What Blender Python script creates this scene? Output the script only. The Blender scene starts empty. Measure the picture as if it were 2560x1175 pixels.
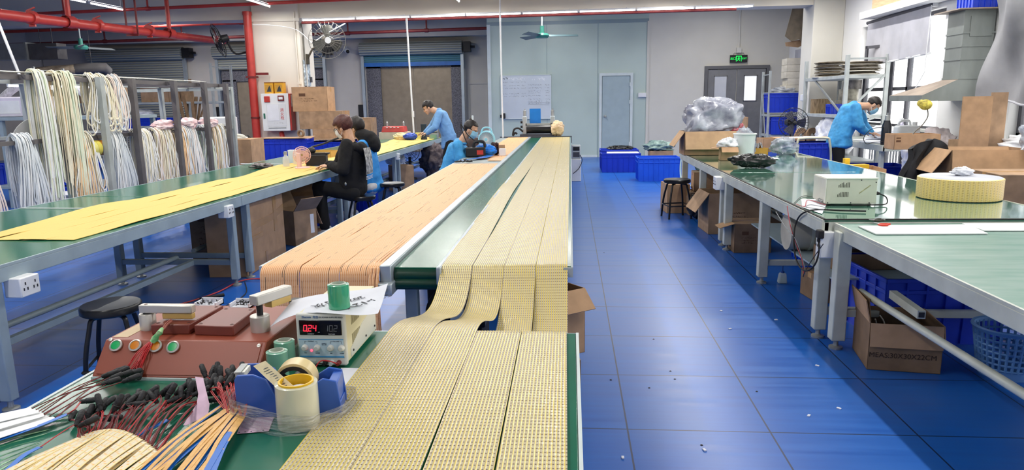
WORLD, KL, EXPO = 3.6, 0.88, 0.0
import bpy, bmesh, math, random
from mathutils import Vector as V, Matrix, Euler
from math import sin, cos, pi, radians as RD, sqrt, atan2, hypot
rnd = random.Random(11)
U = rnd.uniform
SC = bpy.context.scene
COL = SC.collection

# ---------------------------------------------------------------- camera
W, H, F = 2560, 1175, 1760.0
CX, CY, CH = W/2, H/2, 1.5
def _basis():
    y = V((1426-CX, -(252-CY), -F)).normalized()
    z = -V((1425-CX, -(9900-CY), -F)).normalized()
    z = (z - y*z.dot(y)).normalized()
    return Matrix((y.cross(z), y, z))
RC = _basis()
cam = bpy.data.cameras.new('camera'); cam.sensor_width = 36; cam.lens = F/W*36; cam.clip_start = .05; cam.clip_end = 200
co = bpy.data.objects.new('camera', cam); COL.objects.link(co)
co.matrix_world = Matrix.Translation((0, 0, CH)) @ RC.to_4x4()
SC.camera = co
# survey of the photograph: where the sight line through (u, v) meets a level, a depth or a side plane
def ray(u, v): return RC @ V((u-CX, -(v-CY), -F))
def G(u, v, z=0.0):
    d = ray(u, v); return d*((z-CH)/d.z) + V((0, 0, CH))
def AY(u, v, y):
    d = ray(u, v); return d*(y/d.y) + V((0, 0, CH))
def AX(u, v, x):
    d = ray(u, v); return d*(x/d.x) + V((0, 0, CH))

# ---------------------------------------------------------------- materials
def _nt(name):
    m = bpy.data.materials.new(name); m.use_nodes = True
    nt = m.node_tree; nt.nodes.clear()
    out = nt.nodes.new('ShaderNodeOutputMaterial')
    b = nt.nodes.new('ShaderNodeBsdfPrincipled'); nt.links.new(b.outputs[0], out.inputs[0])
    return m, nt, b
def lin(c):
    return tuple((x/12.92 if x <= .04045 else ((x+.055)/1.055)**2.4) for x in (v/255 for v in c)) + (1,)
def nd(nt, t, **kw):
    n = nt.nodes.new(t)
    for k, v in kw.items():
        if k[0] == 'i' and k[1:].isdigit():
            s = n.inputs[int(k[1:])]
            if isinstance(v, bpy.types.NodeSocket): nt.links.new(v, s)
            else: s.default_value = v
        else: setattr(n, k, v)
    return n
def mth(nt, op, a, b=0.0, c=None):
    kw = dict(operation=op, i0=a, i1=b)
    if c is not None: kw['i2'] = c
    return nd(nt, 'ShaderNodeMath', **kw).outputs[0]
def mixc(nt, f, a, b):
    n = nt.nodes.new('ShaderNodeMix'); n.data_type = 'RGBA'
    for s, v in ((n.inputs[0], f), (n.inputs[6], a), (n.inputs[7], b)):
        if isinstance(v, bpy.types.NodeSocket): nt.links.new(v, s)
        else: s.default_value = v
    return n.outputs[2]
def mat(name, c, rough=.5, metal=0.0, var=.06, vs=6.0, bump=0.0, bs=40.0, coat=0.0, trans=0.0, ior=1.45, emit=0.0, alpha=1.0, spec=.5, stretch=None, c2=None, sheen=0.0):
    m, nt, b = _nt(name)
    col = lin(c)
    b.inputs['Roughness'].default_value = rough; b.inputs['Metallic'].default_value = metal
    b.inputs['IOR'].default_value = ior; b.inputs['Specular IOR Level'].default_value = spec
    b.inputs['Base Color'].default_value = col
    if coat: b.inputs['Coat Weight'].default_value = coat; b.inputs['Coat Roughness'].default_value = .05
    if trans: b.inputs['Transmission Weight'].default_value = trans
    if sheen: b.inputs['Sheen Weight'].default_value = sheen
    if emit: b.inputs['Emission Color'].default_value = col; b.inputs['Emission Strength'].default_value = emit
    if alpha < 1: b.inputs['Alpha'].default_value = alpha
    if var or bump:
        tc = nd(nt, 'ShaderNodeTexCoord')
        vec = tc.outputs['Object']
        if stretch: vec = nd(nt, 'ShaderNodeMapping', i0=vec, i3=stretch).outputs[0]
    if var:
        n = nd(nt, 'ShaderNodeTexNoise', i0=vec); n.inputs['Scale'].default_value = vs; n.inputs['Detail'].default_value = 5
        d = lin(c2) if c2 else tuple(x*(1-var*3.2) for x in col[:3])+(1,)
        l = col if c2 else tuple(min(1, x*(1+var*1.6)) for x in col[:3])+(1,)
        r = nd(nt, 'ShaderNodeMapRange', i0=n.outputs[0], i1=.32, i2=.68)
        nt.links.new(mixc(nt, r.outputs[0], d, l), b.inputs['Base Color'])
    if bump:
        n = nd(nt, 'ShaderNodeTexNoise', i0=vec); n.inputs['Scale'].default_value = bs; n.inputs['Detail'].default_value = 4
        bn = nd(nt, 'ShaderNodeBump'); bn.inputs['Strength'].default_value = min(1, bump); bn.inputs['Distance'].default_value = .012*max(1, bump)
        nt.links.new(n.outputs[0], bn.inputs['Height']); nt.links.new(bn.outputs[0], b.inputs['Normal'])
    return m
def strip_mat(name, base, line, dash, pu=.0092, pv=.0165, lw=.30, gloss=.22, slit=0.0, wave=.25, spec=.5, bst=.55):
    """rows of narrow LED tape seen side by side: u runs across (metres), v along"""
    m, nt, b = _nt(name)
    uv = nd(nt, 'ShaderNodeUVMap').outputs[0]
    s = nd(nt, 'ShaderNodeSeparateXYZ', i0=uv)
    u, v = s.outputs[0], s.outputs[1]
    fu = mth(nt, 'FRACT', mth(nt, 'DIVIDE', u, pu))
    row = mth(nt, 'FLOOR', mth(nt, 'DIVIDE', u, pu))
    rowr = nd(nt, 'ShaderNodeTexWhiteNoise', noise_dimensions='1D'); nt.links.new(row, rowr.inputs['W'])
    fv = mth(nt, 'FRACT', mth(nt, 'DIVIDE', v, pv))
    a = mth(nt, 'LESS_THAN', fu, lw)
    d1 = mth(nt, 'LESS_THAN', mth(nt, 'ABSOLUTE', mth(nt, 'SUBTRACT', fv, .5)), .13)
    d2 = mth(nt, 'LESS_THAN', mth(nt, 'ABSOLUTE', mth(nt, 'SUBTRACT', fu, .62)), .2)
    dd = mth(nt, 'MULTIPLY', d1, d2)
    edge = mth(nt, 'GREATER_THAN', fu, .93)
    c = mixc(nt, a, lin(base), lin(line))
    c = mixc(nt, mth(nt, 'MULTIPLY', dd, .85), c, lin(dash))
    c = mixc(nt, mth(nt, 'MULTIPLY', edge, .5), c, lin(dash))
    seam = mth(nt, 'MULTIPLY', mth(nt, 'LESS_THAN', mth(nt, 'FRACT', mth(nt, 'DIVIDE', mth(nt, 'ADD', v, .11), .5)), .006), .5)
    c = mixc(nt, mth(nt, 'MULTIPLY', seam, mth(nt, 'LESS_THAN', fu, .7)), c, lin(dash))
    if slit:
        nz = nd(nt, 'ShaderNodeCombineXYZ', i0=mth(nt, 'MULTIPLY', row, 3.71), i1=mth(nt, 'MULTIPLY', v, 3.0))
        n = nd(nt, 'ShaderNodeTexNoise', i0=nz.outputs[0]); n.inputs['Scale'].default_value = 1.0; n.inputs['Detail'].default_value = 1
        sl = mth(nt, 'MULTIPLY', mth(nt, 'GREATER_THAN', n.outputs[0], 1-slit), mth(nt, 'GREATER_THAN', fu, .72))
        c = mixc(nt, sl, c, lin((70, 45, 25)))
    nt.links.new(c, b.inputs['Base Color'])
    b.inputs['Roughness'].default_value = gloss; b.inputs['Specular IOR Level'].default_value = spec
    # every tape bulges a little and is dimpled along its length, so that lamps glint tape by tape
    h = mth(nt, 'SINE', mth(nt, 'MULTIPLY', fu, pi))
    dim = mth(nt, 'MULTIPLY', mth(nt, 'SINE', mth(nt, 'MULTIPLY', fv, 2*pi)), .18)
    n2 = nd(nt, 'ShaderNodeTexNoise', i0=uv); n2.inputs['Scale'].default_value = 22; n2.inputs['Detail'].default_value = 2
    hh = mth(nt, 'ADD', mth(nt, 'ADD', h, dim), mth(nt, 'MULTIPLY', n2.outputs[0], wave*10))
    bn = nd(nt, 'ShaderNodeBump'); bn.inputs['Strength'].default_value = bst; bn.inputs['Distance'].default_value = .0011
    nt.links.new(hh, bn.inputs['Height']); nt.links.new(bn.outputs[0], b.inputs['Normal'])
    return m

# ---------------------------------------------------------------- mesh builder
class MB:
    def __init__(s): s.v = []; s.f = []; s.uv = {}; s.mi = {}; s.cur = 0; s.M = None
    def _a(s, vs, fs, uv=None):
        o = len(s.v)
        for i, p in enumerate(vs):
            p = V(p)
            if s.M: p = s.M @ p
            s.v.append(p)
            if uv: s.uv[o+i] = uv[i]
        for f in fs:
            if s.cur: s.mi[len(s.f)] = s.cur
            s.f.append([o+i for i in f])
        return s
    def box(s, c, d, rz=0, rx=0, ry=0, top=1.0):
        R = Euler((rx, ry, rz)).to_matrix(); x, y, z = d[0]/2, d[1]/2, d[2]/2
        vs = []
        for k, t in ((-1, 1), (1, top)):
            for a, b_ in ((-1, -1), (1, -1), (1, 1), (-1, 1)): vs.append(R @ V((a*x*t, b_*y*t, k*z)) + V(c))
        return s._a(vs, [(3, 2, 1, 0), (4, 5, 6, 7), (0, 1, 5, 4), (1, 2, 6, 5), (2, 3, 7, 6), (3, 0, 4, 7)])
    def bb(s, a, b):
        return s.box([(a[i]+b[i])/2 for i in range(3)], [abs(b[i]-a[i]) for i in range(3)])
    def bar(s, p, q, w, h=None, up=(0, 0, 1)):
        p, q = V(p), V(q); h = h or w; d = (q-p).normalized(); u = V(up)
        if abs(d.dot(u)) > .99: u = V((0, 1, 0))
        x = d.cross(u).normalized(); y = x.cross(d)
        vs = [e + x*a*w/2 + y*b*h/2 for e in (p, q) for a, b in ((-1, -1), (1, -1), (1, 1), (-1, 1))]
        return s._a(vs, [(0, 1, 2, 3), (7, 6, 5, 4), (4, 5, 1, 0), (5, 6, 2, 1), (6, 7, 3, 2), (7, 4, 0, 3)])
    def tube(s, pts, r, n=8, closed=False, flat=None):
        pts = [V(p) for p in pts]; m = len(pts)
        rr = r if isinstance(r, (list, tuple)) else [r]*m
        vs = []; up = None
        for i, p in enumerate(pts):
            if closed: t = pts[(i+1) % m]-pts[i-1]
            else: t = pts[min(i+1, m-1)]-pts[max(i-1, 0)]
            t = t.normalized() if t.length > 1e-9 else V((0, 0, 1))
            if up is None: up = V((0, 0, 1)) if abs(t.z) < .9 else V((1, 0, 0))
            x = t.cross(up)
            x = x.normalized() if x.length > 1e-6 else V((1, 0, 0))
            up = x.cross(t).normalized()
            for k in range(n):
                a = 2*pi*k/n
                vs.append(p + (x*cos(a) + up*sin(a)*(flat or 1))*rr[i])
        fs = []
        for i in range(m if closed else m-1):
            j = (i+1) % m
            for k in range(n): l = (k+1) % n; fs.append((i*n+k, i*n+l, j*n+l, j*n+k))
        if not closed: fs += [tuple(range(n))[::-1], tuple((m-1)*n+k for k in range(n))]
        return s._a(vs, fs)
    def rod(s, p, q, r, n=10): return s.tube([p, q], r, n)
    def cyl(s, c, r, h, n=24, r2=None):
        r2 = r if r2 is None else r2
        return s.lathe([(0, 0), (r, 0), (r2, h), (0, h)], n, c)
    def lathe(s, prof, n=24, c=(0, 0, 0), axis=None):
        Rm = V((0, 0, 1)).rotation_difference(V(axis)).to_matrix() if axis else Matrix.Identity(3)
        vs = []; fs = []; idx = []
        for (r, z) in prof:
            if r < 1e-6: idx.append([len(vs)]*n); vs.append(Rm @ V((0, 0, z)) + V(c))
            else:
                idx.append([len(vs)+k for k in range(n)])
                for k in range(n):
                    a = 2*pi*k/n; vs.append(Rm @ V((r*cos(a), r*sin(a), z)) + V(c))
        for i in range(len(prof)-1):
            for k in range(n):
                l = (k+1) % n; q = [idx[i][k], idx[i][l], idx[i+1][l], idx[i+1][k]]
                w = []
                for t in q:
                    if t not in w: w.append(t)
                if len(w) > 2: fs.append(w)
        return s._a(vs, fs)
    def ell(s, c, r, n=14, m=9, R=None):
        r = (r, r, r) if isinstance(r, (int, float)) else r
        vs = []; fs = []
        for i in range(m+1):
            t = pi*i/m
            for k in range(n):
                a = 2*pi*k/n; p = V((r[0]*sin(t)*cos(a), r[1]*sin(t)*sin(a), -r[2]*cos(t)))
                vs.append((R @ p if R else p) + V(c))
        for i in range(m):
            for k in range(n):
                l = (k+1) % n; fs.append((i*n+k, i*n+l, (i+1)*n+l, (i+1)*n+k))
        return s._a(vs, fs)
    def caps(s, p, q, r1, r2, n=12):
        """rounded tapering limb"""
        p, q = V(p), V(q); d = q-p; L = d.length or 1e-6; d = d/L; pts = []; rs = []
        for t in (-1, -.8, -.5, 0): pts.append(p + d*r1*t); rs.append(max(.0005, r1*sqrt(max(0, 1-t*t))))
        for t in (.33, .66): pts.append(p.lerp(q, t)); rs.append(r1+(r2-r1)*t)
        for t in (0, .5, .8, 1): pts.append(q + d*r2*t); rs.append(max(.0005, r2*sqrt(max(0, 1-t*t))))
        return s.tube(pts, rs, n)
    def grid(s, fn, nu, nv, uv=None):
        vs = []; us = []
        for j in range(nv+1):
            for i in range(nu+1):
                vs.append(fn(i/nu, j/nv))
                if uv: us.append(uv(i/nu, j/nv))
        fs = [(j*(nu+1)+i, j*(nu+1)+i+1, (j+1)*(nu+1)+i+1, (j+1)*(nu+1)+i) for j in range(nv) for i in range(nu)]
        return s._a(vs, fs, us if uv else None)
    def poly(s, pts, th=None, n=None):
        """flat outline, optionally given thickness along its normal"""
        pts = [V(p) for p in pts]; k = len(pts)
        if not th: return s._a(pts, [tuple(range(k))])
        nn = V(n).normalized() if n else (pts[1]-pts[0]).cross(pts[2]-pts[0]).normalized()
        b = [p + nn*th for p in pts]
        return s._a(pts + b, [tuple(range(k))[::-1], tuple(range(k, 2*k))] + [(i, (i+1) % k, k+(i+1) % k, k+i) for i in range(k)])
    def ribbon(s, pts, w, side, th=.0004):
        """thin flat tape following pts; side = direction of its width"""
        pts = [V(p) for p in pts]; vs = []
        sd = side if isinstance(side, list) else [side]*len(pts)
        for i, p in enumerate(pts):
            x = V(sd[i]).normalized()*w/2
            t = (pts[min(i+1, len(pts)-1)]-pts[max(i-1, 0)]); n = x.cross(t)
            n = n.normalized()*th if n.length > 1e-9 else V((0, 0, th))
            vs += [p-x, p+x, p+x+n, p-x+n]
        fs = []
        for i in range(len(pts)-1):
            a, b = i*4, i*4+4
            for k in range(4): l = (k+1) % 4; fs.append((a+k, a+l, b+l, b+k))
        L = 0; us = []
        for i, p in enumerate(pts):
            if i: L += (p-pts[i-1]).length
            us += [(0, L), (w, L), (w, L), (0, L)]
        return s._a(vs, fs, us)

def P(name, mb, m=None, parent=None, smooth=0, bevel=0, sub=0, solid=0, loc=None, rot=None, disp=None, remesh=0, smo=0, bseg=2):
    """link what a builder collected as ONE mesh object"""
    me = bpy.data.meshes.new(name)
    me.from_pydata([tuple(p) for p in mb.v], [], mb.f)
    if mb.uv:
        ul = me.uv_layers.new(name='UVMap')
        for l in me.loops:
            ul.data[l.index].uv = mb.uv.get(l.vertex_index, (0, 0))
    for mm in (m if isinstance(m, (list, tuple)) else [m]):
        if mm: me.materials.append(mm)
    for i, k in mb.mi.items(): me.polygons[i].material_index = k
    if len(mb.f) < 60000:
        bm = bmesh.new(); bm.from_mesh(me); bmesh.ops.recalc_face_normals(bm, faces=bm.faces); bm.to_mesh(me); bm.free()
    me.polygons.foreach_set('use_smooth', [True]*len(me.polygons))
    try: me.set_sharp_from_angle(angle=RD(180 if smooth == 2 else 42))
    except Exception: pass
    me.update()
    o = bpy.data.objects.new(name, me); COL.objects.link(o)
    if parent: o.parent = parent
    if loc: o.location = loc
    if rot: o.rotation_euler = rot
    if remesh:
        d = o.modifiers.new('r', 'REMESH'); d.mode = 'VOXEL'; d.voxel_size = remesh; d.use_smooth_shade = True
    if smo: d = o.modifiers.new('s', 'SMOOTH'); d.iterations = smo; d.factor = .5
    if disp:
        t = bpy.data.textures.new(name, 'CLOUDS'); t.noise_scale = disp[1]; t.noise_depth = 3
        d = o.modifiers.new('d', 'DISPLACE'); d.texture = t; d.strength = disp[0]; d.mid_level = .5; d.texture_coords = 'GLOBAL' if len(disp) > 2 else 'LOCAL'
    if solid:
        d = o.modifiers.new('t', 'SOLIDIFY'); d.thickness = solid; d.offset = 0
        d = o.modifiers.new('e', 'EDGE_SPLIT'); d.split_angle = RD(50)
    if bevel:
        d = o.modifiers.new('b', 'BEVEL'); d.width = bevel; d.segments = bseg; d.limit_method = 'ANGLE'; d.angle_limit = RD(40)
    if sub: d = o.modifiers.new('u', 'SUBSURF'); d.levels = sub; d.render_levels = sub
    return o
def tag(o, label, cat, group=None, kind=None):
    o['label'] = label; o['category'] = cat
    if group: o['group'] = group
    if kind: o['kind'] = kind
    return o
def T(name, label, cat, loc=(0, 0, 0), rz=0, group=None):
    o = bpy.data.objects.new(name, None); COL.objects.link(o); o.empty_display_size = .05
    o.location = loc; o.rotation_euler = (0, 0, rz)
    return tag(o, label, cat, group)
def S(name, mb, m, parent=None, **k):
    o = P(name, mb, m, parent, **k)
    if not parent: o['kind'] = 'structure'
    return o
def dup(o, loc=None, rz=None, label=None, group=None):
    """a copy of a thing with copies of its parts and sub-parts"""
    def go(a, par):
        c = a.copy(); COL.objects.link(c); c.parent = par
        for ch in list(a.children): go(ch, c)
        return c
    c = go(o, o.parent)
    if loc is not None: c.location = loc
    if rz is not None: c.rotation_euler = (0, 0, rz)
    if label: c['label'] = label
    if group: c['group'] = group
    return c
def txt(name, body, size, m, parent, loc, rot=(pi/2, 0, 0), align='CENTER', ext=.0004, shear=0, sx=1, par_label=None):
    cu = bpy.data.curves.new(name, 'FONT'); cu.body = body; cu.size = size; cu.align_x = align; cu.align_y = 'CENTER'; cu.extrude = ext; cu.shear = shear
    cu.materials.append(m)
    tmp = bpy.data.objects.new(name, cu); COL.objects.link(tmp); bpy.context.view_layer.update()
    me = bpy.data.meshes.new_from_object(tmp.evaluated_get(bpy.context.evaluated_depsgraph_get())); bpy.data.objects.remove(tmp)
    if not me.materials: me.materials.append(m)
    o = bpy.data.objects.new(name, me); COL.objects.link(o); o.parent = parent; o.location = loc; o.rotation_euler = rot; o.scale = (sx, 1, 1)
    return o
def spline(pts, k=6):
    """smooth path through points"""
    pts = [V(p) for p in pts]; o = []
    for i in range(len(pts)-1):
        a, b, c, d = pts[max(i-1, 0)], pts[i], pts[i+1], pts[min(i+2, len(pts)-1)]
        for j in range(k):
            t = j/k; o.append(.5*((2*b)+(c-a)*t+(2*a-5*b+4*c-d)*t*t+(3*b-a-3*c+d)*t**3))
    return o+[pts[-1]]
def squig(mb, x0, x1, z, h, y, n=None, w=.003, seed=0):
    """a run of illegible handwriting, as thin flat strokes on a plane y = const"""
    r = random.Random(seed); x = x0
    while x < x1:
        st = [(x, y, z+r.uniform(-.5, .5)*h)]
        for _ in range(r.randint(2, 4)): st.append((st[-1][0]+r.uniform(-.25, .6)*h, y, z+r.uniform(-.5, .5)*h))
        mb.ribbon(st, w, (.5, 0, .85), .0006); x += h*r.uniform(.7, 1.1)
# ---------------------------------------------------------------- palette
m_alu = mat('aluminium', (176, 186, 192), .38, .55, var=.03)
m_frame = mat('grey_painted_steel', (150, 166, 174), .45, var=.04)
m_frame_w = mat('beige_painted_steel', (196, 200, 190), .45, var=.05)
m_steel = mat('galvanised_steel', (168, 172, 172), .42, .6, var=.07, vs=3)
m_chrome = mat('chrome', (200, 200, 202), .2, 1, var=0)
m_black = mat('black_plastic', (26, 26, 29), .45, var=.03)
m_blackm = mat('black_enamel', (20, 20, 24), .28, var=.02)
m_rub = mat('black_rubber', (32, 30, 32), .7, var=.05)
m_white = mat('white_plastic', (226, 228, 230), .4, var=.02)
m_paper = mat('white_paper', (226, 228, 236), .8, var=.02)
m_ink = mat('black_ink', (40, 42, 50), .7, var=0)
m_inkg = mat('faded_ink', (88, 96, 102), .7, var=0)
m_inkb = mat('brown_box_print', (96, 66, 46), .8, var=0)
m_red = mat('red_pipe_paint', (184, 60, 54), .35, var=.06)
m_redd = mat('dark_red_paint', (120, 44, 44), .5, var=.08)
m_card = mat('cardboard', (182, 146, 112), .85, var=.05, vs=9)
m_card2 = mat('worn_cardboard', (166, 136, 108), .85, var=.08, vs=7)
m_card3 = mat('dark_cardboard', (134, 108, 84), .88, var=.08, vs=7)
m_tape = mat('packing_tape', (186, 146, 96), .18, var=.04)
m_crate = mat('blue_crate_plastic', (26, 58, 190), .35, var=.03)
m_crate2 = mat('light_blue_crate_plastic', (34, 92, 220), .35, var=.03)
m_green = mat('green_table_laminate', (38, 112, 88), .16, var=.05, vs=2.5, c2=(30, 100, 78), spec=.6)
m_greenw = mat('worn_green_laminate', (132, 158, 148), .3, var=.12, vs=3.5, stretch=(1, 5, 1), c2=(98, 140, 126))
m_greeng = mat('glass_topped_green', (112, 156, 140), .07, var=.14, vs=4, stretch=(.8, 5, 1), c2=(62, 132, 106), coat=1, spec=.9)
m_belt = mat('dark_green_belt', (12, 92, 66), .2, var=.06, vs=2, bump=.1, bs=9, spec=.22)
m_beltd = mat('dark_green_roller', (10, 56, 40), .2, var=.04)
m_wall = mat('grey_plaster', (212, 209, 200), .8, var=.02, vs=1)
m_walld = mat('mauve_plaster', (192, 186, 178), .85, var=.03, vs=1)
m_wallw = mat('white_plaster', (226, 226, 226), .75, var=.01, vs=1)
m_col = mat('cream_plaster', (222, 216, 204), .7, var=.02, vs=1.2)
m_beam = mat('beam_plaster', (214, 208, 196), .8, var=.02, vs=.6)
m_ceil = mat('ceiling_plaster', (190, 186, 176), .85, var=.04, vs=.7)
m_part = mat('pale_blue_steel_panel', (182, 198, 192), .3, var=.03, vs=.8)
m_doorb = mat('pale_door_panel', (160, 178, 184), .4, var=.02)
m_doorg = mat('grey_door_paint', (122, 122, 124), .5, var=.03)
m_trimw = mat('white_door_frame', (206, 216, 216), .45, var=.02)
m_dark = mat('dark_grey_frame', (72, 72, 80), .5, var=.03)
m_gran = mat('speckled_granite', (126, 124, 130), .35, var=.35, vs=40, c2=(60, 58, 64))
m_lift = mat('tan_lift_door', (150, 136, 116), .35, .3, var=.04)
m_shut = mat('grey_shutter', (150, 152, 144), .5, .2, var=.05)
m_shutb = mat('teal_shutter', (96, 142, 150), .45, .2, var=.05)
m_shutbb = mat('blue_shutter_edge', (40, 104, 178), .45, var=.05)
m_glass = mat('window_glass', (236, 244, 248), .02, var=0, alpha=.1, spec=.6)
m_blind = mat('grey_blind_cloth', (176, 176, 184), .75, var=.04, vs=3)
m_cloth = mat('silver_grey_cloth', (142, 142, 146), .75, var=.10, vs=2.0)
m_skin = mat('skin', (204, 160, 132), .55, var=.04, vs=30)
m_hairb = mat('black_hair', (34, 28, 28), .5, var=.1, vs=60)
m_hairr = mat('auburn_hair', (82, 44, 38), .5, var=.15, vs=70)
m_coat = mat('blue_smock_cloth', (66, 154, 212), .7, var=.07, vs=12, bump=.25, bs=14)
m_coat2 = mat('washed_blue_smock_cloth', (112, 160, 212), .75, var=.05, vs=10, bump=.25, bs=14)
m_coat3 = mat('bright_blue_smock_cloth', (48, 142, 216), .7, var=.06, vs=12, bump=.25, bs=14)
m_hood = mat('black_fleece', (22, 21, 23), .9, var=.08, vs=30, bump=.3, bs=30)
m_trous = mat('black_trousers', (20, 20, 22), .9, var=.06, vs=20)
m_greyp = mat('grey_trousers', (196, 196, 200), .85, var=.06, vs=20)
m_mask = mat('pale_blue_mask', (150, 204, 232), .75, var=.04, vs=20)
m_maskw = mat('white_mask', (232, 232, 232), .75, var=.02)
m_eye = mat('dark_eye', (30, 22, 20), .2, var=0)
m_lip = mat('lip', (168, 104, 92), .5, var=0)
m_cream = strip_mat('cream_led_tape', (202, 190, 158), (232, 206, 92), (112, 92, 76), gloss=.24, bst=.85, spec=.45)
m_orange = strip_mat('orange_led_tape', (226, 164, 112), (240, 198, 156), (208, 142, 90), lw=.42, pv=.03, gloss=.5, slit=.36, spec=.2)
m_yellow = strip_mat('yellow_led_tape', (226, 190, 106), (232, 198, 118), (204, 164, 84), lw=.5, pv=.03, gloss=.55, slit=.22, wave=.1, spec=.15)
m_emit = mat('lit_tube', (255, 252, 246), .4, var=0, emit=9)
m_bag = mat('clear_plastic_bag', (214, 222, 232), .12, var=.3, vs=10, bump=.8, bs=9, alpha=.6, c2=(120, 126, 148), spec=.8)
m_bagw = mat('white_plastic_bag', (226, 228, 234), .35, var=.05, vs=10, bump=.6, bs=10)
m_bagk = mat('black_plastic_bag', (26, 26, 28), .25, var=.1, vs=14, bump=.7, bs=12, spec=.6)
m_bagg = mat('green_woven_sack', (118, 136, 104), .8, var=.1, vs=20, bump=.5, bs=40)
m_milk = mat('milky_plastic', (226, 230, 232), .35, var=.02, alpha=.86)
m_tub = mat('white_vinyl_tubing', (222, 222, 214), .45, var=.04, vs=4)
m_floorbits = m_white

def floor_mat():
    m, nt, b = _nt('blue_floor_mats')
    ob = nd(nt, 'ShaderNodeTexCoord').outputs['Object']
    s = nd(nt, 'ShaderNodeSeparateXYZ', i0=ob)
    def seam(x, ph, per, w):
        f = mth(nt, 'FRACT', mth(nt, 'DIVIDE', mth(nt, 'SUBTRACT', x, ph), per))
        d = mth(nt, 'MULTIPLY', mth(nt, 'MINIMUM', f, mth(nt, 'SUBTRACT', 1, f)), per)
        return mth(nt, 'LESS_THAN', d, w)
    seams = mth(nt, 'MAXIMUM', seam(s.outputs[0], .264, .646, .004), mth(nt, 'MULTIPLY', seam(s.outputs[1], 3.072, .661, .0045), .9))
    mp = nd(nt, 'ShaderNodeMapping', i0=ob, i3=(.6, 9, 1))
    n = nd(nt, 'ShaderNodeTexNoise', i0=mp.outputs[0]); n.inputs['Scale'].default_value = 2.2; n.inputs['Detail'].default_value = 6
    n2 = nd(nt, 'ShaderNodeTexNoise', i0=ob); n2.inputs['Scale'].default_value = .9; n2.inputs['Detail'].default_value = 4
    a = nd(nt, 'ShaderNodeMapRange', i0=n.outputs[0], i1=.3, i2=.7).outputs[0]
    c = mixc(nt, a, lin((12, 82, 172)), lin((18, 96, 186)))
    c = mixc(nt, nd(nt, 'ShaderNodeMapRange', i0=n2.outputs[0], i1=.45, i2=.75, i4=.35).outputs[0], c, lin((70, 112, 170)))
    c = mixc(nt, mth(nt, 'MULTIPLY', seams, .9), c, lin((10, 22, 50)))
    nt.links.new(c, b.inputs['Base Color'])
    r = nd(nt, 'ShaderNodeMapRange', i0=n.outputs[0], i3=.24, i4=.42)
    nt.links.new(r.outputs[0], b.inputs['Roughness'])
    b.inputs['Specular IOR Level'].default_value = .5
    bn = nd(nt, 'ShaderNodeBump'); bn.inputs['Strength'].default_value = .1; bn.inputs['Distance'].default_value = .0015
    nt.links.new(mth(nt, 'SUBTRACT', n.outputs[0], seams), bn.inputs['Height']); nt.links.new(bn.outputs[0], b.inputs['Normal'])
    return m
def shutter_mat(c, per=.075):
    m, nt, b = _nt('ribbed_shutter')
    ob = nd(nt, 'ShaderNodeTexCoord').outputs['Object']; s = nd(nt, 'ShaderNodeSeparateXYZ', i0=ob)
    h = mth(nt, 'ABSOLUTE', mth(nt, 'SINE', mth(nt, 'MULTIPLY', s.outputs[2], pi/per)))
    bn = nd(nt, 'ShaderNodeBump'); bn.inputs['Distance'].default_value = .03
    nt.links.new(h, bn.inputs['Height']); nt.links.new(bn.outputs[0], b.inputs['Normal'])
    b.inputs['Base Color'].default_value = lin(c); b.inputs['Roughness'].default_value = .5
    return m
m_floor = floor_mat(); m_shr = shutter_mat((152, 154, 146)); m_shrb = shutter_mat((90, 138, 150), .06)

# ---------------------------------------------------------------- the room
XL, XR, YB, YL, ZC = -17.0, 5.6, 19.15, 22.0, 3.95
S('floor', MB().bb((XL, -1.5, -.06), (XR+.3, YL, 0)), m_floor)
S('ceiling', MB().bb((XL, -1.5, ZC), (XR+.3, YL+.2, ZC+.12)), m_ceil)
# back wall: pale steel partition, then plaster
w = S('wall_back', MB().bb((-2.2, YB, 0), (2.03, YB+.12, ZC)), m_part)
mb = MB()
for x in (-.62, .72): mb.bb((x-.006, YB-.006, 0), (x+.006, YB, 3.52))
mb.bb((-2.2, YB-.012, 3.47), (2.03, YB, 3.56)); S('panel_joint', mb, mat('panel_joint_paint', (140, 158, 164), .4, var=0), w)
S('corner_trim', MB().bb((-2.2, YB-.02, 0), (-2.11, YB, 3.5)), m_trimw, w)
S('wall_back_right', MB().bb((2.03, YB, 0), (XR, YB+.12, ZC)), m_wall)
S('trim_back', MB().bb((1.99, YB-.03, 0), (2.05, YB, 3.5)), m_wall)
S('wall_back_left', MB().bb((XL, YL, 0), (-2.2, YL+.12, ZC)), m_walld)
w2 = S('wall_side', MB().bb((-2.2, YB+.12, 0), (-2.12, YL, ZC)), m_part)
S('baseboard_back', MB().bb((-2.2, YB-.012, 0), (.72, YB, .06)), m_trimw)
S('wall_front', MB().bb((XL, -1.62, 0), (XR+.3, -1.5, ZC)), m_wallw)
S('wall_left', MB().bb((XL-.12, -1.5, 0), (XL, YL, ZC)), m_walld)
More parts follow.
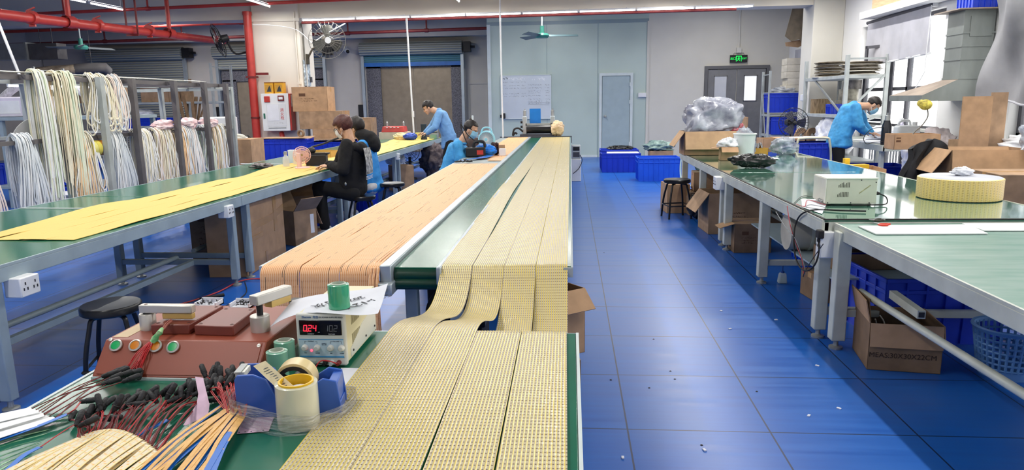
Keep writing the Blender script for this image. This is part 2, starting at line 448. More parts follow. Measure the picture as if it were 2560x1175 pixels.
# right wall with two tall windows
W1a, W1b, W2a, W2b, WT, WB = 11.45, 14.55, 5.9, 9.62, 2.8, .1
mb = MB()
mb.bb((XR, 14.55, 0), (XR+.24, YB, ZC)); mb.bb((XR, W2b, 0), (XR+.24, W1a, ZC)); mb.bb((XR, 5.3, 0), (XR+.24, W2a, ZC)); mb.bb((XR, -1.5, 0), (XR+.24, .3, ZC)); mb.bb((XR, .3, WT), (XR+.24, 5.3, ZC)); mb.bb((XR, .3, 0), (XR+.24, 5.3, WB))
for a, b in ((W1a, W1b), (W2a, W2b)): mb.bb((XR, a, WT), (XR+.24, b, ZC)); mb.bb((XR, a, 0), (XR+.24, b, WB))
S('wall_right', mb, m_wallw)
def window(n, a, b, muls):
    fr = MB(); X0 = XR+.1
    for y in [a+.03]+muls+[b-.03]: fr.bb((X0, y-.035, WB), (X0+.07, y+.035, WT))
    for z in (WB+.03, .98, 1.62, WT-.03): fr.bb((X0, a, z-.03), (X0+.07, b, z+.03))
    o = S('window_%d' % n, fr, m_dark, bevel=.004)
    S('pane', MB().bb((X0+.03, a+.03, WB+.03), (X0+.036, b-.03, WT-.03)), m_glass, o)
    r = MB(); y = a+.1
    while y < b: r.bb((XR+.3, y-.012, WB), (XR+.325, y+.012, .86)); y += .115
    r.bb((XR+.29, a, .86), (XR+.335, b, .91)); S('guard_rail', r, m_dark, o)
    S('sill', MB().bb((XR-.03, a-.03, .93), (XR+.1, b+.03, .97)), mat('sill_stone', (186, 186, 180), .4, var=.05), o)
    return o
w1 = window(1, W1a, W1b, [12.75, 13.45])
w2_ = window(2, W2a, W2b, [7.2, 8.0, 8.95, 9.25]); window(3, .3, 5.3, [1.3, 2.3, 3.3, 4.3])
s_ = MB(); s_.M = Matrix.Translation((XR+.05, 13.2, 0)) @ Matrix.Rotation(RD(24), 4, 'Z')
for a, b in (((0, 0, 1.05), (.03, .05, 2.4)), ((0, .6, 1.05), (.03, .65, 2.4)), ((0, 0, 1.05), (.03, .65, 1.1)), ((0, 0, 2.35), (.03, .65, 2.4))): s_.bb(a, b)
S('open_sash', s_, m_dark, w1)
# columns and beam
S('column_left', MB().bb((-6.96, 15.5, 0), (-5.9, 16.3, ZC)), m_col, bevel=.012)
S('column_right', MB().bb((4.98, 15.5, 0), (XR, 16.2, ZC)), m_wall, bevel=.012)
S('beam_front', MB().bb((XL, 15.56, 3.36), (XR, 16.1, ZC)), m_beam)
S('beam_back', MB().bb((XL, 21.5, 3.46), (-2.2, YL, ZC)), m_walld)
S('trim_column', MB().bb((-6.96, 15.47, 3.3), (-5.88, 15.52, 3.36)), m_col)

# doors of the back wall
def frame(mb, x0, x1, z1, y, w=.07, t=.05):
    mb.bb((x0-w, y-t, 0), (x0, y, z1)); mb.bb((x1, y-t, 0), (x1+w, y, z1)); mb.bb((x0-w, y-t, z1), (x1+w, y, z1+w))
d = S('door_1', MB().bb((.84, YB-.03, .02), (1.56, YB, 2.12)), m_doorb, bevel=.004)
mb = MB(); frame(mb, .83, 1.57, 2.13, YB); S('door_frame', mb, m_trimw, d)
S('door_handle', MB().lathe([(0, 0), (.034, 0), (.034, .012), (.014, .018), (.014, .045), (.03, .055), (.03, .075), (0, .08)], 14, (.92, YB-.03, 1.08), (0, -1, 0)), m_steel, d)
mb = MB()
for z in (.35, 1.45, 1.9): mb.bb((1.55, YB-.06, z-.05), (1.58, YB-.03, z+.05))
S('hinge', mb, m_trimw, d)
d = S('door_2', MB().bb((3.57, YB-.04, 0), (4.29, YB, 2.24)), m_doorg, bevel=.005)
S('door_leaf', MB().bb((4.31, YB-.04, 0), (5.03, YB, 2.24)), m_doorg, d, bevel=.005)
mb = MB(); frame(mb, 3.56, 5.04, 2.25, YB, .08, .07); S('door_frame', mb, mat('dark_door_frame', (98, 98, 100), .5, var=.02), d)
m_pale = mat('pale_door_window', (206, 208, 212), .15, var=.03, vs=2)
def winpane(x0, x1, z0, z1, m):
    S('door_window', MB().bb((x0, YB-.046, z0), (x1, YB-.041, z1)), m, d)
    f = MB()
    for a, b in (((x0-.02, z0-.02), (x0, z1+.02)), ((x1, z0-.02), (x1+.02, z1+.02)), ((x0-.02, z1), (x1+.02, z1+.02)), ((x0-.02, z0-.02), (x1+.02, z0))): f.bb((a[0], YB-.055, a[1]), (b[0], YB-.04, b[1]))
    S('window_bead', f, m_doorg, d)
winpane(3.74, 4.04, 1.44, 2.06, m_pale)
winpane(4.5, 4.8, 1.44, 2.06, mat('lit_door_window', (246, 247, 248), .2, var=0, emit=.55))
S('door_handle', MB().bar((4.23, YB-.09, 1.1), (4.12, YB-.09, 1.1), .025).rod((4.23, YB-.04, 1.1), (4.23, YB-.09, 1.1), .012).rod((4.23, YB-.04, 1.22), (4.23, YB-.07, 1.22), .024), m_black, d)
# goods lifts with roller shutters on the far left wall
def lift(n, x0, x1, zt, shut_z, colour, door=True, lab=None):
    d = S('door_%d' % n, MB().bb((x0+.5, YL-.02, 0), ((x0+x1)/2, YL, zt-.04)), m_lift)
    if door:
        S('lift_leaf', MB().bb(((x0+x1)/2+.012, YL-.02, 0), (x1-.35, YL, zt-.04)), m_lift, d)
        g = MB(); g.bb((x0+.05, YL-.08, 0), (x0+.5, YL, zt)); g.bb((x1-.35, YL-.08, 0), (x1-.05, YL, zt)); g.bb((x0+.05, YL-.08, zt-.04), (x1-.05, YL, zt+.3)); S('granite_surround', g, m_gran, d)
    S('shutter', MB().bb((x0, YL-.2, shut_z), (x1, YL-.16, 3.1)), colour, d)
    S('shutter_box', MB().lathe([(0, 0), (.2, 0), (.2, x1-x0+.1), (0, x1-x0+.1)], 18, (x0-.05, YL-.26, 3.14), (1, 0, 0)), m_shr, d)
    r = MB()
    for x in (x0-.06, x1-.02): r.bb((x, YL-.24, 0), (x+.09, YL-.14, 3.0))
    S('shutter_rail', r, m_alu, d)
    S('shutter_motor', MB().bb((x1+.05, YL-.36, 3.0), (x1+.3, YL-.1, 3.3)).rod((x1+.1, YL-.2, 3.15), (x1+.42, YL-.2, 3.15), .04), m_black, d)
    return d
d3 = lift(3, -6.35, -3.3, 2.62, 2.66, m_shrb)
S('shutter_edge', MB().bb((-6.35, YL-.21, 2.62), (-3.3, YL-.15, 2.74)), m_shutbb, d3)
lift(4, -11.0, -7.6, 2.3, 2.62, m_shr)
d5 = lift(5, -15.1, -12.1, 2.3, 0, m_shr, door=False)
mb = MB(); mb.bb((-6.62, YL-.06, 1.05), (-6.42, YL, 1.48)); lb = S('call_panel', mb, m_black, d3)
S('call_panel', MB().bb((-11.25, YL-.06, 1.05), (-11.05, YL, 1.48)), m_black)['kind'] = 'structure'
mb = MB(); mb.bb((-3.15, YL-.02, 2.05), (-2.2, YL, 2.12)); mb.bb((-3.16, YL-.015, 0), (-3.1, YL, 2.05)); S('trim_lift', mb, m_walld)

# ---------------------------------------------------------------- light
def area(name, loc, size, size_y, power, rot=(0, 0, 0), col=(1, .975, .93)):
    l = bpy.data.lights.new(name, 'AREA'); l.shape = 'RECTANGLE'; l.size = size; l.size_y = size_y; l.energy = power; l.color = col
    o = bpy.data.objects.new(name, l); COL.objects.link(o); o.location = loc; o.rotation_euler = rot
    return o
wd = bpy.data.worlds.new('World'); SC.world = wd; wd.use_nodes = True
wd.node_tree.nodes['Background'].inputs[0].default_value = (1, .99, .96, 1)
wd.node_tree.nodes['Background'].inputs[1].default_value = WORLD
for i, (x, p, y0, y1) in enumerate(((-9.55, 150, 4, 14.9), (-6.35, 270, 1.5, 15.0), (-4.3, 120, 1.5, 15), (-2.3, 260, -1, 15.0), (2.05, 280, -1, 15.0), (4.5, 230, 4, 15.0), (-.6, 60, 16.3, 17.6), (3.6, 55, 16.3, 17.6), (-5, 150, 16.6, 19.8), (-10.5, 240, 16.6, 19.8))):  # the row over the left tables and those behind the beam are added fill
    area('tube_and_fill_light', (x, (y0+y1)/2, 3.52 if y0 < 16 else 3.85), .06, y1-y0, p*KL)
for x, p, y0, y1 in ((-9.55, 45, 4, 14.9), (-6.35, 60, 1.5, 15.0), (-2.3, 60, -1, 15.0), (2.05, 60, -1, 15.0), (4.5, 50, 4, 15.0)):
    area('tube_row_uplight', (x, (y0+y1)/2, 3.6), .06, y1-y0, p*KL, (pi, 0, 0))
area('beam_row_light', (-1.05, 15.26, 3.22), 9.4, .05, 170*KL, (RD(-25), 0, 0))
SC.view_settings.view_transform = 'Standard'; SC.view_settings.look = 'None'; SC.view_settings.gamma = 1; SC.view_settings.exposure = EXPO
SC.view_settings.use_curve_mapping = False
try:
    SC.cycles.use_denoising = True; SC.cycles.max_bounces = 8; SC.cycles.diffuse_bounces = 5; SC.cycles.glossy_bounces = 3; SC.cycles.transmission_bounces = 5; SC.cycles.transparent_max_bounces = 8
    SC.cycles.caustics_reflective = False; SC.cycles.caustics_refractive = False; SC.cycles.sample_clamp_indirect = 6; SC.cycles.use_light_tree = True
except Exception: pass

# tube lamps
def tube_lamp(p, q, label, group, w=.035, hang=lambda p: (0, 0, ZC-p.z)):
    t = T('tube_lamp', label, 'lamp', tuple((V(p)+V(q))/2), 0, group)
    a = V(p)-t.location; b = V(q)-t.location
    P('housing', MB().bar(a+V((0, 0, .03)), b+V((0, 0, .03)), .05, .03), m_white, t)
    d = (b-a).normalized()*.02
    P('tube', MB().rod(a+d, b-d, .014, 10), m_emit, t)
    if hang is not None:
        for s in (.15, .85): P('hanger', MB().rod(a.lerp(b, s)+V((0, 0, .03)), a.lerp(b, s)+V(hang(V(p)+(V(q)-V(p))*s)), .006, 6), m_white, t)
    e = MB(); e.bar(a-V((0, 0, 0)), a+d, .034); e.bar(b-d, b, .034); P('end_cap', e, m_white, t)
    return t
n = 8; x0, x1 = -5.75, 3.72
for i in range(n):
    a, b = x0+(x1-x0)*i/n+.008, x0+(x1-x0)*(i+1)/n-.008
    tube_lamp((a, 15.3, 3.285+.006*i), (b, 15.3, 3.285+.006*(i+1)), 'bright tube lamp in the long row along the front beam', 'tube lamps along the beam', hang=lambda p: (0, .27, .09))
for x in (-9.55, -6.35, -2.3, 1.35):
    for k in range(3):
        tube_lamp((x, 15.1-1.3*k, 3.56), (x, 15.1-1.3*k-1.2, 3.56), {-9.55: 'tube lamp of the row leading towards the black wall fan', -6.35: 'tube lamp of the row that ends above the cream column', -2.3: 'tube lamp of the row above the orange sheets', 1.35: 'tube lamp of the row above the aisle'}[x], 'tube lamps in a row at x %.0f' % x if 0 else {-9.55: 'tube lamps at the far row', -6.35: 'tube lamps by the column', -2.3: 'tube lamps over the orange table', 1.35: 'tube lamps over the aisle'}[x])
for k, (x, y) in enumerate(((-8.2, 17.6), (-9.9, 17.6))): pass
# ---------------------------------------------------------------- overhead pipes
def pipe(label, pts, r, m=m_red, drops=(), dz=ZC, flanges=(), n=10):
    t = T('sprinkler_pipe', label, 'pipe', pts[0])
    o = V(pts[0]); mb = MB().tube([V(p)-o for p in pts], r, n)
    P('pipe_run', mb, m, t)
    if drops:
        for d in drops:
            d = V(d); mb = MB().rod(d-o, V((d.x, d.y, d[2]+(dz-d.z if dz else 0)))-o, r*.55, 8)
            mb.lathe([(r*1.3, -r*1.2), (r*1.3, r*1.2)], 10, d-o, V(pts[-1])-V(pts[0]))
            P('hanger', mb, m, t)
    for f in flanges:
        f = V(f); ax = (V(pts[-1])-V(pts[0]))
        mb = MB().lathe([(0, -.04), (r*1.35, -.04), (r*1.35, .04), (0, .04)], 14, f-o, ax); 
        mb.bar(f-o+V((-.05, 0, -r*1.5)), f-o+V((.05, 0, -r*1.5)), .03); mb.bar(f-o+V((-.07, 0, r*1.3)), f-o+V((.07, 0, r*1.9)), .02)
        P('coupling', mb, m, t)
    return t
pipe('long thin red pipe running across just below the beam top', [(-13.5, 15.0, 3.5), (-6.6, 15.0, 3.61), (2.5, 15.0, 3.78)], .036, drops=[(-10.9, 15, 3.54), (-9.0, 15, 3.57), (-3.4, 15, 3.67)])
pipe('red pipe hugging the underside of the lit tube row', [(-5.8, 15.42, 3.25), (3.4, 15.42, 3.3)], .03, m_redd)
pipe('red pipe crossing behind the beam on the left', [(-17, 18, 3.48), (-6.4, 18, 3.6)], .04, drops=[(-13.1, 18, 3.53), (-10.6, 18, 3.56), (-8.35, 18, 3.58)])
pipe('lowest dark red pipe crossing along the far lift wall', [(-17, 20.6, 3.42), (-10, 20.6, 3.48), (-2.25, 20.6, 3.56)], .045, m_redd, drops=[(-13.8, 20.6, 3.45), (-11.4, 20.6, 3.47), (-6.4, 20.6, 3.51), (-4.1, 20.6, 3.54)])
pipe('thick red main pipe running away from the viewer under the ceiling', [(-8.25, 8.2, 2.8), (-8.25, 10, 2.86), (-8.16, 16.55, 3.0)], .078, drops=[(-8.17, 14.3, 2.98), (-8.22, 11.4, 2.9)], flanges=[(-8.24, 10.6, 2.88), (-8.21, 12.1, 2.925), (-8.18, 13.6, 2.97)], n=16)
t = T('hanger_bracket', 'dull red strap hanger holding the thick red main pipe', 'bracket', (-8.18, 13.05, 2.95))
P('strap', MB().bb((-.12, -.01, -.1), (-.09, .01, 1.0)).bb((.09, -.01, -.1), (.12, .01, 1.0)).bb((-.12, -.012, -.13), (.12, .012, -.09)), m_redd, t)
# fire riser on the left column
t = T('fire_riser', 'thick upright red fire pipe along the left column', 'pipe', (-6.98, 15.35, 0))
r_ = MB().tube([(0, 0, 0), (0, 0, 3.43)], .088, 18).lathe([(0, 3.43), (.1, 3.43), (.1, 3.5), (0, 3.52)], 18); P('riser', r_, m_red, t)
mb = MB().tube(spline([(0, 0, .9), (0, 0, .72), (.1, -.02, .6), (.34, -.03, .62), (.52, -.03, .66), (.58, .0, .78), (.55, .05, .9)], 5), .055, 12).tube([(-.35, -.05, .62), (.2, -.05, .62)], .07, 12); P('elbow', mb, m_red, t)
mb = MB().rod((.3, -.03, .62), (.3, -.1, .5), .04).rod((.24, -.1, .5), (.36, -.1, .5), .03).rod((.3, -.1, .42), (.3, -.1, .66), .03).rod((.05, -.08, .66), (.05, -.08, .78), .018).lathe([(.05, 0), (.05, .015), (0, .02)], 12, (.05, -.08, .78)); P('valve', mb, m_red, t)
P('clamp', MB().bb((-.1, -.1, 2.1), (.1, .1, 2.14)).bb((.05, .0, 2.16), (.36, .05, 2.21)), m_redd, t)
P('clamp', MB().lathe([(.1, 0), (.1, .04), (.088, .04)], 16, (0, 0, 1.22)), m_redd, t)
# hose cabinet
t = T('fire_hose_cabinet', 'white fire hose cabinet with red sides and a taped notice', 'cabinet', (-6.44, 15.355, .95))
P('case', MB().bb((-.32, -.1, 0), (.325, .14, .8)), m_red, t, bevel=.006)
dr = P('cabinet_door', MB().bb((-.325, -.125, -.005), (.29, -.1, .805)), m_white, t, bevel=.006)
P('door_panel', MB().bb((-.22, -.129, .1), (.22, -.125, .58)), mat('cabinet_panel', (214, 216, 220), .5, var=0), dr)
P('latch', MB().bb((-.29, -.14, .27), (-.255, -.125, .38)), mat('green_latch', (50, 110, 90), .4, var=0), dr)
P('alarm_bell', MB().bb((-.25, -.15, .62), (-.12, -.125, .75)), m_red, dr, bevel=.01)
b_ = P('call_point', MB().bb((.06, -.15, .64), (.2, -.125, .76)), m_redd, dr, bevel=.008); P('call_glass', MB().bb((.085, -.155, .675), (.175, -.15, .73)), m_white, b_)
P('notice', MB().bb((-.2, -.133, .22), (.06, -.1295, .57)), m_paper, dr)
P('side_label', MB().bb((.326, -.06, .52), (.33, .06, .78)), m_white, t)
m_redtxt = mat('red_lettering', (200, 40, 40), .5, var=0)
txt('lettering', '消\n火\n栓', .085, m_redtxt, dr, (.13, -.131, .36)); mb = MB()
for k in range(4): squig(mb, -.06+.055*k, -.035+.055*k, .165, .03, -.1305, w=.004, seed=90+k)
P('small_print', mb, m_ink, dr)
mb = MB().bb((-.2, -.131, .055), (.2, -.128, .066)); P('rule', mb, m_inkg, dr)
m_ybox = mat('yellow_carton', (226, 168, 40), .5, var=.05)
for k, x in enumerate((-.23, -.005)):
    q = T('small_carton', 'yellow printed carton on the fire cabinet, ' + ('nearer the red riser' if k == 0 else 'nearer the conduit'), 'box', (-6.44+x+.09, 15.34, 1.755), 0, 'yellow cartons on the fire cabinet')
    P('carton_body', MB().bb((-.1, -.08, 0), (.095, .08, .24)), m_ybox, q, bevel=.003)
    P('picture', MB().bb((-.08, -.083, .03), (.075, -.08, .19)), mat('carton_picture', (196, 146, 60), .5, var=.05), q); P('picture_figure', MB().poly([(-.05, -.0835, .04), (.05, -.0835, .04), (.045, -.0835, .1), (.02, -.0835, .17), (-.005, -.0835, .14), (-.03, -.0835, .09)], .001, (0, -1, 0)), mat('dark_picture', (58, 62, 66), .5, var=.1), q)
    P('carton_lid', MB().bb((-.102, -.082, .225), (.097, .082, .245)), mat('dark_yellow_lid', (150, 96, 30), .5, var=.05), q)
t = T('alarm_button', 'small dark red alarm button on the conduit beside the fire cabinet', 'alarm', (-5.99, 15.47, 1.63)); P('case', MB().bb((-.08, -.04, -.07), (.06, .03, .07)), m_redd, t, bevel=.01); P('glass_plate', MB().bb((-.05, -.045, -.03), (.03, -.04, .03)), m_white, t)
t = T('conduit', 'thin cream conduit running down the corner of the left column', 'pipe', (-5.97, 15.48, .5)); P('conduit_pipe', MB().rod((0, 0, -.5), (-.02, 0, 3.0), .013), m_col, t)
for z in (.55, 1.45): P('clip', MB().bb((-.03, -.02, z), (.03, .02, z+.04)), m_col, t)
t = T('conduit', 'grey cable duct on the aisle face of the left column', 'pipe', (-5.885, 15.7, .3)); P('duct', MB().bb((-.01, -.03, -.3), (.02, .03, 2.7)), m_wall, t)
t = T('notice_board', 'pale printed notice and switch on the aisle face of the left column', 'notice', (-5.89, 15.75, 2.2)); P('sheet', MB().bb((0, -.18, -.28), (.02, .18, .28)), mat('notice_sheet', (190, 204, 214), .5, var=.25, vs=18), t); P('switch_box', MB().bb((0, .1, -.2), (.05, .2, -.08)), m_dark, t)

# fans
def cage(mb, r, d, n=26, rings=(.35, .7, 1.0), w=.004):
    for k in range(n):
        a = 2*pi*k/n; c, s = cos(a), sin(a)
        for sg in (-1, 1):
            mb.tube([(c*r*.16, s*r*.16, sg*d*.5), (c*r*.6, s*r*.6, sg*d*.46), (c*r*.93, s*r*.93, sg*d*.2), (c*r, s*r, 0)], w*.6, 4)
    for q in rings:
        z = d*.5*sqrt(max(0, 1-q**3))
        for sg in ((-1, 1) if q < 1 else (1,)):
            mb.tube([(cos(2*pi*k/28)*r*q, sin(2*pi*k/28)*r*q, sg*z) for k in range(28)], w*(1.6 if q == 1 else .8), 5, closed=True)
    return mb
def blades(mb, r, n=3, tw=.5, w=.55):
    for k in range(n):
        a0 = 2*pi*k/n
        mb.grid(lambda u, v: (lambda rr, a: V((rr*cos(a), rr*sin(a), (u-.5)*tw*rr*.5)))(r*(.15+.8*v), a0+(u-.5)*2*w*(1-.25*v)), 5, 5)
    return mb
def wall_fan(name, label, loc, axis, r, m, mc, arm, blade_m):
    t = T(name, label, 'fan', loc)
    Rm = V((0, 0, 1)).rotation_difference(V(axis)).to_matrix().to_4x4()
    a = MB(); a.M = Rm; cage(a, r, r*.42); P('guard', a, mc, t)
    a = MB(); a.M = Rm; blades(a, r*.86); P('blade', a, blade_m, t, solid=.004)
    a = MB(); a.M = Rm; a.lathe([(0, r*.24), (r*.17, r*.24), (r*.17, r*.2)], 18); P('badge', a, m_white if m != m_black else m_steel, t)
    a = MB(); a.M = Rm; a.lathe([(0, -r*.62), (r*.2, -r*.6), (r*.24, -r*.25), (r*.12, -r*.1), (0, .02)], 18); P('motor', a, m, t)
    P('arm', MB().tube(spline([V(p)-V(loc) for p in arm], 6), .022, 8), m, t)
    e = V(arm[-1])-V(loc); P('mount', MB().box(e, (.05, .12, .22)), m, t)
    return t
m_fgrey = mat('grey_fan_wire', (120, 118, 112), .4, .4, var=.05); m_fbl = mat('grey_fan_blade', (78, 78, 74), .4, .2, var=.05)
wall_fan('wall_fan', 'large grey wall fan on the aisle face of the cream column', (-5.2, 15.25, 2.86), (.45, -.85, -.12), .39, mat('bronze_fan_arm', (84, 78, 66), .4, .3, var=.03), m_fgrey, [(-5.28, 15.4, 2.86), (-5.5, 15.62, 2.76), (-5.7, 15.72, 2.72), (-5.85, 15.75, 2.5)], m_fbl)
wall_fan('wall_fan', 'black wall fan seen edge-on beside the red riser', (-7.5, 15.0, 2.88), (-.93, -.3, -.32), .36, m_black, m_blackm, [(-7.35, 15.1, 2.85), (-7.28, 15.3, 2.62), (-7.02, 15.6, 2.72)], m_blackm)
def ceiling_fan(label, x, y, z, r, rz, mm, bm_):
    t = T('ceiling_fan', label, 'fan', (x, y, z))
    P('rod', MB().rod((0, 0, .08), (0, 0, ZC-z-.1), .018), m_trimw, t)
    P('canopy', MB().lathe([(0, ZC-z), (.09, ZC-z), (.09, ZC-z-.16), (.05, ZC-z-.2), (0, ZC-z-.2)], 16), mm, t)
    P('canopy', MB().lathe([(0, .22), (.05, .22), (.055, .04), (0, .04)], 14), mm, t)
    P('motor', MB().lathe([(0, -.06), (.14, -.05), (.17, 0), (.14, .05), (0, .07)], 22), mm, t)
    for k in range(3):
        a = rz+2*pi*k/3; d = V((cos(a), sin(a), 0)); n = V((-sin(a), cos(a), 0))
        b = MB().grid(lambda u, v: d*(.16+(r-.16)*v)+n*(u-.5)*(.1+.07*v)+V((0, 0, (u-.5)*.05)), 2, 6); P('blade', b, bm_, t, solid=.008)
    return t
m_teal = mat('teal_enamel', (70, 146, 132), .4, var=.04); m_bld = mat('fan_blade_grey', (92, 116, 122), .4, .2, var=.03)
ceiling_fan('teal ceiling fan in front of the pale steel partition', -.66, 17.0, 3.0, .84, RD(6), m_teal, m_bld)
ceiling_fan('pale teal ceiling fan over the far left corner', -12.45, 17.6, 3.03, .85, RD(186), m_teal, mat('pale_fan_blade', (158, 166, 168), .3, .3, var=.03))

# white drop rods and whips
def drop(label, p, q, r=.016, low=None):
    t = T('drop_rod', label, 'rod', p)
    P('rod_tube', MB().rod((0, 0, 0), V(q)-V(p), r), m_white, t)
    P('joint', MB().rod(V(low)-V(p), V(low)-V(p)+V((0, 0, .12)), r*1.5), m_white, t) if low else None
    return t
drop('thin white rod standing on the orange sheets before the whiteboard', (-1.42, 14.93, .76), (-1.44, 14.95, 3.9))
drop('thin white rod beside the standing man at the lift door', (-3.25, 14.6, .76), (-3.33, 14.7, 3.2), .018, (-3.26, 14.62, 1.22))
drop('slanting white rod in front of the grey duct on the far left', (-9.4, 11.9, 1.3), (-10.3, 12.1, ZC), .025)
t = T('cable', 'white cables looping from the tube row to the column fan', 'cable', (-5.7, 15.35, 3.2))
mb = MB().tube(spline([(-1.15, -.05, .02), (-.7, -.05, .0), (-.2, -.04, -.1), (.1, -.05, -.35), (.35, -.1, -.55)], 6), .008, 6).tube(spline([(.3, -.05, .05), (.45, -.06, -.2), (.62, -.08, -.3)], 5), .01, 6).tube(spline([(.9, -.05, .0), (.5, -.08, -.2), (.25, -.1, -.35)], 5), .012, 6); P('cable_run', mb, m_white, t)
t = T('cable', 'dark cable hanging down the aisle face of the cream column', 'cable', (-5.88, 15.62, 2.7)); P('cable_run', MB().tube(spline([(0, -.1, .45), (.01, -.06, .55), (.02, 0, .2), (.0, .02, -.6), (.0, .02, -1.9)], 5), .012, 6), m_fgrey, t)
# ducts of the far left corner
t = T('air_duct', 'square grey ventilation duct high in the far left corner', 'duct', AY(67, 148, 17.5))
m_dduct = mat('dark_duct', (96, 94, 96), .55, .2, var=.06)
P('duct_section', MB().bb((-2.2, 0, 0), (.02, .4, .4)), m_steel, t); P('duct_section', MB().bb((.02, .04, .0), (.82, .4, .39)), m_dduct, t); P('flange', MB().bb((-.02, -.03, -.02), (.04, .43, .42)), m_steel, t)
for x in (-1.2, .6): P('hanger', MB().rod((x, .2, .39), (x, .2, ZC-t.location.z), .012), m_dduct, t)
h0 = AY(72, 184, 17.6); t = T('exhaust_hose', 'fat beige exhaust hose lying along the far left wall', 'hose', h0)
P('hose_body', MB().tube([AY(66, 190, 17.4)-h0, h0-h0, AY(120, 178, 17.8)-h0, AY(190, 173, 18.1)-h0], .13, 18), mat('beige_hose', (172, 156, 136), .7, var=.1, vs=12, bump=.4, bs=20), t)
P('hose_body', MB().tube([AY(188, 173, 18.1)-h0, AY(240, 170, 18.3)-h0, AY(262, 170, 18.4)-h0, AY(268, 178, 18.5)-h0], .14, 18), m_dduct, t)
for p in (AY(110, 179, 17.8), AY(230, 171, 18.3)): P('hanger', MB().rod(p-h0, V((p.x, p.y, ZC))-h0, .008, 6), m_dduct, t)
h0 = AY(100, 192, 16); t = T('exhaust_hose', 'lower pale exhaust hose sloping behind the strip rack', 'hose', h0)
P('hose_body', MB().tube([AY(-60, 186, 15.6)-h0, AY(20, 187, 15.8)-h0, h0-h0, AY(230, 206, 16.2)-h0], .1, 16), mat('pale_hose', (188, 176, 160), .7, var=.08, vs=12, bump=.4, bs=20), t)
# wall fittings
t = T('camera_dome', 'small white security camera on the left lift wall', 'camera', (-6.9, YL-.12, 3.15)); P('arm', MB().rod((0, .125, .1), (0, 0, .05), .03), m_white, t); P('body', MB().tube([(-.02, 0, .02), (.12, -.2, -.06)], .07, 14), m_white, t); P('lens', MB().ell((.13, -.22, -.07), .055), m_black, t)
t = T('exit_sign', 'green lit exit sign above the grey double door', 'sign', (4.32, YB-.06, 2.5))
P('case', MB().bb((-.22, -.02, -.095), (.22, .02, .095)), m_black, t, bevel=.005)
m_exit = mat('lit_green', (20, 232, 90), .4, var=0, emit=1.1)
mb = MB()
for a, b in (((-.07, -.07), (-.055, .07)), ((.055, -.07), (.07, .07)), ((-.07, .055), (.07, .07))): mb.bb((a[0], -.026, a[1]), (b[0], -.021, b[1]))
mb.ell((.005, -.024, .038), (.014, .003, .014)); mb.bar((0, -.024, .022), (-.012, -.024, -.015), .018, .004, (0, 1, 0)); mb.bar((-.012, -.024, -.015), (-.035, -.024, -.05), .012, .004, (0, 1, 0)); mb.bar((-.01, -.024, -.015), (.02, -.024, -.03), .012, .004, (0, 1, 0)); mb.bar((.02, -.024, -.03), (.014, -.024, -.058), .012, .004, (0, 1, 0)); mb.bar((0, -.024, .018), (.03, -.024, 0), .009, .004, (0, 1, 0)); mb.bar((0, -.024, .018), (-.03, -.024, .008), .009, .004, (0, 1, 0))
P('running_figure', mb, m_exit, t); txt('lettering', '出口', .075, m_exit, t, (-.14, -.022, 0)); txt('lettering', 'EXIT', .06, m_exit, t, (.142, -.022, 0))
P('bracket', MB().tube(spline([(-.16, 0, .09), (-.12, 0, .16), (0, 0, .16), (.12, 0, .16), (.16, 0, .09)], 4), .01, 6).bb((-.06, -.03, .15), (.06, .05, .28)), m_wall, t)
t = T('conduit', 'grey conduit rising from the exit sign to the ceiling beam', 'pipe', (4.32, YB-.05, 2.78)); P('conduit_pipe', MB().tube(spline([(0, 0, 0), (0, 0, .5), (0, 0, .92), (.08, 0, 1.0), (.6, -.3, 1.0), (1.1, -1.0, 1.05)], 5), .022, 8), m_wall, t)
t = T('junction_box', 'small pale box on the trunking right of the pale door', 'box', (1.9, YB-.0, 1.62)); P('case', MB().bb((-.12, -.06, -.06), (.09, 0, .06)), m_white, t, bevel=.006); P('cover', MB().bb((-.1, -.066, -.045), (.07, -.06, .045)), m_white, t)
# whiteboard
t = T('whiteboard', 'glossy whiteboard of handwritten tables on the pale partition', 'whiteboard', (-1.18, YB-.03, 1.05))
P('board', MB().bb((-.67, -.012, 0), (.665, .012, 1.13)), mat('whiteboard_face', (206, 214, 220), .15, var=.02, vs=2), t)
mb = MB()
for a, b in (((-.68, 0), (-.665, 1.14)), ((.66, 0), (.675, 1.14)), ((-.68, -.012), (.675, .003)), ((-.68, 1.125), (.675, 1.14))): mb.bb((a[0], -.02, a[1]), (b[0], .014, b[1]))
P('board_frame', mb, m_trimw, t)
mb = MB(); ws = mat('white_marker_lettering', (246, 248, 250), .6, var=0)
squig(mb, -.45, -.02, 1.04, .075, -.013, w=.012, seed=3); squig(mb, .15, .5, 1.03, .09, -.013, w=.012, seed=4); P('heading', mb, ws, t)
mb = MB(); squig(mb, -.64, -.5, 1.06, .06, -.013, w=.016, seed=9)
for k, z in enumerate((.96, .87, .8, .655, .595)):
    if k > 0 or 1: squig(mb, -.62, -.52, z, .03, -.013, w=.0045, seed=20+k); squig(mb, -.44, -.2, z, .028, -.013, w=.0045, seed=30+k); squig(mb, -.12, 0, z, .03, -.013, w=.0045, seed=40+k)
for k, z in enumerate((.88, .8, .72, .67, .6, .51, .45, .4)):
    if z < .5: mb.bar((.05, -.013, z-.03), (.62, -.013, z-.05), .005, .001, (0, 1, 0))
    squig(mb, .06, .4, z, .028, -.013, w=.0045, seed=50+k); squig(mb, .52, .62, z, .032, -.013, w=.0045, seed=60+k)
P('handwriting', mb, m_inkg, t)
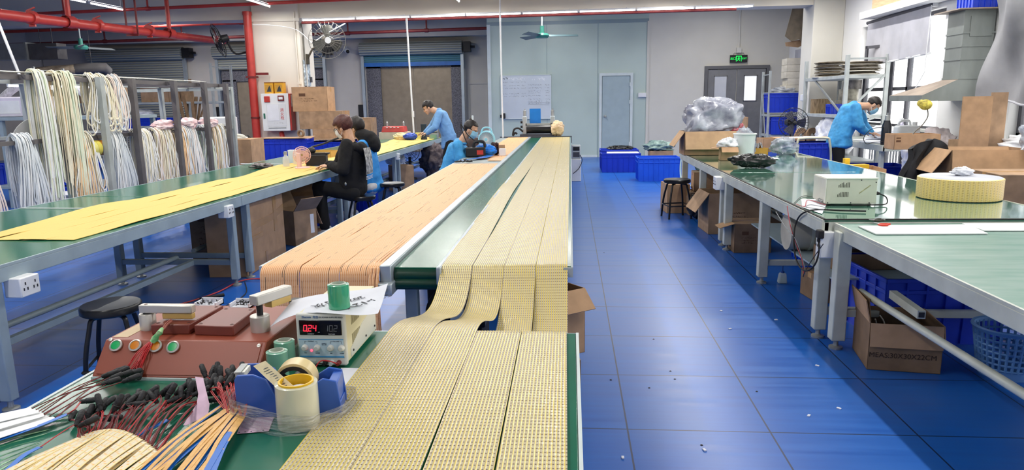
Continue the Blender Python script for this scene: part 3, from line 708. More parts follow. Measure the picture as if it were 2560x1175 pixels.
t = T('board_eraser', 'small black marker holder at the whiteboard corner', 'marker holder', (-1.78, YB-.07, 1.06)); P('holder', MB().bb((-.06, -.03, 0), (.04, .03, .14)), m_black, t, bevel=.01); P('cap', MB().bb((-.1, -.02, .02), (-.06, .02, .1)), m_black, t)
# ---------------------------------------------------------------- work tables
def foot(mb, x, y, z1=.06, r=.04):
    return mb.lathe([(0, 0), (r, 0), (r, .012), (r*.4, .02), (.014, .03), (.014, z1), (0, z1)], 14, (x, y, 0))
def table(name, label, x0, x1, y0, y1, z, top, fr, legs, lw=.06, rail=.055, group=None, lip=True, bar_z=.17, front='x0', mid=True):
    """bench with square legs; legs = list of (x, y); frames joined across x"""
    t = T(name, label, 'table', (0, 0, 0), 0, group)
    t.location = ((x0+x1)/2, (y0+y1)/2, 0); o = V(t.location)
    def L(a, b): return V(a)-o, V(b)-o
    P('tabletop', MB().bb(*L((x0, y0, z-.024), (x1, y1, z))), top, t, bevel=.003)
    mb = MB(); e = .012
    for a, b in (((x0-e, y0-e, z-.03-rail), (x0+.03, y1+e, z-.012)), ((x1-.03, y0-e, z-.03-rail), (x1+e, y1+e, z-.012)), ((x0, y0-e, z-.03-rail), (x1, y0+.03, z-.012)), ((x0, y1-.03, z-.03-rail), (x1, y1+e, z-.012))): mb.bb(*L(a, b))
    P('rail', mb, fr, t, bevel=.004)
    if lip:
        for x in (x0-e, x1): P('edge_trim', MB().bb(*L((x, y0-e, z-.012), (x+e, y1+e, z+.002))), fr, t)
    for (x, y) in legs:
        q = P('leg', MB().bb(*L((x-lw/2, y-lw/2, .055), (x+lw/2, y+lw/2, z-.03))), fr, t, bevel=.006)
        P('levelling_foot', foot(MB(), x-o.x, y-o.y), m_steel, q)
    ys = sorted(set(y for x, y in legs)); xs = sorted(set(x for x, y in legs))
    for y in ys: P('crossbar', MB().bb(*L((xs[0], y-.02, bar_z-.02), (xs[-1], y+.02, bar_z+.025))), fr, t, bevel=.004)
    if mid:
        xm = xs[0]+(xs[-1]-xs[0])*.5
        P('stretcher', MB().rod(*L((xm, ys[0], bar_z+.04), (xm, ys[-1], bar_z+.04)), .02), fr, t)
        P('stretcher', MB().bb(*L((xm+.12, ys[0], bar_z-.02), (xm+.16, ys[-1], bar_z+.02))), fr, t)
    return t
def sockets(label, loc, face, w=.17, h=.09):
    t = T('socket_box', label, 'power socket', loc)
    P('case', MB().box((0, 0, 0), (.09, w, h)), m_white, t, bevel=.006)
    q = MB()
    for y in (-w*.25, w*.25):
        for a, b, c, d_ in ((0, .018, .012, .02), (-.012, -.01, .02, .01), (.012, -.01, .02, .01)):
            q.box((face*.046, y+a, b), (.003, .006, .014))
    P('slots', q, m_ink, t)
    return t
LX0, LX1 = -4.22, -2.79
names = ['near green table on the left, bare at its near end', 'green table on the left where the black hooded worker sits', 'green table on the left behind the two seated workers', 'farthest green table on the left, by the standing man']
for k in range(4):
    y0 = 2.95+2.78*k if k else 2.95; y1 = 2.95+2.78*(k+1)-.03
    if k == 3: y1 = 15.5
    o0 = .18 if k == 0 else .14
    ys = (y0+o0, y1-.1)
    table('work_table', names[k], LX0, LX1, y0, y1, .75, m_green, m_frame, [(x, y) for x in (LX1-.04, -3.85) for y in ys], group='green tables in the left row', bar_z=.2)
sockets('white socket box under the edge of the near left table', (-2.765, 3.24, .625), 1, .13, .1)
sockets('white socket box at the joint of the two near left tables', (-2.79, 5.45, .66), 1, .1, .1)
sockets('white socket box under the left table near the crates', (-2.79, 11.2, .66), 1, .1, .1)

# conveyor line
CY0, CY1 = 3.2, 15.1
t = T('conveyor_table', 'long conveyor line with green belt between two strip-laden boards', 'conveyor', (-.7, 9, 0)); o = V(t.location)
def L(a, b): return V(a)-o, V(b)-o
P('board', MB().bb(*L((-1.475, CY0-.02, .715), (-.885, CY1+.2, .742))), mat('orange_side_board', (150, 160, 160), .4, var=.03), t)
P('board', MB().bb(*L((-.612, CY0+.005, .715), (.004, CY1, .742))), m_green, t)
P('rail', MB().bb(*L((-.89, CY0-.06, .665), (-.835, CY1, .757))), m_alu, t, bevel=.005)
P('rail', MB().bb(*L((-.622, CY0-.06, .665), (-.6, CY1, .75))), m_alu, t, bevel=.005)
P('edge_trim', MB().bb(*L((.003, CY0-.03, .7), (.012, CY1, .746))), m_alu, t); P('end_cap', MB().bb(*L((-.03, CY0-.035, .7), (.012, CY0-.02, .744))), m_alu, t)
P('edge_trim', MB().bb(*L((-1.485, CY0-.03, .69), (-1.47, CY1+.2, .745))), m_alu, t)
b = P('belt', MB().bb(*L((-.832, CY0, .722), (-.624, CY1, .736))), m_belt, t)
P('end_roller', MB().rod(*L((-.832, CY0+.02, .697), (-.624, CY0+.02, .697)), .039, 20), m_beltd, t)
P('end_roller', MB().rod(*L((-.832, CY0+.0, .658), (-.624, CY0+.0, .658)), .03, 20), m_beltd, t)
q = P('end_bracket', MB().bb(*L((-.9, CY0-.1, .62), (-.825, CY0+.08, .68))), m_alu, t, bevel=.008)
P('bolt', MB().lathe([(0, 0), (.022, 0), (.022, .012), (.012, .02), (0, .02)], 12, V((-.866, CY0-.1, .655))-o, (0, -1, 0)), m_steel, q)
for y in (CY0+.12, 6.0, 8.8, 11.6, 14.6):
    for x in (-1.3, -.78, -.56, -.06): P('leg', MB().bb(*L((x-.03, y-.03, 0), (x+.03, y+.03, .7))), m_frame, t, bevel=.005)
    P('crossbar', MB().bb(*L((-1.3, y-.02, .3), (-.06, y+.02, .36))), m_frame, t)
P('end_plate', MB().bb(*L((-1.5, CY1+.0, .62), (.03, CY1+.12, .765))), m_dark, t)
t = T('drive_unit', 'black drive unit with cables under the conveyor belt end', 'motor unit', (-.62, 3.62, 0))
P('case', MB().bb((-.15, 0, .3), (.16, .4, .66)), m_black, t, bevel=.008); P('vent_panel', MB().bb((-.1, -.006, .36), (.08, 0, .6)), m_dark, t); P('stand', MB().bb((-.13, .02, 0), (.14, .36, .3)), m_rub, t)
P('cable', MB().tube(spline([(.12, -.02, .64), (-.1, -.06, .5), (-.13, -.08, .36), (0, -.06, .3), (.15, -.03, .33)], 6), .009, 6).tube(spline([(-.05, -.02, .66), (.05, -.05, .5), (.1, -.03, .45)], 5), .008, 6), m_rub, t)

# near bench
t = T('work_bench', 'nearest green bench carrying the power supply and the cream sheets', 'table', (-.68, 1.3, 0)); o = V(t.location)
BX0, BX1, BY0, BY1 = -1.372, .018, .35, 2.22
P('bench_top', MB().bb(*L((BX0, BY0, .722), (BX1, BY1, .75))), m_green, t, bevel=.003)
P('edge_trim', MB().bb(*L((BX1, BY0, .715), (BX1+.009, BY1, .752))), m_trimw, t); P('edge_trim', MB().bb(*L((BX0-.01, BY0, .715), (BX0, BY1, .752))), m_trimw, t)
P('edge_trim', MB().bb(*L((BX0, BY1, .715), (BX1, BY1+.008, .748))), m_alu, t)
P('rail', MB().bb(*L((BX0+.03, BY0+.03, .66), (BX1-.04, BY1-.04, .722))), m_frame, t)
for x in (BX0+.1, BX1-.12):
    for y in (BY0+.1, BY1-.12): P('leg', MB().bb(*L((x-.03, y-.03, 0), (x+.03, y+.03, .7))), m_frame, t)

# right-hand tables
RX0, RX1 = 1.535, 3.03
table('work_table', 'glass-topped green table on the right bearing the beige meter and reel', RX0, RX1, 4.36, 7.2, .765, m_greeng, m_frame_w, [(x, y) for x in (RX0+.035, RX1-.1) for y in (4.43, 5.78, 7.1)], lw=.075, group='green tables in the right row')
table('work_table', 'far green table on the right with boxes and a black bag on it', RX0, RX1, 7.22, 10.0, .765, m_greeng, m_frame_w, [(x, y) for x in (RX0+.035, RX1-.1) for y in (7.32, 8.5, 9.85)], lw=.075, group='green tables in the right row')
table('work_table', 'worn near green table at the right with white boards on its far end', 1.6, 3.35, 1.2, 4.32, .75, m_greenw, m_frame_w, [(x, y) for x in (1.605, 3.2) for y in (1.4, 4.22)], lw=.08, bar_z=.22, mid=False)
t = T('floor_rail', 'long painted steel rail lying slanted beneath the near right table', 'rail', (1.72, 4.2, .36)); P('bar', MB().rod((0, 0, 0), (.05, -2.9, .0), .02, 12), m_frame_w, t); P('short_bar', MB().bar((.16, -.05, .0), (.13, -.46, .0), .04, .045), m_frame_w, t); P('end_cap', MB().bar((.13, -.455, .0), (.129, -.464, .0), .028), m_ink, t)
sockets('white socket box under the far right table', (1.5, 7.25, .66), -1, .14, .13)
sockets('white socket box where the black plug goes in at the right tables', (1.55, 4.34, .62), -1, .08, .16)
# black edge seam and glass lip on the right table
t = T('edge_strip', 'dark rubber edge strip along the glass-topped right table', 'trim strip', (RX0, 4.4, .766)); P('strip', MB().bb((-.004, -.05, 0), (.012, 5.5, .007)).bb((-.004, -.055, 0), (1.4, -.04, .007)), m_rub, t)

# ---------------------------------------------------------------- LED tape sheets
def sheet(label, group, m, x0, x1, path, name='led_tape_sheet', wob=0, nx=6, seed=0, uoff=0, th=.0025, gap=None, ez=None):
    """path: list of (y, z); x edges may drift along the way"""
    pts = path; Ls = [0]
    for a, b in zip(pts, pts[1:]): Ls.append(Ls[-1]+hypot(b[0]-a[0], b[1]-a[1]))
    n = len(pts)-1; r = random.Random(seed); ph = r.uniform(0, 9)
    def fn(u, v):
        i = min(int(v*n+1e-6), n); y, z = pts[i]
        dx = gap(y) if gap else 0
        xx0 = x0(y) if callable(x0) else x0; xx1 = x1(y) if callable(x1) else x1
        x = xx0+(xx1-xx0)*u+dx
        if wob: z = z+wob*(.5+.5*sin(y*7+ph+u*2))*(.4+.6*abs(sin(y*2.3+ph*2)))
        if ez: z += ez(u, y)
        return V((x, y, z))
    W_ = (x1(pts[0][0])-x0(pts[0][0])) if callable(x0) else (x1-x0)
    mb = MB().grid(fn, nx, n, lambda u, v: (uoff+u*W_, Ls[min(int(v*n+1e-6), n)]))
    o = P(name, mb, m, solid=th, smooth=2)
    return tag(o, label, 'led tape sheet', group)
def sag_path(sag, k, y_far=15.0, y_near=.75):
    p = []; y = y_far
    while y > 3.2: p.append((y, .7475)); y -= .22 if y > 4 else .06
    for i in range(0, 25):
        t = i/24; s = 6.75*t*(1-t)**2 if k < .8 else 4*t*(1-t)
        p.append((3.185-(3.185-2.215)*t, .7475+.008*t-sag*s))
    y = 2.19
    while y > y_near: p.append((y, .7545)); y -= .06
    return p
cl = ['outermost cream LED tape sheet, next to the green belt', 'second cream LED tape sheet from the green belt', 'third cream LED tape sheet from the green belt', 'cream LED tape sheet nearest the blue aisle']
for i, (sg, kk) in enumerate(((.115, .58), (.135, .62), (.19, .95), (.22, .95))):
    xa = -.603+.1475*i; xb = xa+.1468
    gp = None
    if i == 0: gp = lambda y: -.026*math.exp(-((y-5.9)/1.5)**2)
    if i == 1: gp = lambda y: -.0005
    if i == 2: gp = lambda y: .0003+.006*max(0, 2.0-y)
    if i == 3: gp = lambda y: .0015+.007*max(0, 2.2-y)
    sheet(cl[i], 'cream sheets on the conveyor', m_cream, xa, xb, sag_path(sg, kk), wob=.003, seed=i, gap=gp, uoff=i*.3)
def drape_path(y0, y1, z, drop):
    p = []; y = y0
    while y > y1: p.append((y, z)); y -= .16
    if drop:
        for i in range(9):
            a = pi/2*i/8; p.append((y1-.055*sin(a), z-.055*(1-cos(a))))
        k = 10
        for i in range(1, k+1): p.append((y1-.055-.012*sin(i/k*pi), z-.055-(drop)*i/k))
    return p
ol = ['left-hand', 'middle', 'right-hand']
for i in range(3):
    xa = -1.463+.1925*i; xb = xa+.19
    sheet('orange LED tape sheet draped over the near board end, ' + ['on its outer left', 'in the middle', 'beside the silver rail'][i], 'orange sheets draped over the board end', m_orange, xa, xb, drape_path(8.68, CY0-.02, .749, .36 if i < 2 else .3), wob=.004, seed=20+i, uoff=i*.3)
    sheet('orange LED tape sheet beyond the masked worker, ' + ['on its outer left', 'in the middle', 'beside the silver rail'][i], 'orange sheets at the far end', m_orange, xa+(.14 if i == 0 else 0), xb, drape_path(15.2, [9.9, 9.4, 9.05][i], .749, 0), wob=.003, seed=30+i, uoff=i*.3)
for i, (x, y) in enumerate(((-.896, .36), (-.915, .45), (-.93, .45))):
    p = [(4.3-.2*j, .752) for j in range(5)]+[(3.4, .755), (3.25, .757), (3.14, .745), (3.1, .7), (3.08, .6), (3.075, .4), (3.07, y-.35 if i else .05)]
    o = MB(); o.ribbon([(x+.004*sin(j), a, b) for j, (a, b) in enumerate(p)], .011, (1, 0, 0), .001)
    tag(P('led_tape_strip', o, m_orange), 'single orange LED tape hanging over the board end by the silver bracket', 'led tape strip', 'single orange tapes at the board end')
for i in range(4):
    xa = -3.53+.168*i; xb = xa+.166
    def ez(u, y, i=i): return (.022*(.5+.5*sin(y*3.1+1.3*sin(y)))*(1-u)**3 if i == 0 else 0)
    gp = (lambda y: .02*sin(y*2.1)+.012*sin(y*5.3)) if i == 0 else (lambda y: 0)
    if i == 0: sheet('yellow LED tape sheet with a wavy edge, farthest from the aisle', 'yellow sheets on the left tables', m_yellow, lambda y: -3.54+.03*sin(y*2.1)-.05*(1 if y > 10 else 0)+.015*sin(y*5.1), lambda y: -3.362, drape_path(15.45, 3.76, .7535, 0), wob=.008, seed=40+i, ez=ez)
    else: sheet(['', 'yellow LED tape sheet second from the wavy edge', 'yellow LED tape sheet second from the grey table edge', 'yellow LED tape sheet along the grey table edge'][i], 'yellow sheets on the left tables', m_yellow, xa, xb, drape_path(15.45, 3.75-.01*i, .7535, 0), wob=.006, seed=40+i, uoff=i*.3)
# ---------------------------------------------------------------- things on the near bench
m_mach = mat('red_brown_console', (142, 68, 48), .38, var=.03, vs=3); m_machd = mat('red_brown_block', (122, 60, 50), .35, var=.04); m_cone = mat('satin_aluminium', (206, 202, 194), .35, .5, var=.03)
m_yel = mat('amber_nylon', (216, 180, 104), .4, var=.06); m_gr = mat('green_lens', (20, 166, 92), .25, var=0); m_or = mat('amber_lens', (206, 122, 16), .25, var=0); m_wire = mat('red_wire', (188, 40, 44), .4, var=.03); m_wired = mat('dark_red_wire', (122, 36, 40), .45, var=.05)
m_plug = mat('black_plug', (42, 42, 44), .6, var=.06, vs=40, bump=.3, bs=120)
MX0, MX1, MF, MT, MBk, MZ = -1.345, -.862, 1.772, 1.85, 2.2, .84
t = T('test_console', 'red-brown test console with silver clamps and round buttons', 'console', (-1.1, 2.0, .75)); o = V(t.location)
pr = [(MF, .757), (MT, MZ), (MBk, MZ), (MBk, .757)]
mb = MB(); vs = [V((x, y, z))-o for x in (MX0, MX1) for y, z in pr]
mb._a(vs, [(3, 2, 1, 0), (4, 5, 6, 7), (0, 1, 5, 4), (1, 2, 6, 5), (2, 3, 7, 6), (3, 0, 4, 7)]); P('housing', mb, m_mach, t, bevel=.003)
P('base_plate', MB().bb(V((MX0-.0, MF-.004, .75))-o, V((MX1, MBk, .757))-o), m_trimw, t)
sl = (V((0, MT-MF, MZ-.757))).normalized(); sn = V((0, -sl.z, sl.y))
q = MB(); a0 = V((MX0+.012, MF, .757))+sl*.008; 
P('front_panel', MB().poly([a0-o, V((MX1-.012, a0.y, a0.z))-o, V((MX1-.012, a0.y, a0.z))+sl*.1-o, a0+sl*.1-o], .0025, sn), m_mach, t)
def on_slope(u, v):
    d = ray(u, v); p0 = V((0, MF, .757)); c = V((0, 0, CH)); return c+d*((p0-c).dot(sn)/d.dot(sn))
for i, (u, v) in enumerate(((293, 866), (341, 866), (392, 868), (435, 870))):
    c = on_slope(u, v)-o
    b_ = P('push_button', MB().lathe([(0, .002), (.0165, .002), (.0185, .006), (.0185, .009), (.0145, .011), (.0135, .009)], 24, c, sn), m_cone, t)
    P('lens', MB().lathe([(.0135, .005), (.013, .0095), (0, .0105)], 24, c, sn), m_gr if i in (0, 3) else m_or, b_)
mb = MB()
for u, v in ((278, 850), (648, 865)): mb.lathe([(.0055, .001), (.0055, .004), (.002, .0045), (0, .003)], 12, on_slope(u, v)-o, sn)
P('screw', mb, m_cone, t)
def block(c4, h, nm):
    """raised plate on the deck; c4 = corners seen in the photograph at deck level"""
    ps = [G(u, v, MZ)-o for u, v in c4]
    P(nm, MB().poly(ps, h, (0, 0, 1)), m_machd, t, bevel=.003)
    s = MB(); cx = sum((p for p in ps), V())/4
    for p in ps: s.lathe([(.006, .0), (.006, .0008), (.0035, .0008), (.0035, 0)], 10, cx+(p-cx)*.8+V((0, 0, h)))
    P('screw', s, mat('socket_screw', (88, 52, 46), .4, var=0), t)
block([(379, 837), (475, 836), (560, 785), (470, 786)], .03, 'raised_block')
block([(487, 838), (585, 841), (642, 793), (566, 790)], .03, 'raised_block')
c1 = G(372, 822, MZ)-o; c2 = G(652, 826, MZ)-o
cl1 = P('clamp_base', MB().lathe([(0, 0), (.0235, 0), (.0235, .047), (.022, .049), (0, .049)], 28, c1), m_cone, t)
P('clamp_arm', MB().bb(c1+V((-.018, -.012, .052)), c1+V((.148, .014, .077))), m_cone, t, bevel=.003)
P('pressure_pad', MB().bb(c1+V((.052, -.009, .034)), c1+V((.146, .012, .052))), m_yel, t, bevel=.003)
P('pivot', MB().rod(c1+V((0, 0, .045)), c1+V((0, 0, .054)), .012), m_black, t)
P('clamp_base', MB().lathe([(0, 0), (.028, 0), (.028, .046), (.026, .048), (0, .048)], 28, c2), m_cone, t)
P('pivot', MB().rod(c2+V((.002, 0, .04)), c2+V((.002, 0, .085)), .0095), m_black, t)
mb = MB(); a = c2+V((-.008, -.016, .096)); b = c2+V((.045, .115, .096)); mb.bar(a, b, .034, .03); P('clamp_arm', mb, m_cone, t, bevel=.003)
mb = MB().bar(c2+V((.014, .035, .072)), c2+V((.043, .11, .072)), .028, .02); P('pressure_pad', mb, m_yel, t)
h = MB(); h.lathe([(.005, 0), (.005, .0006), (0, .0006)], 12, c1+V((0, .0, .077))); h.lathe([(.006, 0), (.006, .0006), (0, .0006)], 12, c2+V((0, 0, .109))); P('pivot_cap', h, mat('dull_pivot', (120, 100, 92), .4, .3, var=0), t)
mb = MB().bb(V((-1.335, 1.87, MZ))-o, V((-1.29, 2.0, MZ+.001))-o); P('tape_label', mb, mat('old_tape_label', (212, 188, 150), .6, var=.06), t)
mb = MB().bb(V((-.92, 2.16, MZ-.01))-o, V((-.82, 2.2, MZ+.03))-o); 
q = P('terminal_block', mb, m_black, t); mb = MB()
for k in range(5): mb.bb(V((-.915+.02*k, 2.15, MZ+.005))-o, V((-.902+.02*k, 2.17, MZ+.026))-o)
P('terminal', mb, m_steel, q)
for i, (u, v, w_) in enumerate(((515, 768, .075), (600, 770, .07))):
    g = G(u, v, MZ); q = T('parts_tray', 'small white tray of black pins behind the console blocks, ' + ('by the left clamp arm' if i == 0 else 'by the right clamp'), 'tray', g, 0, 'trays of pins on the console')
    P('tray_body', MB().bb((-w_/2, -.005, 0), (w_/2, .05, .004)).bb((-w_/2, .045, 0), (w_/2, .05, .02)).bb((-w_/2, -.005, 0), (-w_/2+.004, .05, .016)).bb((w_/2-.004, -.005, 0), (w_/2, .05, .016)), m_paper, q)
    pm = MB()
    for k in range(26): a = V((U(-.4, .4)*w_, U(0, .04), .006+U(0, .008))); pm.bar(a, a+V((U(-1, 1)*.012, U(-1, 1)*.012, U(0, .008))), .0022)
    s = P('pins', pm, m_black, q); s['kind'] = 'stuff'

# putty-bound bundle of red wires over the console face
t = T('wire_bundle', 'splayed red wires bound with green putty over the console buttons', 'wires', on_slope(395, 848)); o2 = V(t.location)
mb = MB(); mb.tube([G(427, 800, .88)-o2, G(415, 810, .875)-o2, G(407, 822, .87)-o2], .0035, 6); mb.tube([G(430, 802, .88)-o2, G(418, 812, .875)-o2, G(409, 824, .868)-o2], .003, 6); P('twisted_lead', mb, mat('brown_red_wire', (142, 62, 40), .45, var=.05), t)
P('putty', MB().tube([G(405, 822, .872)-o2, G(399, 832, .868)-o2, G(393, 838, .86)-o2, G(388, 846, .85)-o2, G(380, 856, .84)-o2], [.005, .008, .0065, .010, .007], 10), mat('green_putty', (40, 170, 100), .6, var=.25, vs=60, c2=(190, 214, 160)), t)
for k in range(16):
    u = 300+U(0, 60); v = 935+U(-8, 16); a = on_slope(382+U(-8, 8), 858)+sn*.008; e = on_slope(u, min(v, 938))+sn*U(.006, .02)
    m_ = (a+e)/2+V((U(-.008, .008), -.004, U(.0, .012)))
    P('wire', MB().tube(spline([a-o2, m_-o2, e-o2], 5), .0013, 5), m_wire, t)
for k in range(16):
    a = on_slope(308+3.6*k, 925+U(0, 6))+sn*.013; e = a+V((U(-.008, .008), -.014-U(0, .012), -.02)); P('plug', MB().tube([a-o2, a.lerp(e, .2)-o2, a.lerp(e, .8)-o2, e-o2], [.003, .0055, .006, .004], 8), m_plug, t)

# power supply
m_psuf = mat('ivory_front', (214, 214, 206), .4, var=.02); m_psuc = mat('ivory_case', (222, 214, 178), .5, var=.02); m_disp = mat('black_display', (16, 14, 18), .1, var=0); m_pblue = mat('blue_panel_line', (74, 150, 200), .4, var=0); m_ppale = mat('pale_blue_panel', (190, 210, 222), .4, var=0)
px0, px1, py0, py1, pz = -.786, -.645, 1.885, 2.21, .909
t = T('power_supply', 'ivory bench power supply with a red digit display under a paper', 'power supply', (px0, py0, .75)); pw, pd, ph = px1-px0, py1-py0, pz-.75
P('case', MB().bb((.002, .012, .01), (pw-.002, pd, ph)), m_psuc, t, bevel=.002)
fp = P('front_panel', MB().bb((-.002, 0, .006), (pw+.002, .018, ph+.003)), m_psuf, t, bevel=.006, bseg=3)
P('display', MB().bb((.008, -.002, ph*.62), (pw-.008, .004, ph*.9)), m_disp, fp, bevel=.002)
m_led = mat('lit_red_digit', (255, 38, 60), .4, var=0, emit=2.2); m_lcd = mat('dim_grey_digit', (104, 104, 110), .4, var=0)
SEG = {'0': 'abcdef', '1': 'bc', '2': 'abged', '4': 'fgbc'}
def seven(mb, s, x, z, h, y):
    w = h*.52; k = .11*h
    for ch in s:
        if ch == ',': mb.bar((x-w*.28, y, z-h*.02), (x-w*.34, y, z-h*.16), k, .0008, (0, 1, 0)); continue
        sh = .12*h; pt = {'a': ((0, h), (w, h)), 'b': ((w, h), (w, h/2)), 'c': ((w, h/2), (w, 0)), 'd': ((0, 0), (w, 0)), 'e': ((0, 0), (0, h/2)), 'f': ((0, h/2), (0, h)), 'g': ((0, h/2), (w, h/2))}
        for g in SEG[ch]:
            (a, b), (c, d_) = pt[g]; mb.bar((x+a+b*.12, y, z+b), (x+c+d_*.12, y, z+d_), k, .0008, (0, 1, 0))
        x += w*1.55
    return mb
P('red_digits', seven(MB(), '0,24', .021, ph*.70, .017, -.0028), m_led, fp); P('grey_digits', seven(MB(), '10,2', .083, ph*.70, .017, -.0028), m_lcd, fp)
m_pt = mat('panel_lettering', (62, 74, 90), .6, var=0); m_wt = mat('pale_lettering', (196, 200, 206), .6, var=0); m_bt = mat('blue_lettering', (36, 96, 160), .6, var=0)
txt('lettering', 'Zhaoxin', .0085, m_bt, fp, (.031, -.0006, ph*.955)); txt('lettering', '兆信', .0085, m_bt, fp, (.058, -.0006, ph*.955)); txt('lettering', 'DC POWER SUPPLY', .0056, m_pt, fp, (.092, -.0006, ph*.955)); txt('lettering', 'PS-305D', .0062, m_pt, fp, (.127, -.0006, ph*.955))
txt('lettering', 'CURRENT', .0044, m_wt, fp, (.042, -.0026, ph*.645)); txt('lettering', 'VOLTAGE', .0044, m_wt, fp, (.103, -.0026, ph*.645)); txt('lettering', 'mA', .004, m_wt, fp, (.066, -.0026, ph*.68))
P('control_panel', MB().bb((.005, -.0015, ph*.2), (pw-.005, .004, ph*.55)), m_ppale, fp); P('panel_stripe', MB().bb((.005, -.002, ph*.535), (pw-.005, -.001, ph*.55)).bb((.005, -.002, ph*.2), (pw-.005, -.001, ph*.228)), m_pblue, fp)
for k, x in enumerate((.022, .058, .098, .13)):
    P('knob', MB().lathe([(0, 0), (.0095, 0), (.0085, .009), (.006, .0125), (0, .013)], 20, (x, -.0015, ph*.385), (0, -1, 0)), m_psuf, fp)
    txt('lettering', ('FINE', 'COARSE', 'FINE', 'COARSE')[k], .0035, m_pt, fp, (x, -.0018, ph*.28))
txt('lettering', 'CURRENT', .0042, m_pt, fp, (.04, -.0018, ph*.505)); txt('lettering', 'VOLTAGE', .0042, m_pt, fp, (.114, -.0018, ph*.505)); txt('lettering', 'OUTPUT\nON / OFF', .0036, m_pt, fp, (.079, -.0018, ph*.45))
mb = MB()
for a, b in ((.022, .058), (.098, .13)): mb.bar((a, -.0018, ph*.505), (a+.006, -.0018, ph*.505), .0006); mb.bar((b-.006, -.0018, ph*.505), (b, -.0018, ph*.505), .0006); mb.bar((a, -.0018, ph*.505), (a, -.0018, ph*.46), .0006); mb.bar((b, -.0018, ph*.505), (b, -.0018, ph*.46), .0006)
P('panel_rule', mb, m_pt, fp)
P('indicator', MB().ell((.0405, -.002, ph*.33), .0035), mat('lit_red_indicator', (255, 70, 90), .4, var=0, emit=3), fp)
P('lower_panel', MB().bb((.004, -.001, .012), (pw-.004, .004, ph*.19)), m_psuf, fp); P('power_switch', MB().bb((.01, -.003, ph*.09), (.052, 0, ph*.15)), m_psuf, fp, bevel=.004)
for x, m_ in ((.08, m_ink), (.1, m_white), (.12, m_redd)): P('binding_post', MB().lathe([(0, 0), (.007, 0), (.007, .006), (.005, .007), (.0055, .018), (0, .018)], 14, (x, -.001, ph*.11), (0, -1, 0)), m_ if m_ != m_ink else m_rub, fp)
P('output_lead', MB().tube(spline([(.08, -.018, ph*.11), (.066, -.03, ph*.15), (.056, -.04, .01), (.05, -.06, .006)], 6), .002, 6), m_rub, t); P('output_lead', MB().tube(spline([(.12, -.018, ph*.12), (.1, -.03, ph*.2), (.075, -.035, ph*.2), (.06, -.05, .006)], 6), .002, 6), m_wire, t)
mb = MB()
for z0 in (.3, .68):
    for k in range(9): mb.bb((pw-.003, .07+.009*k, ph*z0), (pw-.0012, .0745+.009*k, ph*(z0+.2)))
P('vent_slots', mb, mat('vent_shadow', (150, 142, 112), .7, var=0), t)
P('side_plate', MB().poly([(pw-.002, .05, .016), (pw-.002, pd-.01, .016), (pw-.002, pd-.01, ph*.6), (pw-.002, .17, ph*.52), (pw-.002, .13, ph*.42), (pw-.002, .05, ph*.26)], .0015, (1, 0, 0)), m_psuf, t)
mb = MB()
for y, z in ((.07, .03), (.2, .03), (.3, .03), (.3, .1)): mb.lathe([(.0035, 0), (.0035, .002), (0, .002)], 10, (pw, y, z), (1, 0, 0))
P('screw', mb, m_ink, t)
mb = MB()
for x in (.02, pw-.02):
    for y in (.04, pd-.04): mb.lathe([(0, 0), (.008, 0), (.008, .01), (0, .01)], 10, (x, y, 0))
P('rubber_foot', mb, m_rub, t)
# paper on the power supply
c00, c10, c01, c11 = G(675, 818, .86), G(945, 789, .921), G(730, 737, .919), G(970, 708, .931)
def pap(u, v):
    p = c00.lerp(c10, u).lerp(c01.lerp(c11, u), v)
    z = .9145+.012*(max(0, u-.75)/.25)**2+.004*sin(v*5+u*3)*u
    if u < .45: z = .9145-(.45-u)**2*.27*(1-.75*v)
    p.z = max(z, .9135) if .36 < u < .86 else z
    return p
t = T('paper_sheet', 'white sheet with black handwriting lying on top of the power supply', 'paper', c00.lerp(c11, .5)); o = V(t.location)
P('sheet', MB().grid(lambda u, v: pap(u, v)-o, 24, 10), m_paper, t, solid=.0006, smooth=2)
ex = (c10-c00); ex.z = 0; exn = ex.normalized(); ang = atan2(exn.y, exn.x)
def ptxt(s, u, v, size, r): p = pap(u, v)-o+V((0, 0, .0025)); txt('handwriting', s, size, m_ink, t, p, (RD(4), 0, ang+r), shear=.2, ext=.0002)
ptxt('528-12V', .86, .52, .05, RD(-112)); ptxt('2026', .7, .6, .04, RD(-112)); ptxt('可灰', .45, .42, .045, RD(-112))
def film_roll(label, loc, r, h, core, green):
    q = T('film_roll', label, 'film roll', loc, U(0, 6), 'green film rolls')
    P('wound_film', MB().lathe([(r*.72, 0), (r, .0015), (r, h*.5), (r*1.0, h-.0015), (r*.72, h)], 36), green, q)
    P('core_tube', MB().lathe([(r*.72, -.0), (r*.72, h+.002), (r*.6, h+.003), (r*.6, 0), (r*.72, 0)], 30), core, q)
    return q
m_gfilm = mat('green_stretch_film', (78, 176, 140), .12, var=.14, vs=9, c2=(50, 150, 100), coat=.6); m_gfilm2 = mat('pale_green_film', (120, 178, 152), .2, var=.05, coat=.4); m_core = mat('pale_core_tube', (196, 206, 190), .6, var=.03)
film_roll('green film roll standing on the paper over the power supply', tuple(G(849, 769, .9165)), .031, .072, m_core, m_gfilm)
film_roll('green film roll between console and power supply, the nearer one', (-.808, 1.79, .75), .029, .085, m_core, m_gfilm2); film_roll('green film roll tucked behind another between console and power supply', (-.822, 1.875, .75), .029, .085, m_core, m_gfilm2)

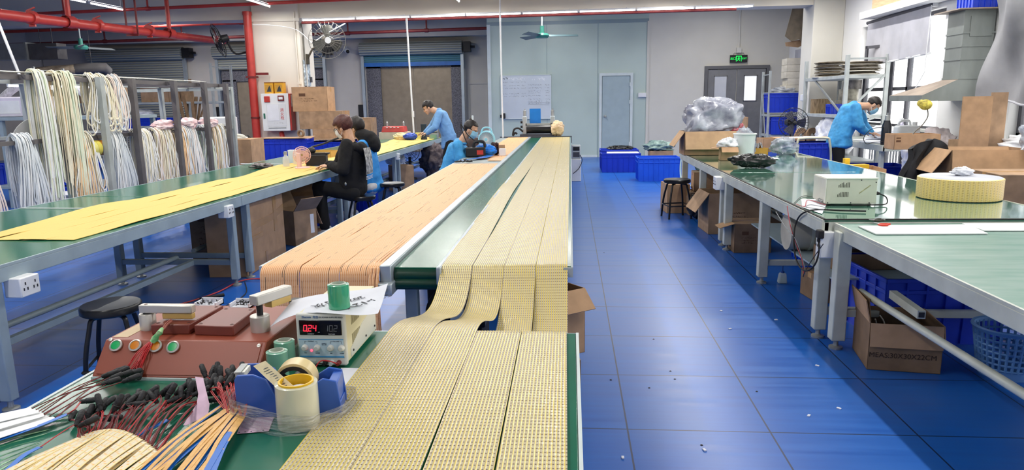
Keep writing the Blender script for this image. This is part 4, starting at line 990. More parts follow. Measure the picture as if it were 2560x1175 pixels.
# tape dispenser and rolls
m_dblue = mat('blue_dispenser', (58, 100, 190), .3, var=.03)
t = T('tape_dispenser', 'blue desk tape dispenser with a black hubbed roll, wrapped in film', 'tape dispenser', (-.69, 1.6, .75), RD(8)); 
prof = [(-.125, 0), (.125, 0), (.125, .03), (.118, .088), (.085, .096), (.06, .08), (.04, .06), (0, .05), (-.03, .056), (-.05, .098), (-.08, .112), (-.118, .112), (-.125, .1)]
for y0, y1, nm in ((-.042, -.034, 'side_wall'), (.034, .042, 'side_wall')): P(nm, MB().poly([(x, y0, z) for x, z in prof], y1-y0, (0, 1, 0)), m_dblue, t, bevel=.002)
P('base', MB().bb((-.123, -.036, 0), (.123, .036, .03)).bb((.095, -.036, .03), (.12, .036, .085)).bb((-.122, -.036, .03), (-.09, .036, .07)), m_dblue, t, bevel=.003)
P('cutter', MB().bb((-.128, -.03, .112), (-.112, .03, .116)), m_steel, t)
P('tape_end', MB().bb((-.127, -.024, .1), (-.105, .024, .1135)), mat('clear_tape_end', (220, 222, 210), .2, var=.1, vs=40), t)
wt = P('tape_roll', MB().lathe([(.043, -.024), (.05, -.024), (.05, .024), (.043, .024), (.043, -.024)], 40, (.012, 0, .08), (0, 1, 0)), mat('cream_tape_roll', (226, 204, 150), .3, var=.04), t)
hb = MB().lathe([(.034, -.026), (.0435, -.026), (.0435, .026), (.034, .026), (.034, -.026)], 36, (.012, 0, .08), (0, 1, 0)).lathe([(0, -.027), (.012, -.027), (.012, .027), (0, .027)], 16, (.012, 0, .08), (0, 1, 0))
for k in range(3): a = 2*pi*k/3+.5; hb.bar((.012, -.02, .08), (.012+.037*cos(a), -.02, .08+.037*sin(a)), .013, .01, (0, 1, 0))
P('hub', hb, m_black, wt)
t2 = T('packing_tape_roll', 'wide clear tape roll with yellow core standing before the blue dispenser', 'tape roll', (-.646, 1.522, .75))
P('wound_tape', MB().lathe([(.04, 0), (.049, .002), (.0495, .05), (.049, .106), (.04, .108)], 44), mat('clear_wound_tape', (222, 220, 196), .15, var=.05, vs=4, coat=.5), t2)
P('core', MB().lathe([(.041, 0), (.041, .112), (.0365, .112), (.0365, 0), (.041, 0)], 40), mat('yellow_core', (232, 186, 30), .4, var=.03), t2)
c_ = P('inner_wad', MB().ell((.006, .002, .085), (.03, .03, .012)), m_bagw, t2)
t = T('wrap_film', 'clear stretch film wound round the dispenser and the tape roll', 'film', (-.67, 1.57, .75))
hull = [(-.815, 1.53), (-.80, 1.505), (-.70, 1.462), (-.655, 1.455), (-.60, 1.47), (-.585, 1.50), (-.545, 1.57), (-.548, 1.66), (-.62, 1.655), (-.70, 1.65), (-.81, 1.63)]
hp = spline([V((x, y, 0)) for x, y in hull+hull[:1]], 5)
m_film = mat('clear_stretch_film', (226, 234, 236), .08, var=.3, vs=18, bump=1.2, bs=24, alpha=.42, stretch=(1, 1, 9), spec=.8)
P('film_band', MB().grid(lambda u, v: V((hp[min(int(u*(len(hp)-1)+.5), len(hp)-1)].x+.67, hp[min(int(u*(len(hp)-1)+.5), len(hp)-1)].y-1.57, .002+v*(.05+.016*sin(u*6.3+1.2)))), len(hp)-1, 8), m_film, t, smooth=2)
t = T('paper_tag', 'long yellowed printed tag leaning in the yellow tape core', 'tag', (-.66, 1.53, .85)); mtag = mat('yellowed_tag', (226, 212, 172), .7, var=.05, vs=30)
k1, k2, k3, k4 = AY(633, 915, 1.57), AY(663, 902, 1.57), AY(746, 976, 1.51), AY(703, 981, 1.51); A, B_ = (k1+k2)/2, (k3+k4)/2; dA = (k2-k1)/2
P('card', MB().poly([k-V(t.location) for k in (k1, k2, k3, k4)], .0012), mtag, t)
mb = MB(); nrm = (B_-A).cross(dA).normalized(); nrm = -nrm if nrm.y > 0 else nrm
for k in range(11):
    p = A.lerp(B_, .2+.07*k)+nrm*.0016-V(t.location)
    mb.bar(p-dA*(.5 if k % 3 else .2), p+dA*(.55-.1*(k % 2)), .0016, .0003, nrm)
P('print_lines', mb, m_inkg, t)
mb = MB(); p0 = G(852, 920, .7525); p1 = G(905, 921, .7525); p2 = G(878, 1008, .7525); p3 = G(866, 1005, .7525)
t = T('paper_slip', 'white paper slip with handwritten numbers beside the blue dispenser', 'paper', p0.lerp(p2, .5)); o = V(t.location)
P('slip', MB().poly([p0-o, p1-o, p2-o, p3-o], .0006, (0, 0, 1)), m_paper, t); txt('handwriting', '5280-24V', .026, m_ink, t, G(882, 965, .7538)-o, (0, 0, RD(-100)), ext=.0002, shear=.15)
t = T('paper_slip', 'pale pink torn paper sticking up among the black plugs', 'paper', G(500, 1040, .76)); o = V(t.location); mpk = mat('pink_paper', (222, 190, 210), .75, var=.06, vs=20)
P('slip', MB().poly([AY(455, 1068, 1.5)-o, AY(520, 1040, 1.52)-o, AY(524, 1012, 1.56)-o, AY(508, 945, 1.62)-o, AY(488, 942, 1.62)-o, AY(496, 985, 1.58)-o, AY(492, 1010, 1.55)-o], .0006), mpk, t)
t = T('paper_slip', 'pink perforated paper under the wrapped dispenser', 'paper', G(630, 1070, .7525)); o = V(t.location)
P('slip', MB().poly([G(592, 1085, .7525)-o, G(672, 1078, .7525)-o, G(690, 1030, .7525)-o, G(610, 1040, .7525)-o], .0006, (0, 0, 1)), mpk, t)
mb = MB()
for k in range(5): mb.lathe([(.0018, 0), (.0018, .0004), (0, .0004)], 8, G(598+15*k, 1081-1.3*k, .7535)-o)
P('punch_hole', mb, m_ink, t)

# ---------------------------------------------------------------- loose LED tapes with red leads and black plugs
m_tc = strip_mat('cream_tape', (222, 210, 180), (240, 216, 150), (232, 176, 60), pu=.0125, pv=.021, lw=.3, gloss=.28)
m_to = mat('amber_tape', (236, 186, 104), .35, var=.12, vs=60, c2=(214, 160, 84)); m_tb = mat('blue_backing_tape', (24, 108, 204), .35, var=.03); m_tw = mat('glossy_white_tape', (236, 238, 238), .25, var=.02)
def plug(mb, a, d, L=.046, r=.0074):
    d = V(d).normalized(); mb.tube([a, a+d*L*.06, a+d*L*.3, a+d*L*.34, a+d*L*.38, a+d*L*.42, a+d*L*.92, a+d*L], [r*.5, r*.75, r*.85, r*1.05, r*.88, r*1.05, r*.95, r*.6], 9); return mb
def lead(label, group, sm, pts, w, wire_pts, pd, wm=m_wired, name='led_lead', tilt=0):
    t = T(name, label, 'led tape', pts[0], 0, group); o = V(t.location)
    d = V(pts[-1])-V(pts[0]); side = V((d.y, -d.x, tilt*d.length)).normalized()
    P('tape', MB().ribbon([V(p)-o for p in spline(pts, 5)], w, side, .0012), sm, t)
    if wire_pts:
        wp = spline(wire_pts, 5); q = V((.0012, .0008, .0006))
        P('wire', MB().tube([p-o for p in wp], .0012, 5).tube([p-o+q*2 for p in wp], .0012, 5), wm, t)
        P('plug', plug(MB(), V(wire_pts[-1])-o, pd), m_plug, t)
    return t
rnd.seed(5)
N = 42
for i in range(N):
    f = i/(N-1); z = .7545+.012*abs(sin(i*1.7))+.004
    s = G(192+205*f, 1098-34*sin(f*pi)*1.2+34*f, z); e = G(-110+330*f, 1250+30*f, .7545+.006*U(0, 1))
    m_ = s.lerp(e, .5)+V((U(-.006, .006), 0, .004+.006*U(0, 1)))
    cu, cv = 145+330*f+U(-16, 16), 1062-66*sin(f*1.9)+U(-10, 14)
    c = G(cu+38, cv-4, .762+U(0, .022)); wm_ = s.lerp(c, U(.35, .65))+V((U(-.022, .022), U(-.006, .01), .002+U(0, .012)))
    lead('cream LED tape with red leads in the fanned bunch at the bench corner', 'cream tapes with plugs', m_tc, [s, m_, e], .0122, [s, wm_, c], (U(-.5, .9), U(.2, 1), U(-.05, .75)), m_wire if i % 5 == 0 else m_wired)
for i in range(22):
    f = i/21; z = .758+.010*abs(sin(i*2.1))
    s = G(556+56*f, 1018+U(-8, 26), z+.008); e = G(250+240*f+U(-20, 20), 1262, .7545+.004*U(0, 1))
    m_ = s.lerp(e, .45)+V((U(-.012, .012), U(-.006, .006), .006+.008*U(0, 1)))
    blue = i % 3 == 0
    c = G(520+95*f+U(-10, 10), 962+U(-22, 22), .775+U(0, .014)); wm_ = s.lerp(c, .5)+V((U(-.012, .012), 0, .012+U(0, .015)))
    lead(('blue-backed' if blue else 'amber') + ' LED tape with red leads in the bunch beside the blue dispenser', 'blue-backed tapes by the dispenser' if blue else 'amber tapes by the dispenser', m_tb if blue else m_to, [s, m_, e], .014 if blue else .009, [s, wm_, c], (U(-.7, .3), .7, U(.2, .8)), m_wire)
for i in range(9):
    f = i/8; s = G(85+50*f+U(-8, 8), 1022+26*f, .757+.004*(i % 3)); e = G(-170, 1085+70*f, .756+.003*(i % 2))
    m_ = s.lerp(e, .5)+V((0, 0, .004)); c = G(250+40*f+U(-15, 25), 948+U(-14, 14), .775+U(0, .012)); wm_ = s.lerp(c, .5)+V((U(-.004, .004), U(-.004, .004), .008))
    lead('white glossy LED tape with red leads in the bunch at the left bench edge', 'white tapes at the left bench edge', m_tw, [s, m_, e], .02, [s, wm_, c], (.8, .55, .15+U(0, .2)))
for i, (s, m_, e, w) in enumerate((((168, 1036), (90, 1068), (-60, 1120), 'blue-backed tape lying across the white tapes'), ((100, 1118), (52, 1145), (-20, 1215), 'blue-backed tape with a short lead, alone on the bench corner'), ((420, 1050), (345, 1088), (300, 1110), 'blue-backed tape crossing over the cream bunch'))):
    a, b, c = G(*s, .768), G(*m_, .765), G(*e, .757)
    wq = [((168, 1036), (185, 1024), (200, 1005)), ((100, 1118), (190, 1060), (255, 1050)), ((420, 1050), (460, 1012), (520, 1002))][i]
    lead(w, None, m_tb, [a, b, c], .013, [G(*p, .772+.012*(k == 1)) for k, p in enumerate(wq)], (.9, .2, .1), m_wire)
t = T('cut_tape', 'pale green cut tape ends scattered at the left bench corner', 'tape scraps', G(110, 1100, .751)); o = V(t.location); mg = mat('pale_green_tape', (168, 206, 160), .3, var=.2, vs=20, c2=(120, 176, 140))
mb = MB()
for k in range(7):
    a = G(120-8*k, 1075+11*k, .752); b = G(-40, 1120+13*k, .752); mb.ribbon([a-o, a.lerp(b, .5)-o+V((0, 0, .004)), b-o], .012, (.5, .8, 0), .001)
P('scraps', mb, mg, t)
t['kind'] = 'stuff'
# ---------------------------------------------------------------- kinds used again and again
def stool(label, x, y, rz=0, r=.165, h=.5, hide=None):
    t = T('round_stool', label, 'stool', (x, y, 0), rz, 'black round stools')
    P('seat', MB().lathe([(0, h-.05), (r*.93, h-.05), (r, h-.042), (r*1.0, h-.012), (r*.95, h-.003), (r*.8, h-.004), (r*.55, h-.007), (0, h-.005)], 40), m_blackm, t)
    f = MB(); R2 = r*.93*1.3; fx = []
    for k in range(4):
        a = pi/4+k*pi/2; c, s = cos(a), sin(a)
        lg = MB().tube(spline([(c*r*.35, s*r*.35, h-.06), (c*r*.72, s*r*.72, h-.065), (c*r*.86, s*r*.86, h-.12), (c*(r*.9+.03), s*(r*.9+.03), h*.45), (c*R2, s*R2, .0)], 5), .0125, 9); P('leg', lg, m_blackm, t)
        fx.append(V((c*(r*.9+.052), s*(r*.9+.052), h*.33)))
    for k in range(4): f.rod(fx[k], fx[(k+1) % 4], .008, 8)
    P('foot_ring', f, m_blackm, t); 
    return t
def carton(label, loc, w, d, h, rz=0, flaps='', m=m_card, ang=(.6, .6, .6, .6), tape=True, print_=None, cat='cardboard box', group=None, fl=None, fill=None, name='cardboard_box', tilt=None, fm=None):
    """open or shut carton; flaps: which of n,s,e,w stand open (n = far side), 'c' = shut"""
    t = T(name, label, cat, loc, rz, group)
    if tilt: t.rotation_euler = (tilt[0], tilt[1], rz)
    th = .006; mb = MB()
    mb.bb((-w/2, -d/2, 0), (w/2, d/2, th))
    mb.bb((-w/2, -d/2, 0), (w/2, -d/2+th, h)); mb.bb((-w/2, d/2-th, 0), (w/2, d/2, h)); mb.bb((-w/2, -d/2, 0), (-w/2+th, d/2, h)); mb.bb((w/2-th, -d/2, 0), (w/2, d/2, h))
    P('carton_body', mb, m, t, bevel=.002)
    fl = fl or d*.48
    if 'c' in flaps:
        P('lid_flap', MB().bb((-w/2, -d/2, h-.003), (w/2, -.002, h+.003)), fm or m, t); P('lid_flap', MB().bb((-w/2, .002, h-.003), (w/2, d/2, h+.003)), fm or m, t)
        if tape: P('tape_strip', MB().bb((-w/2-.001, -.03, h+.003), (w/2+.001, .03, h+.0036)).bb((-w/2-.0012, -.03, h*.8), (-w/2, .03, h)).bb((w/2, -.03, h*.8), (w/2+.0012, .03, h)), m_tape, t)
    for i, k in enumerate('nsew'):
        if k not in flaps: continue
        a = ang[i]; q = MB(); L_ = fl
        if k == 's': q.M = Matrix.Translation((0, -d/2, h)) @ Matrix.Rotation(a, 4, 'X'); q.bb((-w/2+.004, -L_, -th/2), (w/2-.004, 0, th/2))
        if k == 'n': q.M = Matrix.Translation((0, d/2, h)) @ Matrix.Rotation(-a, 4, 'X'); q.bb((-w/2+.004, 0, -th/2), (w/2-.004, L_, th/2))
        if k == 'w': q.M = Matrix.Translation((-w/2, 0, h)) @ Matrix.Rotation(-a, 4, 'Y'); q.bb((-L_, -d/2+.004, -th/2), (0, d/2-.004, th/2))
        if k == 'e': q.M = Matrix.Translation((w/2, 0, h)) @ Matrix.Rotation(a, 4, 'Y'); q.bb((0, -d/2+.004, -th/2), (L_, d/2-.004, th/2))
        P('flap', q, fm or m, t)
    if print_: print_(t, w, d, h)
    return t
def fprint(seed=1, side='s', rows=4, sc=1.0):
    def f(t, w, d, h):
        mb = MB(); r = random.Random(seed)
        for k in range(rows):
            L_ = w*.62*r.uniform(.6, 1); z = h*(.52-.09*k)
            squig(mb, -w*.3, -w*.3+L_, z, h*.05, -d/2-.001, w=h*.012, seed=seed*7+k)
        mb.bb((-w*.3, -d/2-.0012, h*.62), (-w*.12, -d/2-.0004, h*.74)); P('printing', mb, m_inkb, t)
    return f
def crate(label, loc, w, d, h, rz=0, m=None, group=None, ribs=7, fill=None):
    m = m or m_crate
    t = T('plastic_crate', label, 'plastic crate', loc, rz, group); tp = .97; th = .005
    mb = MB()
    bx, by = w/2*tp, d/2*tp
    def wall(a, b):
        (ax, ay, az_), (bx_, by_, bz) = a, b
    for sx, sy, L_, ax in ((0, -1, w, 'x'), (0, 1, w, 'x'), (-1, 0, d, 'y'), (1, 0, d, 'y')):
        if ax == 'x':
            y0, y1 = sy*by, sy*d/2
            mb._a([(-bx, y0, 0), (bx, y0, 0), (w/2, y1, h), (-w/2, y1, h), (-bx, y0-sy*th, 0), (bx, y0-sy*th, 0), (w/2, y1-sy*th, h), (-w/2, y1-sy*th, h)], [(0, 1, 2, 3), (7, 6, 5, 4), (3, 2, 6, 7), (0, 4, 5, 1), (0, 3, 7, 4), (1, 5, 6, 2)])
        else:
            x0, x1 = sx*bx, sx*w/2
            mb._a([(x0, -by, 0), (x0, by, 0), (x1, d/2, h), (x1, -d/2, h), (x0-sx*th, -by, 0), (x0-sx*th, by, 0), (x1-sx*th, d/2, h), (x1-sx*th, -d/2, h)], [(0, 1, 2, 3), (7, 6, 5, 4), (3, 2, 6, 7), (0, 4, 5, 1), (0, 3, 7, 4), (1, 5, 6, 2)])
    mb.bb((-bx, -by, 0), (bx, by, th)); P('crate_body', mb, m, t)
    rb = MB(); e = .012
    for i in range(ribs+1):
        x = -w/2+w*i/ribs
        for sy in (-1, 1): rb.bar((x*tp, sy*by, .01), (x, sy*(d/2+.002), h-.02), .012, .02, (0, 1, 0))
    nd_ = max(2, int(ribs*d/w))
    for i in range(nd_+1):
        y = -d/2+d*i/nd_
        for sx in (-1, 1): rb.bar((sx*bx, y*tp, .01), (sx*(w/2+.002), y, h-.02), .012, .02, (1, 0, 0))
    P('rib', rb, m, t)
    rm = MB()
    for z, k in ((h-.012, e), (h*.8, e*.7)):
        for sy in (-1, 1): rm.bb((-w/2-k, sy*d/2-sy*.002, z-.012), (w/2+k, sy*(d/2+k), z+.012))
        for sx in (-1, 1): rm.bb((sx*w/2-sx*.002, -d/2-k, z-.012), (sx*(w/2+k), d/2+k, z+.012))
    P('rim', rm, m, t, bevel=.003)
    return t
def blob(name, label, cat, loc, r, m, seed=0, disp=.35, parent=None, sq=1.0, group=None, rz=0, scale=.5, flat=.0, part='bag_body', box=0):
    """crumpled bag: a rounded mass pushed in and out by creases, flat underneath"""
    rr = random.Random(seed); ph = [rr.uniform(0, 6.3) for _ in range(9)]
    mb = MB(); nu, nv = 56, 34; vs = []; fs = []
    from mathutils import noise
    for j in range(nv+1):
        t_ = pi*j/nv
        for i in range(nu):
            a = 2*pi*i/nu; p = V((sin(t_)*cos(a), sin(t_)*sin(a), -cos(t_)))
            q = p*1.7+V((seed*3.1, seed*1.7, 0)); k = 1+disp*(noise.noise(q)*.7-abs(noise.noise(q*1.35+V((5, 0, 0))))*1.2-abs(noise.noise(q*2.9))*.45+.35)
            if box: p = V([abs(c)**box*(1 if c > 0 else -1) for c in p])
            p = V((p.x*k*r[0], p.y*k*r[1], p.z*k*r[2])); p.z = max(p.z+r[2]*(1-flat), 0)
            vs.append(p)
    for j in range(nv):
        for i in range(nu): l = (i+1) % nu; fs.append((j*nu+i, j*nu+l, (j+1)*nu+l, (j+1)*nu+i))
    mb._a(vs, fs)
    if parent: return P(part, mb, m, parent, smooth=2, loc=loc)
    o = P(name, mb, m, smooth=2, loc=loc, rot=(0, 0, rz)); return tag(o, label, cat, group)

# stools
s1 = G(280, 764, .47)
stool('black round stool beside the near bench corner, in front of the left table', -2.42, 3.4, RD(20), .148, .49)
stool('black round stool in the aisle by the right tables', 1.36, 9.12, RD(12), .17, .5)
stool('black stool under the worker with the black hooded top', -2.42, 7.95, RD(30), .165, .46)
stool('black stool under the hooded worker in bright blue', -2.36, 9.15, RD(10), .165, .47)
stool('black stool behind the masked worker at the conveyor', -1.98, 11.35, RD(5), .17, .5)

# ---------------------------------------------------------------- the strip rack on the left
RXF = -5.2
m_rk = mat('grey_brown_rack_steel', (104, 100, 102), .5, .2, var=.06); m_rkl = mat('pale_rack_steel', (178, 184, 184), .45, .2, var=.05)
t = T('strip_rack', 'long steel rack hung with white and pink tape loops', 'rack', (RXF, 8, 0)); o = V(t.location)
posts = [7.41, 7.98, 8.86, 9.62, 10.25]
for i, y in enumerate(posts): P('post', MB().bb((.09, y-8-.035, 0), (.15, y-8+.035, 1.83)), m_rk if i > 0 else m_rkl, t)
for i, y in enumerate([6.15, 7.6, 8.9, 10.3]): P('post', MB().bb((-.95, y-8-.03, 0), (-.89, y-8+.03, 1.83)), m_rkl, t)
for x in (0, -.92):
    for z, w_ in ((1.8, .05), (1.19, .04)): P('long_bar', MB().bb((x-.025, 5.4-8, z-w_/2), (x+.025, (10.25 if x == 0 else 11.2)-8, z+w_/2)), m_rk if x == 0 else m_rkl, t)
for y in posts+[5.5, 6.4]:
    for z in (1.8, 1.19): P('cross_bar', MB().bb((-.92, y-8-.02, z-.02), (.1, y-8+.02, z+.02)), m_rk, t)
t2 = T('strip_rack', 'pale steel rack frame at the far end of the strip rack, half empty', 'rack', (-5.35, 10.9, 0))
for x in (0, -1.9):
    for y in (-.1, .05): P('post', MB().bb((x-.03, y-.03+(.4 if x else 0), 0), (x+.03, y+.03+(.4 if x else 0), 1.8)), m_rkl, t2) if y > 0 or x == 0 else None
P('long_bar', MB().bar((0, 0, 1.77), (-1.9, .45, 1.77), .05), m_rkl, t2); P('long_bar', MB().bar((0, 0, 1.17), (-1.9, .45, 1.17), .05), m_rkl, t2); P('long_bar', MB().bar((0, 0, 1.77), (.1, -.7, 1.77), .04), m_rkl, t2)
for z in (1.77, 1.17): P('rail_tape', MB().bar((-.05, .0, z+.04), (-1.0, .2, z+.045), .05, .02), m_tub, t2)
t = T('led_tape_coil', 'white LED tapes laid loosely along the top bar of the strip rack', 'led tapes', (RXF, 8, 1.835))
mb = MB()
for k in range(5):
    x = U(-.03, .03); mb.tube(spline([(x+U(-.015, .015), -2.7+.75*j+U(-.1, .1), .006+.012*U(0, 1)) for j in range(7)], 4), .009, 5, flat=.5)
P('tape_length', mb, m_tub, t); t['kind'] = 'stuff'
# bundles: loops of tape over a bar
m_bun = [mat('bundle_cream', (242, 234, 210), .45, var=.04, vs=5), mat('bundle_white', (242, 243, 244), .45, var=.03, vs=5), mat('bundle_pinkish', (246, 228, 218), .45, var=.04, vs=5), mat('bundle_greenish', (230, 240, 218), .45, var=.04, vs=5), mat('bundle_peach', (246, 206, 160), .45, var=.04, vs=5), mat('bundle_grey', (220, 226, 232), .45, var=.03, vs=5)]
def bundle(label, y, z, L_, wy, n, cols, x=RXF, seed=0, loop=True, thick=.0085, group='tape bundles on the rack', fan=1.5, jit=.26):
    t = T('tape_bundle', label, 'tape bundle', (x, y, z), 0, group); r = random.Random(seed)
    mbs = {}
    for k in range(int(n*1.35)):
        c = cols[r.randrange(len(cols))]; mb = mbs.setdefault(c, MB())
        y0 = r.uniform(-.5, .5)*wy; l1 = L_*(1-r.uniform(0, jit)*1.5); yb = y0*fan+r.uniform(-.03, .03)
        fx = .03+r.uniform(0, .05); bx = -.03-r.uniform(0, .05); top = .03+r.uniform(0, .035)
        if loop:
            w_ = r.uniform(.03, .16)
            pts = [(bx, y0, -l1*r.uniform(.5, .95)), (bx-.01, y0, -l1*.4), (bx, y0, -.04), (0, y0, top), (fx, y0+.005, -.04), (fx+.02+r.uniform(-.01, .01), y0+(yb-y0)*.5-w_*.3, -l1*.5), (fx+.02, yb-w_*.5, -l1*.86), (fx+.02, yb-w_*.2, -l1*.97), (fx+.02, yb, -l1), (fx+.02, yb+w_*.35, -l1*.96), (fx+.025, yb+w_*.5, -l1*.8), (fx+.015, y0+(yb-y0)*.4+w_*.4, -l1*.42), (fx-.01, y0+w_*.1, -.05), (.0, y0+w_*.05, top-.004)]
        else:
            pts = [(bx, y0, -l1*r.uniform(.7, 1)), (bx-.01, y0, -l1*.4), (bx, y0, -.04), (0, y0, top), (fx, y0, -.04), (fx+.02, y0+(yb-y0)*.5+r.uniform(-.02, .02), -l1*.5), (fx+.015, yb+r.uniform(-.03, .03), -l1)]
        mb.tube(spline(pts, 3), thick, 4, flat=.45)
    for c, mb in mbs.items(): P('tape_loops', mb, m_bun[c], t)
    return t
B = [  # label, y, z, length, width, n, colours, loop
 ('cream tape bundle hanging first at the left picture edge', 5.72, 1.8, .62, .22, 26, [0, 0, 3], True),
 ('pink-tinged tape bundle low on the rack at the left picture edge', 5.75, 1.19, .98, .2, 30, [2, 1, 2], True),
 ('greyish white tape bundle looped over the rack beside a grey reel', 6.32, 1.2, 1.0, .2, 34, [5, 1, 5], True),
 ('greenish tape bundle hanging full height beside an orange strand', 6.62, 1.8, 1.6, .16, 30, [3, 1, 0], False),
 ('single peach tape strand group between greenish bundles', 6.86, 1.8, 1.3, .06, 8, [4, 0], False),
 ('yellow-green tape bundle hanging full height from the top bar', 7.02, 1.8, 1.65, .16, 30, [3, 0, 3], False),
 ('cream and red-threaded tape bundle below the yellow-green one', 7.12, 1.19, .95, .26, 30, [0, 1, 4], True),
 ('large cream tape bundle with open loops left of the grey post', 7.5, 1.8, .62, .3, 40, [0, 1, 0], True),
 ('pinkish white tape bundle at the top beside the grey post', 7.8, 1.8, .58, .16, 22, [2, 1, 5], True),
 ('bluish grey tape bundle low down left of the grey post', 7.68, 1.17, .92, .24, 34, [5, 5, 1], True),
 ('pale tape bundle low down right of the grey post', 8.2, 1.17, .95, .3, 46, [1, 0, 1], True),
 ('wide white and peach tape bundle between the two dark posts', 8.62, 1.17, .95, .34, 50, [2, 0, 1], True),
 ('white looped tape bundle left of the third dark post', 8.98, 1.17, .85, .3, 46, [0, 1, 4], True),
 ('lilac-white tape bundle against the third dark post', 9.28, 1.17, .98, .26, 40, [1, 5, 2], True),
 ('green-white tape bundle right of the third dark post', 9.7, 1.17, .8, .2, 28, [3, 1, 5], True),
 ('peach and white tape bundle left of the fourth dark post', 9.98, 1.17, .95, .22, 32, [4, 0, 1], False),
 ('last thin white tape bundle beyond the fourth dark post', 10.2, 1.17, .95, .12, 14, [1, 1, 0], True)]
for i, (lb, y, z, L_, wy, n, cs, lp) in enumerate(B): bundle(lb, y, z+.02, L_, wy, n, cs, seed=i+3, loop=lp)
for i, (lb, y, wy, pk) in enumerate((('crumpled pink and white film bag on the middle bar between dark posts', 8.75, .24, 1), ('white film bag with pink edge on the middle bar by the third post', 9.35, .22, 0), ('pale film bag on the middle bar near the fourth post', 9.9, .2, 0))):
    blob('film_bag', lb, 'bag', (RXF-.02, y, 1.2), (.11, wy*.75, .07), mat('pink_white_film', (236, 222, 224), .4, var=.08, vs=8, c2=(232, 180, 186), bump=.5, bs=12), seed=i+4, disp=.5)
t = T('tape_reel', 'large grey empty reel hanging on the rack bar', 'reel', (RXF-.1, 6.72, 1.12)); P('flange', MB().lathe([(.05, -.01), (.3, -.01), (.3, .0), (.05, .0), (.05, -.01)], 40, (0, 0, 0), (.9, -.3, 0)), mat('grey_reel', (176, 176, 178), .5, var=.04), t); P('hub', MB().lathe([(.03, -.06), (.07, -.06), (.07, .03), (.03, .03)], 20, (0, 0, 0), (.9, -.3, 0)), m_dark, t)
t = T('tape_reel', 'yellow and amber tape rolls on the rack bar', 'tape rolls', (RXF+.02, 7.25, 1.07)); 
for k, c in enumerate(((236, 226, 130), (232, 216, 96), (226, 150, 40))): P('tape_roll', MB().lathe([(.055, 0), (.085, 0), (.085, .055), (.055, .055), (.055, 0)], 26, (-.01, .07*k, 0), (.15, 1, 0)), mat('roll_%d' % k if 0 else 'yellow_roll', c, .4, var=.03), t)

# ---------------------------------------------------------------- behind the rack: machine bench, shelves
wz = AY(105, 291, 10.5).z; t = T('machine_bench', 'grey bench with a white winding machine behind the hanging tapes', 'bench', (-8.2, 10.6, 0))
P('bench_top', MB().bb((-1.6, -.5, wz-.05), (1.5, .5, wz)), m_frame, t); P('lower_shelf', MB().bb((-1.6, -.5, .3), (1.5, .5, .34)), m_frame, t)
for x in (-1.55, -.4, 1.45):
    for y in (-.45, .45): P('leg', MB().bb((x-.03, y-.03, 0), (x+.03, y+.03, wz-.05)), m_frame, t)
wm0 = AY(105, 291, 10.5); t = T('winding_machine', 'white boxy machine with a grey bent hose on the rear bench', 'machine', (wm0.x, 10.5, wm0.z))
P('machine_case', MB().bb((-.6, -.3, 0), (.4, .3, .3)), mat('lilac_white_case', (214, 208, 222), .4, var=.03), t, bevel=.02); P('front_panel', MB().bb((-.45, -.305, .05), (-.1, -.3, .24)), m_white, t); P('bent_hose', MB().tube(spline([(-.7, 0, .22), (-.3, 0, .48), (.2, 0, .55), (.6, -.05, .46), (.95, -.1, .2)], 6), .06, 12), mat('grey_hose', (176, 176, 186), .5, var=.1, vs=30, bump=.5, bs=40), t)
tube_lamp(tuple(AY(18, 214, 9.9)), tuple(AY(278, 219, 10.4)), 'bluish white tube lamp above the rear machine bench', 'tube lamps behind the rack', hang=lambda p: (0, .1, wz-p.z)); tube_lamp(tuple(AY(30, 220, 10.5)), tuple(AY(150, 222, 10.6)), 'shorter tube lamp behind the first above the rear bench', 'tube lamps behind the rack', hang=lambda p: (0, .05, wz-p.z))
crate('blue crate stacked open-fronted under the rear machine bench', (-7.2, 9.7, .42), .5, .4, .3, 0, m_crate, 'crates behind the rack'); crate('lower blue crate on the floor behind the hanging tapes', (-7.2, 9.7, .1), .5, .4, .3, 0, m_crate, 'crates behind the rack'); crate('blue crate on the rear bench shelf near the machine', (-9.2, 10.4, .34), .6, .4, .32, 0, m_crate, 'crates behind the rack')
t = T('reel_stack', 'stack of flat white reels on the floor behind the rack', 'reels', (-6.85, 9.2, 0))
for k in range(6): P('reel', MB().lathe([(.05, 0), (.3, 0), (.3, .008), (.22, .01), (.22, .045), (.3, .047), (.3, .055), (.05, .055), (.05, 0)], 28, (U(-.02, .02), U(-.02, .02), .06*k)), m_white if k % 2 else m_wall, t)
def shelf_unit(label, loc, w, d, zs, h, rz=0, m=None, group=None, brace=True, name='storage_rack'):
    m = m or m_rkl; t = T(name, label, 'storage rack', loc, rz, group)
    for x in (-w/2, w/2):
        for y in (-d/2, d/2): P('post', MB().bb((x-.025, y-.025, 0), (x+.025, y+.025, h)), m, t, bevel=.003)
    for z in zs: P('shelf', MB().bb((-w/2, -d/2, z-.05), (w/2, d/2, z)), m, t, bevel=.003)
    if brace:
        for x in (-w/2, w/2): P('brace', MB().bar((x, -d/2, zs[0]), (x, d/2, zs[-1]), .025), m, t)
    for x in (-w/2, w/2): P('tie_bar', MB().bar((x, -d/2, h-.08), (x, d/2, h-.08), .02), m, t)
    return t
shelf_unit('tall dim storage rack against the far left wall behind the tape rack', (-10.6, 16.8, 0), 4.4, 1.0, (.3, .95, 1.62), 2.5, 0, m_rkl)
